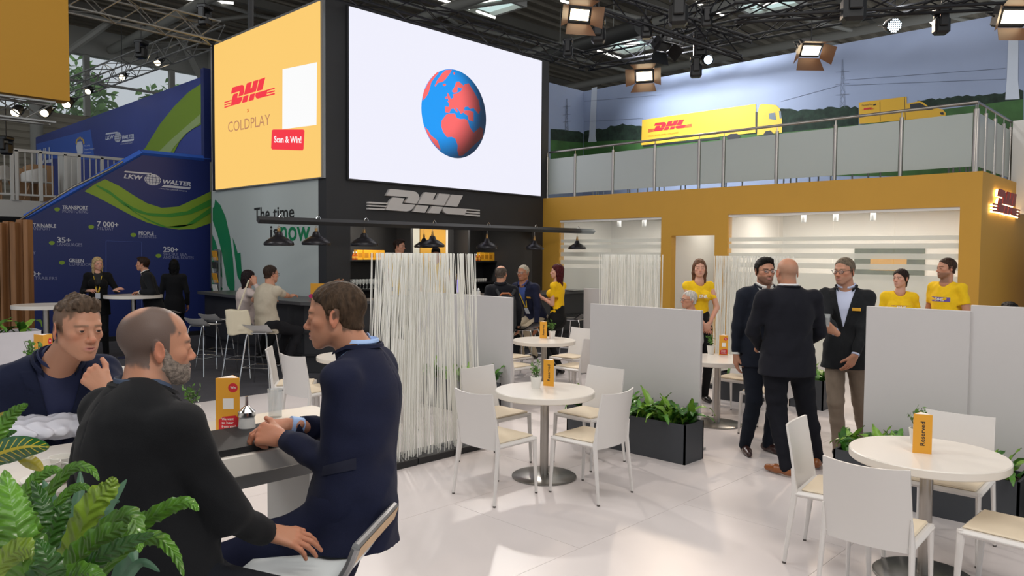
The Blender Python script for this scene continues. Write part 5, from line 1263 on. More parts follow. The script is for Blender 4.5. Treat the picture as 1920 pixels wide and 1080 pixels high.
    v, f = mesh_sdf(O, h); tn = {'jacket': 'jacket', 'tee': 'tee_shirt', 'polo': 'polo_shirt', 'blouse': 'blouse', 'sweater': 'sweater'}[top]
    torso_o = link(tn, np_mesh(tn, [(v, f)], tm, off), root)
    Ls = lambda x, y, z: neck+R3*x+fw*y+u*z-off
    if jk:
        sm_ = mat('cloth_'+shirtc, shirtc, .7, bump=.15, bscale=400)
        def keep(P):
            x, y, z = loc(P); return np.maximum(np.abs(x)-vw(z)-.02, np.maximum(-y-.02, -(z+vdepth+.03)))
        v, f = mesh_sdf(torso(.008)+[('u', .03, cone(neck-u*.03+fw*.01, neck+u*.022+(head-neck)*.05, .066*s+fat*.4, .063*s+fat*.4)), ('s', .004, cone(neck-u*.0, head, nr+.002, nr+.004)), ('i', 0, (keep, None, None))], max(h*.8, .004))
        if len(v): link('shirt', np_mesh('shirt', [(v, f)], sm_, off), root)
        # folded shirt collar and jacket collar
        if collar:
            def ring(r0, z0, z1, a0, a1, tk, fr):
                mb = MB(); hd_ = nrm(head-Hf[:, 2]*.08-neck); 
                def fn(i, j):
                    a = a0+(a1-a0)*i; rr_ = r0+tk*(j if j < 1 else 1); zz_ = z0+(z1-z0)*math.sin(j*math.pi*.75)-.035*max(0, math.cos(a-math.pi/2))*fr
                    return Ls(math.cos(a)*rr_, math.sin(a)*rr_*.98+.016, zz_)
                return mb.grid(fn, 25, 6)
            ring(nr+.006, .022, .070, math.pi*.5+.28, math.pi*2.5-.28, .012, 1).build('shirt_collar', sm_, root, True)
            ring(nr+.017, .004, .054, math.pi*.5+.75, math.pi*2.5-.75, .022, 1.2).build('collar', tm, root, True)
        for k in 'RL':
            el, wr, hd = arm[k]
            if hd.get('hide') or not hd.get('cuff', True): continue
            d_ = nrm(wr-el); MB().cyl(wr-d_*.05-off, wr-d_*.002-off, .033*s, .034*s, 14).build('cuff', sm_, root, True)
    if hd is not None and jk and hands.get('buttons'):
        pass
    if lanyard:
        lm = mat('lanyard_'+lanyard, lanyard, .6); mb = MB()
        for sx in (-1, 1):
            P_ = [Ls(.068*sx, -.02, .01), Ls(.070*sx, .06, -.035), Ls(.055*sx, .118*build, -.13), Ls(.012*sx, .150*build, -.33)]
            for a, b in zip(P_[:-1], P_[1:]):
                w_ = nrm(np.cross(b-a, fw))*.010; mb.add([a-w_, a+w_, b+w_, b-w_], [(0, 1, 2, 3)])
        mb.build('lanyard', lm, root); MB().box(Ls(0, .156*build, -.39), (.075, .004, .10), np.stack([R3, fw, u], 1)).build('badge', mat('badge_card', 'c8ccd4', .4), root)
    if badge:
        MB().box(Ls(-.105, .128*build, -.165), (.075, .006, .028), np.stack([R3, fw, u], 1), .002).build('name_badge', mat('amber_badge', 'd9a02c', .4), root)
    if tprint:
        # printed chest lettering following the cloth
        p0 = Ls(-.10*wd, .16, -.17); ln = text_mesh('DHL', .25, .03)
        vv, ff = ln; lo = vv.min(0); hi = vv.max(0); rel = (vv-lo)/(hi-lo+1e-9); bvh_v = torso_o.data
        from mathutils.bvhtree import BVHTree
        bv = BVHTree.FromPolygons([x.co for x in bvh_v.vertices], [tuple(p.vertices) for p in bvh_v.polygons])
        def proj(x, z, lift=.003):
            o_ = Ls(-x, .35, z); hit = bv.ray_cast(Vector(o_), Vector(-fw)); return np.array(hit[0])+fw*lift if hit[0] is not None else Ls(-x, .15, z)
        sy = tprint
        bk = MB(); n_ = 9
        bk.add([proj(-.115*wd+.23*wd*i/(n_-1), z, .002) for i in range(n_) for z in (-.155*s-.0, -.205*s)], [(2*i, 2*i+1, 2*i+3, 2*i+2) for i in range(n_-1)])
        ob = bk.build('chest_print', mat('print_rainbow_'+sy, sy, .6), root)
        mb = MB(); mb.add([proj((-.06+.12*a[0])*wd, (-.198+.036*a[1])*s, .005) for a in rel], ff); mb.build('lettering', mat('print_white', 'e8e8e8', .6), ob)
    # ---- legs
    if legs:
        tk_ = 0 if hem > 0 else .022
        lm = mat('cloth_'+legc, legc, .85, bump=.25, bscale=400, nz=.06, nscale=25, spec=.25); O = [('u', 0, cone(hip['R']+u*.03, hip['L']+u*.03, .108*wd, None, (fw, 1.0))), ('u', .04, cone(pel+u*.02, pel+u*(.12 if hem > 0 else .17), .155*wd+tk_, (.145 if not fem else .13)*wd+tk_, (fw, .74)))]
        ft = feet or {}; so = []
        for k, sx in (('R', 1), ('L', -1)):
            fd = ft.get(k, {}); an = v3(*fd['at']) if 'at' in fd else v3(pel[0], pel[1], .09)+R3*sx*.11
            kn, an = ik(hip[k], an, .43*s, .42*s, fd.get('pole', face))
            O += [('u', .04, cone(hip[k], kn, .092*wd, .066*wd)), ('u', .025, cone(kn, kn+(an-kn)*.4, .066*wd, .060*s*build)), ('u', .02, cone(kn+(an-kn)*.4, an-nrm(an-kn)*-.02, .060*wd, .050*s))]
            if top == 'skirt': pass
            fdir = nrm(v3(*fd['dir'])) if 'dir' in fd else face
            ns = nrm(np.cross(fdir, (0, 0, 1))); sole = an-v3(0, 0, .085)*s+v3(0, 0, .01); upv = nrm(np.cross(ns, fdir)); sole = an-upv*.075*s
            SO = [('u', 0, cone(sole-fdir*.045*s+upv*.03, sole+fdir*.09*s+upv*.025, .034*s, .036*s)), ('u', .02, cone(sole+fdir*.09*s+upv*.022, sole+fdir*.175*s+upv*.016, .037*s, .026*s)), ('u', .03, cone(sole-fdir*.02*s+upv*.03, an+upv*.0, .034*s, .036*s)), ('i', .004, half(sole-upv*.008, -upv))]
            v, f = mesh_sdf(SO, max(h*.7, .005)); link('shoe', np_mesh('shoe', [(v, f)], mat('shoe_'+shoec, shoec, .3, spec=.6), off), root)
        def lf_(P): return wave(P, sd+9, .003, 26)+np.sin(P[:, 2]*55+wave(P, sd+3, 2.5, 8))*.0016
        if h < .0115: O.append(('d', 0, (lf_, None, None)))
        if jk and not seated: O.append(('i', .0, half(pel-u*(hem-.06), u)))
        v, f = mesh_sdf(O, h*1.1); link('trousers', np_mesh('trousers', [(v, f)], lm, off), root)
    return root
def px_at(px, py, t_): return atD(px, py, t_)
# ---------------------------------------------------------------- who is there
F_ = _F0; Rt_ = _R0
def D3(r, f, z=0): return Rt_*r+F_*f+np.array([0, 0, z])      # direction from right / away / up
def pt(px, py, t_): return atD(px, py, t_)
P_ = lambda v, z=None: (v[0], v[1], v[2] if z is None else z)
# foreground: man with hand on chin (left)
hd = pt(147, 617, 2.95)
person('seated man at left in navy suit, resting his chin on his hand', P_(pt(95, 900, 3.22), .90), D3(.62, -.78), tuple(pt(108, 684, 3.08)), tuple(hd), tuple(D3(.84, -.54, -.06)), up=tuple(nrm(np.array([0, 0, 1])+Rt_*.16-F_*.05)),
       s=1.03, h=.006, hh=.003, skin='a', hair='quiff', hairc='5d4c3e', brow='8a6c58', stub=None, topc='131a33', shirtc='161f45', legc='131a33', nose=1.1, jaw=.92, vdepth=.36, hunch=.03,
       hands=dict(L=dict(at=tuple(pt(200, 732, 2.80)), dir=tuple(D3(-.70, .02, .68)), n=tuple(D3(.35, -.90, .30)), curl=(1.25, 1.3, 1.35, 1.4), spread=.02, thumb=.3, pole=D3(.4, 0, -1), cuff=False),
                  R=dict(at=tuple(pt(40, 860, 2.82)), dir=tuple(D3(.9, -.1, 0)), n=(0, 0, 1), pole=D3(-.6, .3, -.8))),
       feet=dict(L=dict(at=tuple(pt(230, 1300, 2.85)*np.array([1, 1, 0])+np.array([0, 0, .3])), pole=D3(.3, -.9, .6)), R=dict(at=tuple(pt(60, 1300, 2.9)*np.array([1, 1, 0])+np.array([0, 0, .3])), pole=D3(-.1, -.9, .6))))
# foreground: man seen from behind
hd = pt(294, 650, 2.28)
person('seated balding man seen from behind in black suit with grey beard', P_(pt(300, 1030, 2.18), .90), D3(.55, .83), tuple(pt(262, 750, 2.22)), tuple(hd), tuple(D3(.80, .60, -.06)), up=tuple(nrm(np.array([0, 0, 1])+Rt_*.05)),
       s=1.02, h=.006, hh=.003, skin='b', hair='buzz', hairc='4b4643', brow='6a5a4e', beard=('8a7c70', .007), stub=(.7, '7a6c62'), topc='101114', shirtc='3d4a60', legc='12151c', fat=.005, build=1.06, vdepth=.36, hunch=.05, shw=1.04, nose=.7,
       hands=dict(R=dict(at=tuple(pt(503, 998, 2.40)), dir=tuple(D3(.90, .25, -.30)), n=tuple(D3(.10, -.35, .95)), curl=(.28, .25, .28, .34), spread=.09, thumb=.15, pole=D3(.15, -.9, -.2), cuff=False),
                  L=dict(at=tuple(pt(260, 960, 2.62)), dir=tuple(D3(.3, .9, 0)), n=(0, 0, 1), pole=D3(-.7, -.2, -.7))),
       feet=dict(R=dict(at=tuple(pt(560, 1500, 2.35)*np.array([1, 1, 0])+np.array([0, 0, .32])), pole=D3(.9, .3, .5)), L=dict(at=tuple(pt(330, 1500, 2.75)*np.array([1, 1, 0])+np.array([0, 0, .32])), pole=D3(.2, .9, .6))))
# foreground: man in profile
hd = pt(629, 592, 2.82)
pm_ = person('seated man in profile in navy suit, hands folded on the table', P_(pt(660, 945, 2.80), .91), D3(-.97, .22), tuple(pt(677, 668, 2.84)), tuple(hd), tuple(D3(-1, -.03, -.10)), up=tuple(nrm(np.array([0, 0, 1])-Rt_*.06)),
       s=1.06, h=.006, hh=.003, skin='b', hair='short', hairc='463628', brow='6b5646', topc='151a33', shirtc='a9c6f2', legc='131831', nose=1.15, jaw=.95, vdepth=.36, hunch=.03, build=1.0,
       hands=dict(L=dict(at=tuple(pt(527, 822, 2.80)), dir=tuple(D3(-.80, .25, .12)), n=tuple(D3(-.25, -.75, .6)), curl=(.95, 1.0, 1.1, 1.15), spread=.03, thumb=.2, pole=D3(.5, -.25, -.9), cuff=False),
                  R=dict(at=tuple(pt(543, 797, 2.90)), dir=tuple(D3(-.92, -.18, -.02)), n=tuple(D3(0, -.25, .95)), curl=(.55, .6, .7, .75), spread=.02, thumb=.25, pole=D3(.4, .5, -.9))),
       feet=dict(L=dict(at=tuple(pt(520, 1400, 2.72)*np.array([1, 1, 0])+np.array([0, 0, .34])), pole=D3(-1, -.1, .7)), R=dict(at=tuple(pt(690, 1480, 2.95)*np.array([1, 1, 0])+np.array([0, 0, .09])), pole=D3(-1, .3, .2))))
# standing group
def stand(px, t_): d = F_+Rt_*(px-960)/FL; return d*t_
p = stand(1432, 7.12)
person('standing bearded man with glasses and amber lanyard', (p[0], p[1], .95), D3(.22, -1), (p[0], p[1], 1.545), (p[0]-.02, p[1]-.02, 1.715), tuple(D3(.12, -1, 0)), s=1.04, h=.008, hh=.0045, skin='a', hair='thick', hairc='17130f', brow='1a1410', stub=(.6, '3a2e26'),
       glasses='16120f', lanyard='e0942a', topc='161b27', shirtc='eceae4', legc='151a25', shoec='3a2320', build=1.12, fat=.004, jaw=1.05,
       hands=dict(R=dict(at=tuple(p+Rt_*-.26+F_*-.02+np.array([0, 0, .87])), dir=(0, 0, -1), n=tuple(D3(-1, -.2)), pole=D3(-.5, .9)), L=dict(at=tuple(p+Rt_*.27+np.array([0, 0, .87])), dir=(0, 0, -1), n=tuple(D3(1, -.2)), pole=D3(.5, .9))),
       feet=dict(R=dict(at=P_(onZ(0, 1397, 848), .09), dir=tuple(D3(-.1, -1))), L=dict(at=P_(onZ(0, 1440, 846), .09), dir=tuple(D3(.5, -1)))))
p = stand(1480, 6.45)
person('standing bald man in navy suit seen from behind', (p[0], p[1], .97), D3(-.05, 1), (p[0], p[1], 1.555), tuple(p+F_*.03-Rt_*.01+np.array([0, 0, 1.715])), tuple(D3(-.06, 1, -.05)), s=1.06, h=.0075, hh=.0045, skin='b', hair='shaved', hairc='9a8270', topc='13141d', shirtc='f0eeee', legc='12131b', shoec='8a4f24', build=1.16, fat=.008, shw=1.05,
       hands=dict(R=dict(at=tuple(p+Rt_*.16+F_*.22+np.array([0, 0, 1.03])), dir=tuple(D3(-1, .2)), n=tuple(F_), pole=D3(.9, -.6)), L=dict(at=tuple(p-Rt_*.16+F_*.22+np.array([0, 0, 1.03])), dir=tuple(D3(1, .2)), n=tuple(F_), pole=D3(-.9, -.6))),
       feet=dict(L=dict(at=P_(onZ(0, 1474, 893), .10), dir=tuple(D3(-.5, .7))), R=dict(at=P_(onZ(0, 1532, 878), .09), dir=tuple(D3(.5, .9)))))
p = stand(1590, 6.95)
gl = person('standing man with glasses, dark blazer and beige chinos', (p[0], p[1], .96), D3(-.55, -.85), tuple(p+Rt_*-.01+np.array([0, 0, 1.55])), tuple(p+Rt_*-.055-F_*.04+np.array([0, 0, 1.725])), tuple(D3(-.82, -.60, -.06)), s=1.05, h=.008, hh=.0045, skin='a', hair='short', hairc='6f6252', brow='8a7460', stub=(.25, '8a7468'), glasses='20242a', badge=True,
       topc='1b1d20', shirtc='c6cde6', legc='877869', shoec='111113', build=1.02, nose=1.3,
       hands=dict(R=dict(at=tuple(pt(1565, 622, 6.62)), dir=tuple(D3(-.75, -.1, .5)), n=tuple(D3(-.4, -.9, 0)), curl=(.9, .9, .95, 1.0), pole=D3(-.5, .5, -1)), L=dict(at=tuple(pt(1603, 668, 6.72)), dir=tuple(D3(-.4, .2, -1)), n=tuple(D3(.3, -1)), pole=D3(.9, .3, -.3))),
       feet=dict(R=dict(at=P_(onZ(0, 1573, 858), .09), dir=tuple(D3(.15, -1))), L=dict(at=P_(onZ(0, 1622, 850), .09), dir=tuple(D3(.4, -1)))))
# yellow-shirt staff
def staff(label, px, t_, hz, **k):
    p = stand(px, t_); s_ = k.pop('s', 1.0); fc = k.pop('fc'); lk = k.pop('lk'); fem = k.get('fem', False); pz = k.pop('pz', hz-.77*s_)
    k.setdefault('h', .0105); k.setdefault('hh', .0058)
    return person(label, (p[0], p[1], pz), D3(*fc), tuple(p+np.array([0, 0, hz-.165*s_])), tuple(p+D3(*fc)*.02*s_+np.array([0, 0, hz])), tuple(D3(*lk)), s=s_, **k)
staff('woman with dark ponytail in yellow shirt behind the right partition', 1688, 9.2, 1.60, fc=(-.35, -1), lk=(-.85, -.5, 0), fem=True, top='tee', topc='f0c41e', hem=.12, tprint='9a4a70', hair='ponytail', hairc='2c1f1c', legc='1a1a1c', skin='c', legs=True)
staff('man in yellow shirt in profile beside the woman with ponytail', 1776, 9.0, 1.73, s=1.06, fc=(-.93, -.4), lk=(-1, -.05, 0), top='tee', topc='f0c41e', hem=.14, tprint='6a50a0', hair='short', hairc='3d2b20', stub=(.6, '5a4030'), legc='1a1a1c', skin='a')
p = stand(1310, 9.6)
staff('long-haired woman in yellow shirt and black trousers by the white doorway', 1310, 9.6, 1.70, s=1.02, fc=(.15, -1), lk=(-.1, -1, 0), fem=True, top='tee', topc='f0c41e', hem=0, tprint='b07898', hair='long', hairc='6b4a35', legc='161618', skin='c',
      hands=dict(R=dict(at=tuple(p-F_*.20+Rt_*.03+np.array([0, 0, 1.0])), dir=tuple(D3(.5, -.1, -.8)), n=tuple(-F_), pole=D3(-1, .3, -.3)), L=dict(at=tuple(p-F_*.20+Rt_*.10+np.array([0, 0, 1.02])), dir=tuple(D3(-.5, -.1, -.8)), n=tuple(-F_), pole=D3(1, .3, -.3))))
p = stand(1044, 11.6)
staff('red-haired woman in yellow shirt standing at the bar', 1046, 11.6, 1.60, s=.98, fc=(-.75, .45), lk=(-1, .05, 0), fem=True, top='tee', topc='eebb10', hem=0, hair='long', hairc='4a1418', legc='141414', skin='c',
      hands=dict(L=dict(at=tuple(p-Rt_*.26+np.array([0, 0, 1.22])), dir=tuple(D3(-.8, 0, .6)), n=tuple(D3(-.3, -1)), curl=(.9,)*4, pole=D3(.5, -.3, -1)), R=dict(at=tuple(p-Rt_*.26+F_*.1+np.array([0, 0, 1.18])), dir=tuple(D3(-1, 0, .3)), n=tuple(D3(-.3, 1)), pole=D3(.3, .3, -1))))
# bartenders on the raised bar floor
struct(MB().bb(7.2, 12.7, 10.6, 12.8, .0, .22).build('floor_bar', m_black2))
staff('curly-haired barkeeper in yellow shirt behind the bar', 748, 13.6, 1.99, s=1.02, fc=(.5, -.85), lk=(.92, -.3, -.1), top='tee', topc='f0c41e', hem=.1, tprint='8a6a5a', hair='thick', hairc='2a1c16', legc='1a1a1c', skin='a', h=.012, hh=.007)
staff('dark-haired barkeeper half hidden behind the rod screen', 817, 13.8, 1.86, s=1.0, fc=(.0, -1), lk=(.1, -1, -.5), top='tee', topc='f0c41e', hem=.1, hair='thick', hairc='17120f', legc='1a1a1c', skin='a', h=.013, hh=.007)
# seated at the bar on the right
def sit(label, px, t_, hpx, hpy, ht, fc, lk, feetr=None, seat=.84, **k):
    p = stand(px, t_); f_ = D3(*fc); r_ = nrm(np.cross(f_, (0, 0, 1))); k.setdefault('h', .011); k.setdefault('hh', .0058); s_ = k.get('s', 1.0); hd_ = pt(hpx, hpy, ht)
    nk_ = hd_-np.array([0, 0, .165*s_])-nrm(f_)*.03
    ft_h = k.pop('fth', .33); fd_ = k.pop('fdist', .25)
    return person(label, (p[0], p[1], seat), f_, tuple(nk_), tuple(hd_), tuple(D3(*lk)), feet=dict(R=dict(at=tuple(p+f_*fd_+r_*.13+np.array([0, 0, ft_h])), pole=f_+np.array([0, 0, .5])), L=dict(at=tuple(p+f_*fd_-r_*.13+np.array([0, 0, ft_h])), pole=f_+np.array([0, 0, .5]))), **k)
sit('grey-haired man in navy blazer with yellow lanyard seated at the bar', 1008, 11.9, 981, 512, 11.7, (-.6, -.75), (-.5, -.85, 0), top='jacket', topc='1c2038', shirtc='43589a', legc='b5a68e', lanyard='dcb62c', hair='short', hairc='b4aa98', glasses='6a5a4a', skin='d', s=1.05, fat=.004, badge=True)
bp = sit('seated man in dark jacket with a grey backpack at the bar', 950, 11.3, 940, 514, 11.2, (.1, 1), (.35, .9, 0), top='jacket', topc='14151b', shirtc='20242c', legc='1a1c20', hair='fringe', hairc='5a5048', skin='a', s=1.04)
# couple at the left end of the bar
sit('seated woman with dark bob leaning her head on her hand at the bar', 462, 11.35, 466, 521, 11.2, (.75, .65), (.85, .35, -.15), top='blouse', topc='c2b2ac', hem=.10, legc='141416', hair='bob', hairc='201618', skin='a', fem=True, s=.98, hunch=.06,
    hands=dict(R=dict(at=tuple(pt(478, 532, 11.0)), dir=tuple(D3(-.2, .1, 1)), n=tuple(D3(.3, -1)), curl=(.5,)*4, pole=D3(.5, -.2, -1)), L=dict(at=tuple(pt(500, 556, 11.6)), dir=tuple(D3(1, .2, 0)), n=(0, 0, 1), pole=D3(0, 0, -1))))
sit('seated man in tan polo shirt with his back to the camera at the bar', 500, 10.55, 508, 514, 10.55, (.6, .8), (.65, .75, -.05), top='polo', topc='b5aa97', hem=.10, legc='16161a', hair='short', hairc='33261e', glasses='22262c', skin='a', s=1.04, build=1.05, hunch=.06,
    hands=dict(R=dict(at=tuple(pt(545, 556, 11.0)), dir=tuple(D3(.3, .9, .2)), n=(0, 0, 1), pole=D3(1, -.3, -.6)), L=dict(at=tuple(pt(500, 560, 11.1)), dir=tuple(D3(.6, .7, 0)), n=(0, 0, 1), pole=D3(-1, -.2, -.6))))
# seated at the tables on the right
sit('seated woman with short white hair and glasses behind the middle partition', 1296, 9.3, 1292, 562, 9.2, (-.9, -.2), (-1, -.25, 0), seat=.53, fth=.09, top='sweater', topc='8f8f90', hem=.1, legc='22242a', hair='short', hairc='cfc9c0', glasses='2a2a2e', skin='a', fem=True, s=.98)
sit('seated person of whom only the black hair shows over the right partition', 1893, 7.6, 1893, 590, 7.6, (.2, 1), (.2, 1, 0), seat=.53, fth=.09, top='sweater', topc='1a1a1e', hem=.1, legc='1a1a1e', hair='thick', hairc='0f0d0e', skin='a', s=1.0)
# the three by the blue stand
p = stand(190, 13.2)
staff('blonde woman in black blazer gesturing at the bar table', 183, 13.2, 1.64, s=1.0, fc=(.45, -.9), lk=(.75, -.6, -.05), fem=True, top='jacket', topc='0f0f11', shirtc='101012', legc='0f0f11', lanyard='e2bb22', hair='long', hairc='c9ae80', skin='c', h=.012, hh=.0065, collar=False,
      hands=dict(L=dict(at=tuple(p+Rt_*.30-F_*.12+np.array([0, 0, 1.19])), dir=tuple(D3(.9, -.2, .3)), n=tuple(D3(0, -.6, .8)), curl=(.2, .3, .4, .5), spread=.12, pole=D3(.5, .2, -1)), R=dict(at=tuple(p-Rt_*.08-F_*.3+np.array([0, 0, 1.18])), dir=tuple(D3(.9, -.2, .1)), n=tuple(D3(0, -.5, .8)), curl=(.3, .4, .5, .5), pole=D3(-.6, .2, -1))))
p = stand(280, 13.3)
person('dark-haired man in dark suit leaning on the bar table', tuple(p+np.array([0, 0, .95])+Rt_*.06), D3(-.85, -.45), tuple(p-Rt_*.06+np.array([0, 0, 1.47])), tuple(p-Rt_*.12+np.array([0, 0, 1.635])), tuple(D3(-.95, -.2, 0)), s=1.02, h=.012, hh=.0065, skin='a', hair='thick', hairc='2f2018', topc='131519', shirtc='d8d4cc', legc='111216', lanyard='d8b428',
      hands=dict(L=dict(at=tuple(pt(262, 548, 13.15)), dir=tuple(D3(-1, -.1, -.05)), n=(0, 0, 1), curl=(.8,)*4, pole=D3(.5, -.3, -1)), R=dict(at=tuple(pt(268, 547, 13.4)), dir=tuple(D3(-1, .1, 0)), n=(0, 0, 1), curl=(.8,)*4, pole=D3(.3, .5, -1))))
staff('person with black curly hair and black backpack facing the blue wall', 326, 14.2, 1.60, s=1.0, fc=(-.3, 1), lk=(-.4, .9, 0), fem=True, top='jacket', topc='0d0e12', shirtc='0d0e12', legc='0d0e12', hair='bob', hairc='0c0a0b', skin='d', h=.013, hh=.0075, collar=False)
# ================================================================ PLANTS
def leaf_mesh(name, m, L, W, arch=.6, wav=.12, fold=.25, n=12, tip=.5, serr=0, side=0, up0=1.15):
    """ribbon leaf growing from the origin towards +x and up, bending over"""
    v = []; x = z = 0.; a = up0; st = L/n; cw = [(-1, 0), (-.5, .5), (0, 0), (.5, .5), (1, 0)]
    rows = []
    for i in range(n+1):
        t_ = i/n; w_ = W*.5*(math.sin(math.pi*min(t_**.75*.93+.05, 1))**.8)
        if serr and i % 2: w_ *= 1-serr
        wz = wav*W*math.sin(i*1.9); nx, nz = -math.sin(a), math.cos(a); y0 = side*t_*t_*L
        for k, s_ in enumerate((-1, -.5, 0, .5, 1)):
            h_ = fold*w_*abs(s_)+wz*(s_*s_)*(1 if (k % 2 == 0) else .4)*math.copysign(1, s_ if s_ else 1)*.6
            v.append((x+nx*h_, y0+s_*w_, z+nz*h_))
        x += math.cos(a)*st; z += math.sin(a)*st; a -= arch*2.2*st/L*(.4+t_)
    f = [(i*5+k, (i+1)*5+k, (i+1)*5+k+1, i*5+k+1) for i in range(n) for k in range(4)]
    mb = MB(); mb.add(v, f); return mb.mesh(name, m, True, 180)
def leafmat(name, c, r=.35):
    m = mat(name, c, r, nz=.45, nscale=14, spec=.5); m.node_tree.nodes['Principled BSDF'].inputs['Subsurface Weight'].default_value = .0; return m
lg = [leafmat('fern_green', '558a30'), leafmat('fern_deep_green', '35691f'), leafmat('fern_lime', '7ba63a')]
FR = [leaf_mesh('leaf', lg[i % 3], L, W, ar, .16, .3, 12, serr=.18, side=sd_, up0=u0) for i, (L, W, ar, sd_, u0) in enumerate(((.31, .085, .5, .1, 1.2), (.35, .09, .8, -.1, 1.0), (.28, .08, .3, .2, 1.35), (.36, .08, 1.1, 0, .9), (.25, .09, .5, -.2, 1.1), (.42, .07, 1.3, .1, 1.05)))]
m_pl = mat('planter_dark', '3a3d42', .5); m_soil = mat('soil', '33261c', .95, nz=.4, nscale=40)
def planter(label, x0, x1, y0, y1, h, n, meshes=FR, box=m_pl, sc=1.0, seed=1, cat='planter'):
    rg = random.Random(seed); t = thing('planter', label, cat, ((x0+x1)/2, (y0+y1)/2, 0)); dx, dy = (x1-x0)/2, (y1-y0)/2
    mb = MB().bb(-dx, dx, -dy, -dy+.015, .0, h).bb(-dx, dx, dy-.015, dy, .0, h).bb(-dx, -dx+.015, -dy, dy, .0, h).bb(dx-.015, dx, -dy, dy, .0, h); mb.build('box', box, t)
    MB().bb(-dx+.015, dx-.015, -dy+.015, dy-.015, h-.06, h-.03).build('soil', m_soil, t)
    for i in range(n):
        o = link('leaf', rg.choice(meshes), t, (rg.uniform(-dx+.05, dx-.05), rg.uniform(-dy+.05, dy-.05), h-.05), 0)
        s_ = rg.uniform(.75, 1.15)*sc; o.scale = (s_, s_, s_*rg.uniform(.8, 1.05)); o.rotation_euler = (0, 0, rg.uniform(0, 6.28))
    return t
planter('long dark planter of ferns right of the centre table', 5.82, 6.14, 3.49, 4.85, .355, 105, seed=2)
planter('dark planter of ferns in front of the left grey partition', 5.88, 6.18, 6.15, 7.4, .36, 60, seed=3)
planter('dark planter of ferns behind the lower right table', 5.95, 6.28, 1.02, 2.25, .355, 95, seed=4)
planter('dark planter of ferns at the right edge of the view', 5.95, 6.28, -.4, .88, .355, 70, seed=5)
planter('dark planter beyond the half hidden table', 8.87, 9.17, 4.35, 4.85, .36, 26, seed=6)
planter('dark planter standing between the legs of the suited men', 9.1, 9.4, 3.58, 4.0, .36, 26, seed=7)
q = stand(78, 7.3)
wp_ = planter('white planter box at far left with croton and bright green fern', q[0]-.9, q[0], q[1]-.0, q[1]+.35, 1.08, 26, seed=8, box=mat('marble_white', 'd4d0d4', .3, nz=.1, nscale=3), sc=1.0)
m_crot = mat('croton_leaf', 'b9a82a', .35, nz=.9, nscale=30)
CR = [leaf_mesh('croton_leaf', m_crot, .26, .10, .4, .05, .2, 10, up0=1.2)]
for i in range(6):
    o = link('croton_leaf', CR[0], wp_, (R_.uniform(-.35, -.1), R_.uniform(-.1, .1), 1.05), R_.uniform(0, 6.3)); o.scale = (1.0,)*3
# foreground plant
def veined():
    m = mat('croton_veined', '1f5a22', .28, spec=.5); nt = m.node_tree; b = nt.nodes['Principled BSDF']; at_ = nt.nodes.new('ShaderNodeUVMap'); at_.uv_map = 'leafuv'
    sp = nt.nodes.new('ShaderNodeSeparateXYZ'); nt.links.new(at_.outputs[0], sp.inputs[0])
    ab = nt.nodes.new('ShaderNodeMath'); ab.operation = 'ABSOLUTE'; nt.links.new(sp.outputs[1], ab.inputs[0])
    ma = nt.nodes.new('ShaderNodeMath'); ma.operation = 'MULTIPLY_ADD'; ma.inputs[1].default_value = -1.2; nt.links.new(ab.outputs[0], ma.inputs[0])
    sc_ = nt.nodes.new('ShaderNodeMath'); sc_.operation = 'MULTIPLY'; sc_.inputs[1].default_value = 11; nt.links.new(sp.outputs[0], sc_.inputs[0]); nt.links.new(sc_.outputs[0], ma.inputs[2])
    fr_ = nt.nodes.new('ShaderNodeMath'); fr_.operation = 'FRACT'; nt.links.new(ma.outputs[0], fr_.inputs[0])
    l1 = nt.nodes.new('ShaderNodeMath'); l1.operation = 'LESS_THAN'; l1.inputs[1].default_value = .2; nt.links.new(fr_.outputs[0], l1.inputs[0])
    l2 = nt.nodes.new('ShaderNodeMath'); l2.operation = 'LESS_THAN'; l2.inputs[1].default_value = .12; nt.links.new(ab.outputs[0], l2.inputs[0])
    l3 = nt.nodes.new('ShaderNodeMath'); l3.operation = 'LESS_THAN'; l3.inputs[1].default_value = .8; nt.links.new(ab.outputs[0], l3.inputs[0])
    l4 = nt.nodes.new('ShaderNodeMath'); l4.operation = 'MULTIPLY'; nt.links.new(l1.outputs[0], l4.inputs[0]); nt.links.new(l3.outputs[0], l4.inputs[1])
    mx_ = nt.nodes.new('ShaderNodeMath'); mx_.operation = 'MAXIMUM'; nt.links.new(l4.outputs[0], mx_.inputs[0]); nt.links.new(l2.outputs[0], mx_.inputs[1])
    mc = nt.nodes.new('ShaderNodeMix'); mc.data_type = 'RGBA'; mc.inputs[6].default_value = lin('1f5a22'); mc.inputs[7].default_value = lin('c9b422'); nt.links.new(mx_.outputs[0], mc.inputs[0]); nt.links.new(mc.outputs[2], b.inputs['Base Color']); return m
def leaf_uv(me, nrow, ncol):
    uv = me.uv_layers.new(name='leafuv')
    for l in me.loops: i, j = divmod(l.vertex_index, ncol); uv.data[l.index].uv = (i/(nrow-1), 2*j/(ncol-1)-1)
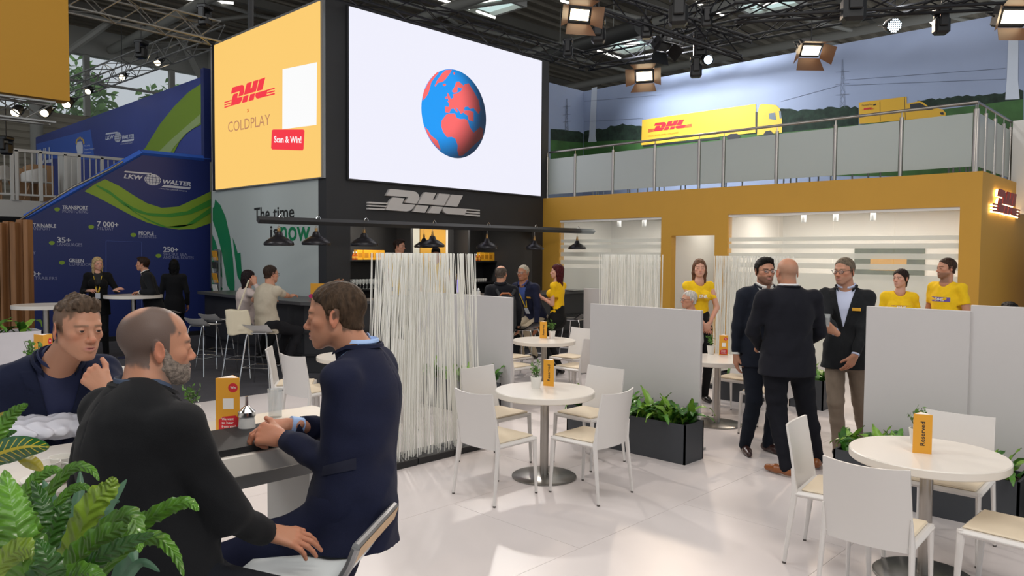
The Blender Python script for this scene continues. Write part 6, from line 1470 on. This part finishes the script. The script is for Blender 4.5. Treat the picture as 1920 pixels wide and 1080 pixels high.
def vein_bump(m, freq=26, st=.5):
    nt = m.node_tree; b = nt.nodes['Principled BSDF']; u_ = nt.nodes.new('ShaderNodeUVMap'); u_.uv_map = 'leafuv'; sp = nt.nodes.new('ShaderNodeSeparateXYZ'); nt.links.new(u_.outputs[0], sp.inputs[0])
    ab = nt.nodes.new('ShaderNodeMath'); ab.operation = 'ABSOLUTE'; nt.links.new(sp.outputs[1], ab.inputs[0])
    a1 = nt.nodes.new('ShaderNodeMath'); a1.operation = 'MULTIPLY'; a1.inputs[1].default_value = freq*6.28/2; nt.links.new(sp.outputs[0], a1.inputs[0])
    a2 = nt.nodes.new('ShaderNodeMath'); a2.operation = 'MULTIPLY_ADD'; a2.inputs[1].default_value = -6; nt.links.new(ab.outputs[0], a2.inputs[0]); nt.links.new(a1.outputs[0], a2.inputs[2])
    sn = nt.nodes.new('ShaderNodeMath'); sn.operation = 'SINE'; nt.links.new(a2.outputs[0], sn.inputs[0]); bp = nt.nodes.new('ShaderNodeBump'); bp.inputs['Strength'].default_value = st; bp.inputs['Distance'].default_value = .003
    nt.links.new(sn.outputs[0], bp.inputs['Height']); nt.links.new(bp.outputs[0], b.inputs['Normal']); return m
fpl = thing('planter', 'tall white planter in the lower left corner with large wavy fern leaves', 'planter', P_(stand(90, 1.25), 0)); fpo = np.array(fpl.location)
a_ = math.atan2(_R0[1], _R0[0]); MB().box((0, 0, .53), (.9, .36, 1.06), rotz(a_), .006).build('box', mat('marble_white', 'd4d0d4'), fpl); MB().box((0, 0, 1.063), (.86, .32, .01), rotz(a_)).build('soil', m_soil, fpl)
fg = {'g': vein_bump(leafmat('bird_nest_green', '5d8f2c', .3)), 'd': vein_bump(leafmat('bird_nest_deep', '35641f', .3)), 'l': vein_bump(leafmat('bird_nest_lime', '86a436', .3)), 'b': leafmat('blue_green_leaf', '567d62', .45), 'c': veined()}
def path_leaf(pts, W, m, wavy=.22, name='leaf', tw=0, ten=None):
    """leaf along an arc of points (frame pixel, pixel, distance), W width in metres"""
    P = [atD(*p) for p in pts]; n = 44; nc = 7; out = []; rows = []
    def bez(t_):
        m_ = len(P)-1; x = t_*m_; i = min(int(x), m_-1); u = x-i; p0 = P[max(i-1, 0)]; p1 = P[i]; p2 = P[i+1]; p3 = P[min(i+2, m_)]
        return .5*((2*p1)+(-p0+p2)*u+(2*p0-5*p1+4*p2-p3)*u*u+(-p0+3*p1-3*p2+p3)*u**3)
    v = []
    for i in range(n):
        t_ = i/(n-1); c = bez(t_); d = nrm(bez(min(t_+.02, 1))-bez(max(t_-.02, 0))); view = nrm(c-cC); s_ = nrm(np.cross(d, view)); s_ = nrm(s_+np.cross(d, s_)*tw); nn = np.cross(s_, d)
        w_ = W*.5*(math.sin(math.pi*min(max(t_**.8*.95+.05, 0), 1))**.75); w_ *= 1+((.07*math.sin(i*1.3)+.09*((i*7) % 3-1)) if wavy > .1 else 0)
        for j in range(nc):
            q = 2*j/(nc-1)-1; h_ = w_*abs(q)*.35+(wavy*w_*math.sin(i*1.15+(1.5 if q > 0 else 0)))*abs(q)**2*1.2
            v.append(c+s_*w_*q-nn*h_*-1-fpo)
    f = [(i*nc+k, (i+1)*nc+k, (i+1)*nc+k+1, i*nc+k+1) for i in range(n-1) for k in range(nc-1)]
    mb = MB(); mb.add(v, f); me = mb.mesh(name, m, True, 180); leaf_uv(me, n, nc); return link(name, me, fpl)
for pts, W, k in (([(160, 1120, 1.2), (230, 1010, 1.18), (300, 960, 1.15), (350, 942, 1.12), (373, 958, 1.1)], .030, 'g'), ([(120, 1130, 1.2), (180, 1010, 1.15), (240, 968, 1.1), (258, 1000, 1.05), (262, 1037, 1.03)], .034, 'g'),
        ([(150, 1130, 1.2), (220, 1040, 1.15), (285, 1008, 1.1), (325, 1035, 1.06), (345, 1082, 1.04)], .026, 'g'), ([(90, 1150, 1.25), (130, 1050, 1.22), (172, 950, 1.2), (205, 915, 1.2), (211, 893, 1.2)], .050, 'l'),
        ([(60, 1150, 1.1), (40, 1050, 1.05), (25, 960, 1.05), (8, 880, 1.1)], .060, 'g'), ([(100, 1150, 1.15), (60, 1040, 1.12), (35, 960, 1.1), (30, 905, 1.12)], .055, 'g'), ([(60, 1140, 1.3), (90, 1020, 1.3), (115, 960, 1.3), (130, 925, 1.32)], .042, 'd'),
        ([(40, 1000, 1.3), (90, 925, 1.3), (135, 878, 1.28), (170, 880, 1.26), (186, 902, 1.25)], .022, 'g'), ([(30, 960, 1.35), (60, 905, 1.35), (95, 882, 1.34), (120, 886, 1.33)], .026, 'g'), ([(70, 1000, 1.3), (120, 930, 1.3), (155, 912, 1.28), (180, 930, 1.27)], .018, 'g'),
        ([(80, 1150, 1.1), (130, 1070, 1.06), (190, 1010, 1.03), (240, 985, 1.0)], .050, 'g'), ([(-20, 1090, 1.0), (20, 1040, .98), (55, 1030, .97), (80, 1050, .96)], .034, 'l'), ([(100, 1140, 1.05), (170, 1060, 1.02), (235, 1020, 1.0), (290, 1000, .98)], .028, 'd'),
        ([(40, 1150, 1.0), (70, 1110, .97), (90, 1060, .95), (70, 1010, .95)], .05, 'd'), ([(-10, 1150, 1.1), (-10, 1050, 1.1), (0, 950, 1.12), (20, 890, 1.15)], .055, 'd'), ([(160, 1160, 1.15), (230, 1090, 1.12), (265, 1055, 1.1), (300, 1072, 1.08)], .018, 'b'),
        ([(110, 1130, 1.35), (170, 1000, 1.36), (205, 945, 1.38), (238, 898, 1.4)], .030, 'b'), ([(90, 1100, 1.36), (130, 990, 1.38), (148, 930, 1.4), (150, 882, 1.42)], .028, 'b'), ([(110, 1110, 1.3), (160, 1020, 1.3), (205, 968, 1.3), (250, 978, 1.3)], .032, 'b'),
        ([(120, 1110, 1.4), (150, 1020, 1.4), (190, 950, 1.42), (225, 940, 1.42)], .03, 'b'), ([(60, 1100, 1.4), (90, 1000, 1.42), (95, 940, 1.42), (80, 900, 1.42)], .034, 'b'), ([(20, 1100, 1.4), (40, 1000, 1.4), (55, 950, 1.4), (62, 900, 1.4)], .036, 'd'),
        ([(200, 1160, 1.2), (225, 1080, 1.2), (245, 1030, 1.2), (255, 1060, 1.18)], .03, 'b'), ([(-30, 880, 1.3), (-5, 815, 1.3), (25, 775, 1.3), (53, 757, 1.3)], .030, 'g'), ([(-20, 850, 1.4), (0, 822, 1.4), (18, 812, 1.4), (32, 808, 1.4)], .016, 'd'),
        ([(0, 1130, 1.2), (60, 1000, 1.22), (80, 950, 1.24), (60, 900, 1.26)], .045, 'd'), ([(140, 1160, 1.1), (150, 1080, 1.1), (175, 1030, 1.08), (215, 1045, 1.06)], .036, 'd'), ([(50, 1180, 1.05), (110, 1100, 1.02), (160, 1075, 1.0), (200, 1090, .98)], .04, 'g')):
    path_leaf(pts, W*.86, fg[k], .22 if k != 'b' else .04)
path_leaf([(-40, 870, 1.2), (0, 850, 1.18), (45, 838, 1.16), (93, 838, 1.14)], .040, fg['c'], .04, 'croton_leaf'); path_leaf([(30, 850, 1.2), (50, 862, 1.18), (68, 872, 1.17), (80, 882, 1.16)], .020, mat('croton_yellow', 'a3962a', .35, nz=.5, nscale=40), .04, 'croton_leaf')
path_leaf([(-30, 800, 1.4), (-5, 788, 1.4), (10, 780, 1.4), (22, 776, 1.4)], .02, mat('croton_yellow', 'a3962a'), .04, 'croton_leaf')
# potted herbs on the tables
m_pot = mat('white_pot', 'e2dfd8', .4)
def herb(x, y, z, label, s=1.0, n=90, seed=1):
    rg = np.random.default_rng(seed); t = thing('potted_herb', label, 'potted plant', (x, y, z))
    MB().lathe([(.030*s, 0), (.040*s, .07*s), (.042*s, .085*s), (.037*s, .085*s), (.034*s, .07*s), (.001, .07*s)], n=24).build('pot', m_pot, t, True, 40)
    st_ = MB(); lf = MB()
    for i in range(14):
        a = rg.uniform(0, 6.28); r_ = rg.uniform(.01, .055)*s; h_ = rg.uniform(.10, .17)*s; e = np.array([math.cos(a)*r_, math.sin(a)*r_, .07*s+h_*.75]); st_.tube([(0, 0, .07*s), tuple(e)], .0013*s, 4)
        for k in range(n//14):
            u = rg.uniform(.35, 1.05); c = np.array([0, 0, .07*s])*(1-u)+e*u; d = nrm(rg.normal(size=3)+np.array([0, 0, .6])); q = nrm(np.cross(d, rg.normal(size=3))); l = .014*s*rg.uniform(.7, 1.3)
            lf.add([c, c+d*l+q*l*.45, c+d*l*2, c+d*l-q*l*.45], [(0, 1, 2, 3)])
    stuff(lf.build('foliage', leafmat('herb_green', '5c8a38'), t)); stuff(st_.build('stems', mat('stem_green', '3c5424', .6), t)); return t
herb(*P_(onZ(.73, 1005, 728)), 'small herb in a white pot on the centre table', 1.15, 90, 1)
herb(*P_(onZ(.73, 1035, 634)), 'small herb in a white pot on the far cafe table', 1.15, 90, 2)
herb(*P_(onZ(.73, 1333, 664)), 'small herb in a white pot on the half hidden table', 1.15, 90, 3)
herb(*P_(onZ(.73, 1719, 832)), 'small herb in a white pot behind the reserved card at lower right', 1.1, 110, 4)
herb(*P_(onZ(1.1, 64, 712)), 'small herb behind the shoulder of the man at left', 1.2, 110, 5)
herb(*P_(onZ(1.1, 362, 788)), 'small herb on the front table peeping over the suited shoulder', .78, 80, 6)
# ================================================================ SMALL THINGS
m_card = mat('card_amber', 'e2a02c', .5); m_cardred = mat('card_red', 'cc2430', .5); m_cardw = mat('card_white', 'ece8e2', .5)
def card(x, y, z, rz, label, res=True, h=.225, w_=.098):
    """three-sided folded card; face 0 looks along -y before rotation"""
    t = thing('table_card', label, 'table card', (x, y, z), rz); R3_ = w_/math.sqrt(3); V = [np.array([R3_*math.cos(a), R3_*math.sin(a), 0]) for a in (math.radians(210), math.radians(330), math.radians(90))]
    MB().slab([(v[0], v[1], 0) for v in V], (0, 0, h)).build('card', m_card, t); MB().slab([(v[0]*.8, v[1]*.8, h) for v in V], (0, 0, .001)).build('inside', m_cardw, t)
    up = np.array([0, 0, 1.])
    for i in (0, 1):
        a, b = V[i], V[i+1]; d = nrm(b-a); n = np.cross(d, up)
        if (i == 0) == res:
            text3('Reserved', a+d*w_*.62+up*h*.2, up*h*.62, -d*w_*.24, n, m_ink, t, bold=.015, th=.001)
        else:
            bl = [(.12, .03), (.88, .03), (.93, .12), (.92, .26), (.82, .30), (.3, .28), (.12, .22)]
            MB().face([a+d*w_*u+up*h*v+n*.0008 for u, v in bl]).build('red_bubble', m_cardred, t)
            for q, (s_, vv) in enumerate((('We want', .215), ('to hear', .145), ('from you!', .075))): text3(s_, a+d*w_*(.24)+up*h*vv+n*.0006, d*w_*(.5 if q < 2 else .58), up*h*.045, n, m_cardw, t, bold=.02, th=.001)
            c = a+d*w_*.72+up*h*.82; MB().face([c+d*w_*.2*math.cos(g)+up*w_*.2*math.sin(g)+n*.0008 for g in np.linspace(0, 6.28, 20, endpoint=False)]).build('red_dot', m_cardred, t)
            text3('Win', c-d*w_*.11-up*.004+n*.0006, d*w_*.22, up*.010, n, m_cardw, t, bold=.02, th=.001)
            MB().face([a+d*w_*u+up*h*v+n*.0008 for u, v in ((.3, .42), (.75, .42), (.75, .62), (.3, .62))]).build('white_square', m_cardw, t)
    return t
vz = lambda deg: math.radians(deg)
base_rz = math.atan2(_R0[1], _R0[0])
card(*P_(onZ(.73, 1031, 723)), base_rz-.45, 'amber reserved card on the centre table'); card(*P_(onZ(.73, 1019, 634)), base_rz-.1, 'amber reserved card on the far cafe table')
card(*P_(onZ(.73, 1356, 665)), base_rz-.2, 'amber card with red bubble on the half hidden table', False); card(*P_(onZ(.73, 1727, 848)), base_rz-.35, 'amber reserved card at the lower right table')
card(*P_(onZ(1.1, 82, 700)), base_rz-.5, 'amber card behind the shoulder of the man at left', h=.24); card(*P_(onZ(1.1, 431, 806)), base_rz+.1, 'amber card with red bubble on the front table', False)
card(*P_(onZ(1.1, 686, 590+95)), base_rz, 'small amber card edge right of the profile man', True) if False else None
# front table: portfolio, glass, dispenser, crockery, bag
pf = [(1.22, 2.70), (1.78, 2.70), (1.86, 3.02), (1.30, 3.04)]
pm = thing('portfolio', 'closed black leather portfolio under the folded hands', 'folder', (1.52, 2.86, 1.1)); under(MB().slab([(x-.10, y-.04, 1.101) for x, y in pf], (0, 0, .024)).build('cover', mat('black_leather', '101013', .7, bump=.3, bscale=300)), pm); under(MB().slab([(x-.10+.004, y-.036, 1.108) for x, y in pf], (0, 0, .008)).build('pages', m_cardw), pm)
g = thing('drinking_glass', 'empty straight drinking glass on the front table', 'glass', P_(onZ(1.1, 516, 782))); MB().lathe([(.030, 0), (.034, .13), (.031, .13), (.027, .012), (.001, .012)], n=24).build('glass', mat('wine_glass', 'd5dadb'), g, True)
sd_ = thing('sugar_dispenser', 'glass sugar dispenser with steel spout beside the amber card', 'dispenser', P_(onZ(1.1, 463, 812))); MB().lathe([(.032, 0), (.036, .02), (.030, .075), (.001, .075)], n=20).build('glass', mat('sugar_glass', 'dcdcd8', .15), sd_, True); MB().lathe([(.036, .072), (.036, .09), (.014, .11), (.007, .115), (.006, .155), (.001, .155)], n=20).build('spout_cap', m_chrome, sd_, True)
def cup_saucer(px, py, lab):
    p = onZ(1.1, px, py); c = thing('cup_and_saucer', lab, 'cup', P_(p)); MB().lathe([(.03, 0), (.045, .005), (.075, .015), (.074, .018), (.03, .008), (.001, .008)], n=32).build('saucer', m_pot, c, True)
    MB().lathe([(.02, .010), (.036, .03), (.042, .068), (.039, .068), (.033, .03), (.001, .018)], n=28).build('cup', m_pot, c, True); MB().tube([(.04, 0, .058), (.062, 0, .05), (.058, 0, .03), (.036, 0, .028)], .004, 6).build('handle', m_pot, c, True)
cup_saucer(88, 905, 'white coffee cup and saucer behind the fern leaves, left one'); cup_saucer(118, 893, 'white coffee cup beside the back of the black suit')
# white plastic bag lying on the table
mbg = []; bgc = (onZ(1.1, 15, 800)+onZ(1.1, 140, 835))/2
rgb_ = np.random.default_rng(4)
Obag = [('u', 0, ell((-.04, -.02, .045), (.26, .17, .05))), ('u', .03, cone((-.16, -.05, .05), (-.30, -.10, .02), .04, .012)), ('u', .03, cone((.1, -.06, .05), (.17, -.12, .02), .035, .012)), ('d', 0, ((lambda P: np.abs(np.sin(P[:, 0]*38+P[:, 1]*50+2*np.sin(P[:, 1]*30)))*-.010+np.abs(np.sin(P[:, 1]*62-P[:, 0]*22))*.006), None, None)), ('i', .003, half((0, 0, .002), (0, 0, -1)))]
bv_, bf_ = mesh_sdf(Obag, .005); bag = thing('plastic_bag', 'crumpled white plastic bag lying on the front table', 'bag', (bgc[0], bgc[1], 1.1), base_rz+.35); link('bag', np_mesh('bag', [(bv_, bf_)], mat('white_film', 'dfe0ea', .4, spec=.5)), bag)
text3('A Leading Global', (-.19, -.04, .088), (.14, .03, .012), (-.004, .014, .006), (0, 0, 1), mat('navy_lettering', '2c3a7c', .5), bag, th=.008)
MB().face([(-.01+.0, .05, .118), (.02, .06, .118), (.03, .04, .119), (.0, .03, .119)]).build('blue_mark', mat('navy_lettering', '2c3a7c'), bag); MB().tube([(.05+.012*math.cos(a), .045+.012*math.sin(a), .119) for a in np.linspace(0, 5, 10)], .002, 5).build('red_ring', mat('card_red', 'cc2430'), bag)
# on the bar
def bp_(px, py): return onZ(1.11, px, py)
asg = thing('counter_sign', 'amber sign with pink print standing on the bar', 'sign', P_(onZ(1.11, 598, 561))); MB().box((0, 0, .13), (.27, .02, .25), rotz(base_rz), .003).build('panel', m_card, asg); MB().slab([tuple(rotz(base_rz)@np.array([-.12+.11*i+.045*math.cos(a), -.0115, .05+.035*math.sin(a)])) for i in (0,) for a in np.linspace(0, 6.28, 12, endpoint=False)], tuple(rotz(base_rz)@np.array([0, -.002, 0]))).build('pink_print', mat('pink_print', 'c8306a', .5), asg); MB().slab([tuple(rotz(base_rz)@np.array([-.0+.045*math.cos(a), -.0115, .05+.035*math.sin(a)])) for a in np.linspace(0, 6.28, 12, endpoint=False)], tuple(rotz(base_rz)@np.array([0, -.002, 0]))).build('pink_print', mat('pink_print', 'c8306a'), asg)
pz_ = thing('pretzel_stand', 'wooden stand of pretzels on the bar above the grey-brown hair', 'pretzel stand', P_(onZ(1.11, 636, 562))); MB().cyl((0, 0, 0), (0, 0, .34), .012, n=8).lathe([(.09, 0), (.09, .015), (.001, .015)], n=20).build('stand', mat('light_oak', 'a07a55'), pz_)
for i in range(4): MB().tube([tuple(rotz(i*1.57)@np.array([.03+.05*math.sin(a)+.01*math.sin(2*a), .045*math.cos(a*1.5), .27+.012*i+.02*math.cos(a)])) for a in np.linspace(0, 6.28, 16)], .012, 6).build('pretzel', mat('pretzel_brown', '8a4f22', .4), pz_, True)
for i, (px, py, lab) in enumerate(((668, 561, 'small white shaker on the bar, left one'), (676, 561, 'small white shaker with steel top on the bar'), (890, 556, 'white pot on the bar right of the rod screen'), (897, 556, 'white jar on the bar beside the white pot'))):
    c = thing('shaker', lab, 'shaker', P_(onZ(1.11, px, py))); MB().lathe([(.035, 0), (.04, .03), (.036, .09), (.02, .10)], n=16).build('body', m_pot, c, True); MB().lathe([(.022, .10), (.022, .125), (.008, .15), (.001, .15)], n=12).build('cap', m_chrome if i % 2 else m_pot, c, True)
tp = thing('beer_tap', 'chrome tap with violet glowing strip behind the rods', 'tap', P_(onZ(1.11, 858, 552))); MB().cyl((0, 0, 0), (0, 0, .38), .03, n=14).tube([(0, 0, .36), (-.08, -.05, .38), (-.11, -.06, .33)], .014, 8).build('column', m_chrome, tp, True); MB().box((-.02, -.035, .16), (.04, .01, .24)).build('glow_strip', mat('violet_glow', '8a7cff', emit=1.4), tp)
tb = thing('tablet', 'black tablet lying on the bar near the amber wall', 'tablet', P_(onZ(1.11, 1078, 546))); MB().box((0, 0, .012), (.36, .22, .02), None, .005).build('body', m_shade, tb); MB().box((0, 0, .0225), (.33, .19, .001)).build('display', mat('dark_glass', '0c0c10', .1), tb)
# leaflet rack on the green wall
lr = thing('leaflet_rack', 'narrow wall rack of leaflets on the green print', 'rack', P_(onX(7.09, 408, 552))); lo_ = np.array(lr.location); MB().bb(-.02, .02, -.10, .10, -.95, .95).build('frame', m_alu, lr)
for i in range(8):
    z_ = .82-.235*i; MB().box((-.05, 0, z_), (.02, .19, .2), np.array([[.98, 0, -.2], [0, 1, 0], [.2, 0, .98]])).build('leaflet', (m_card, mat('leaflet_dark', '3a3a34', .5), m_card, m_cardw, m_card, m_cardw, m_card, mat('leaflet_dark', '3a3a34'))[i], lr); MB().bb(-.075, -.065, -.1, .1, z_-.11, z_-.04).build('pocket', m_glass, lr)
# tote bag, backpack
q = pt(447, 600, 10.35); tb_ = thing('tote_bag', 'cream canvas tote bag hanging from the shoulder of the man in tan', 'bag', tuple(q)); 
O = [('u', 0, cone((-.02, 0, .12), (.02, 0, -.16), .15, .17, ((0, 1, 0), .33))), ('i', .01, half((0, 0, .14), (0, 0, 1))), ('i', .02, half((0, 0, -.2), (0, 0, -1))), ('d', 0, ((lambda P: wave(P, 3, .006, 22)), None, None))]
v_, f_ = mesh_sdf(O, .012); link('bag', np_mesh('bag', [(v_, f_)], mat('canvas_cream', 'd6cbb2', .8, bump=.3, bscale=300)), tb_); tb_.rotation_euler = (0, 0, base_rz+.3)
for s_ in (-1, 1): MB().tube([(.0, s_*.03, .14), (.06, s_*.03, .32), (.14, s_*.03, .55)], .009, 4).build('strap', mat('canvas_cream', 'd6cbb2'), tb_)
q = pt(948, 585, 11.0); bk = thing('backpack', 'charcoal backpack with brown leather handle on the seated man', 'backpack', tuple(q), base_rz)
O = [('u', 0, cone((0, -.04, .14), (0, -.04, -.18), .15, .16, ((0, 1, 0), .5))), ('u', .02, cone((0, -.10, -.02), (0, -.10, -.16), .11, .11, ((0, 1, 0), .4))), ('i', .02, half((0, 0, .24), (0, 0, 1)))]
v_, f_ = mesh_sdf(O, .011); link('bag', np_mesh('bag', [(v_, f_)], mat('charcoal_fabric', '24262a', .8, bump=.2, bscale=300)), bk)
MB().tube([(-.08, -.05, .24), (-.05, -.06, .275), (.05, -.06, .275), (.08, -.05, .24)], .014, 8).build('handle', mat('brown_leather', 'a5623a', .5), bk, True)
for s_ in (-1, 1): MB().tube([(s_*.08, 0, .22), (s_*.13, .06, .32), (s_*.14, .16, .28)], .022, 6).build('strap', mat('charcoal_fabric', '24262a'), bk, True)
# glass in the hand of the man with glasses, drink of red-haired woman
q = pt(1549, 602, 6.52); g = thing('drinking_glass', 'small glass of dark drink held by the man with glasses', 'glass', tuple(q-np.array([0, 0, .05]))); MB().lathe([(.028, 0), (.034, .11), (.031, .11), (.026, .01), (.001, .01)], n=20).build('glass', mat('wine_glass', 'd5dadb'), g, True); MB().lathe([(.024, .012), (.029, .08), (.001, .08)], n=20).build('drink', mat('dark_drink', '3a2018', .1), g, True)
# ================================================================ STAGE LIGHTS
m_fix = mat('fixture_black', '121214', .45); m_flap = mat('flap_brown', '6b4c38', .5); m_hot = mat('lamp_hot', 'ffe9c0', emit=9); m_led = mat('led_cool', 'dff2ff', emit=5)
def aimrot(d, roll=0): z = nrm(-np.asarray(d, float)); x = nrm(np.cross((0, 0, 1), z)); y = np.cross(z, x); return Matrix(((x[0], y[0], z[0]), (x[1], y[1], z[1]), (x[2], y[2], z[2]))).to_euler()
def flood(px, py, t_, aim, label, s=1, hot=True):
    p = atD(px, py, t_); r = thing('flood_light', label, 'stage light', tuple(p)); r.rotation_euler = aimrot(aim)
    MB().box((0, 0, .09*s), (.30*s, .22*s, .16*s), None, .02*s).build('housing', m_fix, r); MB().box((0, 0, .004*s), (.24*s, .13*s, .012*s)).build('lamp', m_hot if hot else m_fix, r)
    for a, b, c, d in (((-.15, -.11), (.15, -.11), (.20, -.22), (-.20, -.22)), ((.15, .11), (-.15, .11), (-.20, .20), (.20, .20)), ((.15, -.11), (.15, .11), (.27, .13), (.27, -.13)), ((-.15, .11), (-.15, -.11), (-.27, -.13), (-.27, .13))):
        MB().slab([(a[0]*s, a[1]*s, 0), (b[0]*s, b[1]*s, 0), (c[0]*s, c[1]*s, -.16*s), (d[0]*s, d[1]*s, -.16*s)], (0, 0, .004)).build('barn_door', m_flap if hot else m_fix, r)
    MB().tube([(-.17*s, 0, .08*s), (-.17*s, .02, .24*s), (.17*s, .02, .24*s), (.17*s, 0, .08*s)], .012, 6).build('yoke', m_fix, r)
def par(px, py, t_, aim, label, s=1, lit=1, big=0):
    p = atD(px, py, t_); r = thing('spot_light', label, 'stage light', tuple(p)); r.rotation_euler = aimrot(aim)
    MB().lathe([(.085*s, 0), (.095*s, .02*s), (.09*s, .16*s), (.05*s, .24*s), (.001, .25*s)], n=18).build('housing', m_fix, r, True, 40)
    if lit: 
        mb = MB()
        if big:
            for i in range(-3, 4):
                for j in range(-3, 4):
                    if i*i+j*j < 11: mb.lathe([(.001, -.004), (.011*s, -.004)], (i*.025*s, j*.025*s, 0), 8)
            stuff(mb.build('led_dots', m_led, r)); MB().lathe([(.001, -.001), (.084*s, -.001)], n=18).build('face', m_fix, r)
        else: MB().lathe([(.001, -.002), (.07*s, -.002)], n=18).build('lamp', m_hot if lit == 1 else m_led, r)
    else: MB().lathe([(.001, .01), (.084*s, .01)], n=18).build('lens', mat('dark_glass', '0c0c10'), r)
    MB().tube([(-.105*s, 0, .1*s), (-.105*s, 0, .27*s), (.105*s, 0, .27*s), (.105*s, 0, .1*s)], .010*s, 6).build('yoke', m_fix, r)
def movehead(px, py, t_, label, s=1):
    s = s*.72
    p = atD(px, py, t_); r = thing('moving_head', label, 'stage light', tuple(p), .6)
    MB().box((0, 0, .20*s), (.30*s, .24*s, .10*s), None, .02).build('base', m_fix, r); MB().box((0, 0, -.06*s), (.22*s, .24*s, .28*s), None, .04*s).build('head', m_fix, r)
    for sx in (-1, 1): MB().box((sx*.14*s, 0, .05*s), (.05*s, .14*s, .28*s), None, .015).build('arm', m_fix, r)
toc = lambda a=0, b=-1, c=-.5: D3(a, b, c)
flood(1087, 28, 11.5, toc(.2, -1, -.45), 'glowing flood light with barn doors at the top centre', 1.2); flood(1208, 143, 13.5, toc(-.3, -1, -.35), 'glowing flood light with barn doors below the mural truss', 1.15)
flood(1521, 95, 11.6, toc(.05, -1, -.8), 'glowing flood light in front of the mural middle', 1.1); flood(1902, 32, 9.2, toc(.0, -1, -.4), 'glowing flood light at the top right corner', 1.15); flood(1245, 88, 13.8, toc(.4, -.6, -1), 'unlit flood light hanging beside the skylight', 1.1, False)
par(1328, 112, 12.6, toc(-.1, -1, -.25), 'round cool-white spot light over the mural, left one', 1.0, 2); par(1677, 48, 10.4, toc(-.1, -1, -.3), 'round spot light with blue-white dots near the top right', 1.05, 1, 1)
for px, py, t_, lab, s_ in ((1122, 60, 12.5, 'black stage light right of the top flood light', 1.3), (1272, 20, 10.5, 'large black stage light at the top edge', 1.5), (1305, 128, 12.8, 'black stage light with shadow on the mural', 1.1), (1765, 42, 10, 'black stage light hanging against the mural right', 1.1), (1313, 88, 12.9, 'black stage light on the truss knot', 1.3), (1325, 35, 12, 'black stage light with red clamp', 1.0), (1600, 8, 9.6, 'broad black stage light at the top right', 1.6), (1065, 92, 15, 'small black stage light on the tower truss', 1.1)):
    movehead(px, py, t_, lab, s_)
movehead(1212, 55, 12.6, 'round black moving light left of the skylight', 1.1)
for px, py, t_, lab in ((295, 118, 17.5, 'glowing spot light on the silver truss, nearest the corner'), (229, 145, 19.5, 'glowing spot light on the silver truss, second from the corner'), (165, 172, 20, 'glowing spot light on the silver truss near the window'), (28, 212, 13.2, 'glowing spot light under the amber banner, left one'), (83, 212, 13.4, 'glowing spot light under the amber banner, right one'), (124, 196, 14, 'small glowing spot light at the banner corner')):
    par(px, py, t_, toc(.1, -1, -.7), lab, 1.0, 1)
movehead(265, 95, 16.5, 'black light hanging under the silver truss corner', 1.2); movehead(384, 32, 15.2, 'black light standing on the silver truss corner', 1.3); movehead(12, 275, 13.5, 'black light box at the left edge over the terrace', 1.0)
sk_ = MB().cyl(atD(470, -10, 15), atD(470, 58, 15), .06, n=8).build('hanging_pole', m_fix, None); tag(sk_, 'black pole hanging down behind the amber video wall', 'pole')
# hangers for the stage lights
for o in [x for x in bpy.data.objects if x.parent is None and x.get('category') == 'stage light']:
    z_ = o.location.z; top_ = (ZA if z_ < ZA-.1 else 12.0)
    bpy.context.view_layer.update() if False else None
    e = o.rotation_euler.to_matrix().transposed(); u = e@Vector((0, 0, 1)); L = min(max(top_-z_, .3), 6)
    MB().cyl(tuple(u*.12), tuple(u*L), .008, n=6).build('hanger', m_fix, o)
# pocket flap and vent on the profile man's jacket, following the cloth
from mathutils.bvhtree import BVHTree
def on_cloth(root, kid):
    o = [c for c in root.children if c.name.startswith(kid)][0]; off = Vector(root.location)
    return BVHTree.FromPolygons([v.co+off for v in o.data.vertices], [tuple(p.vertices) for p in o.data.polygons])
def patch(root, bv, pxs, name, m, lift=.006, nu=8, nv=4):
    (a, b, c, d) = [np.array(p, float) for p in pxs]; off = np.array(root.location); v = []; ok = True
    for i in range(nu):
        for j in range(nv):
            u, w_ = i/(nu-1), j/(nv-1); p = (a*(1-u)+b*u)*(1-w_)+(d*(1-u)+c*u)*w_; r_ = nrm(ray(*p)); h = bv.ray_cast(Vector(cC), Vector(r_))
            if h[0] is None: return
            v.append(np.array(h[0])-r_*lift*(.4+.6*(w_ > .2))-off)
    mb = MB(); mb.add(v, [(i*nv+j, (i+1)*nv+j, (i+1)*nv+j+1, i*nv+j+1) for i in range(nu-1) for j in range(nv-1)]); mb.build(name, m, root, True)
jb = on_cloth(pm_, 'jacket'); mj = mat('cloth_151a33', '151a33')
patch(pm_, jb, ((605, 874), (668, 858), (668, 880), (602, 893)), 'pocket_flap', mat('cloth_flap', '10142a', .85))
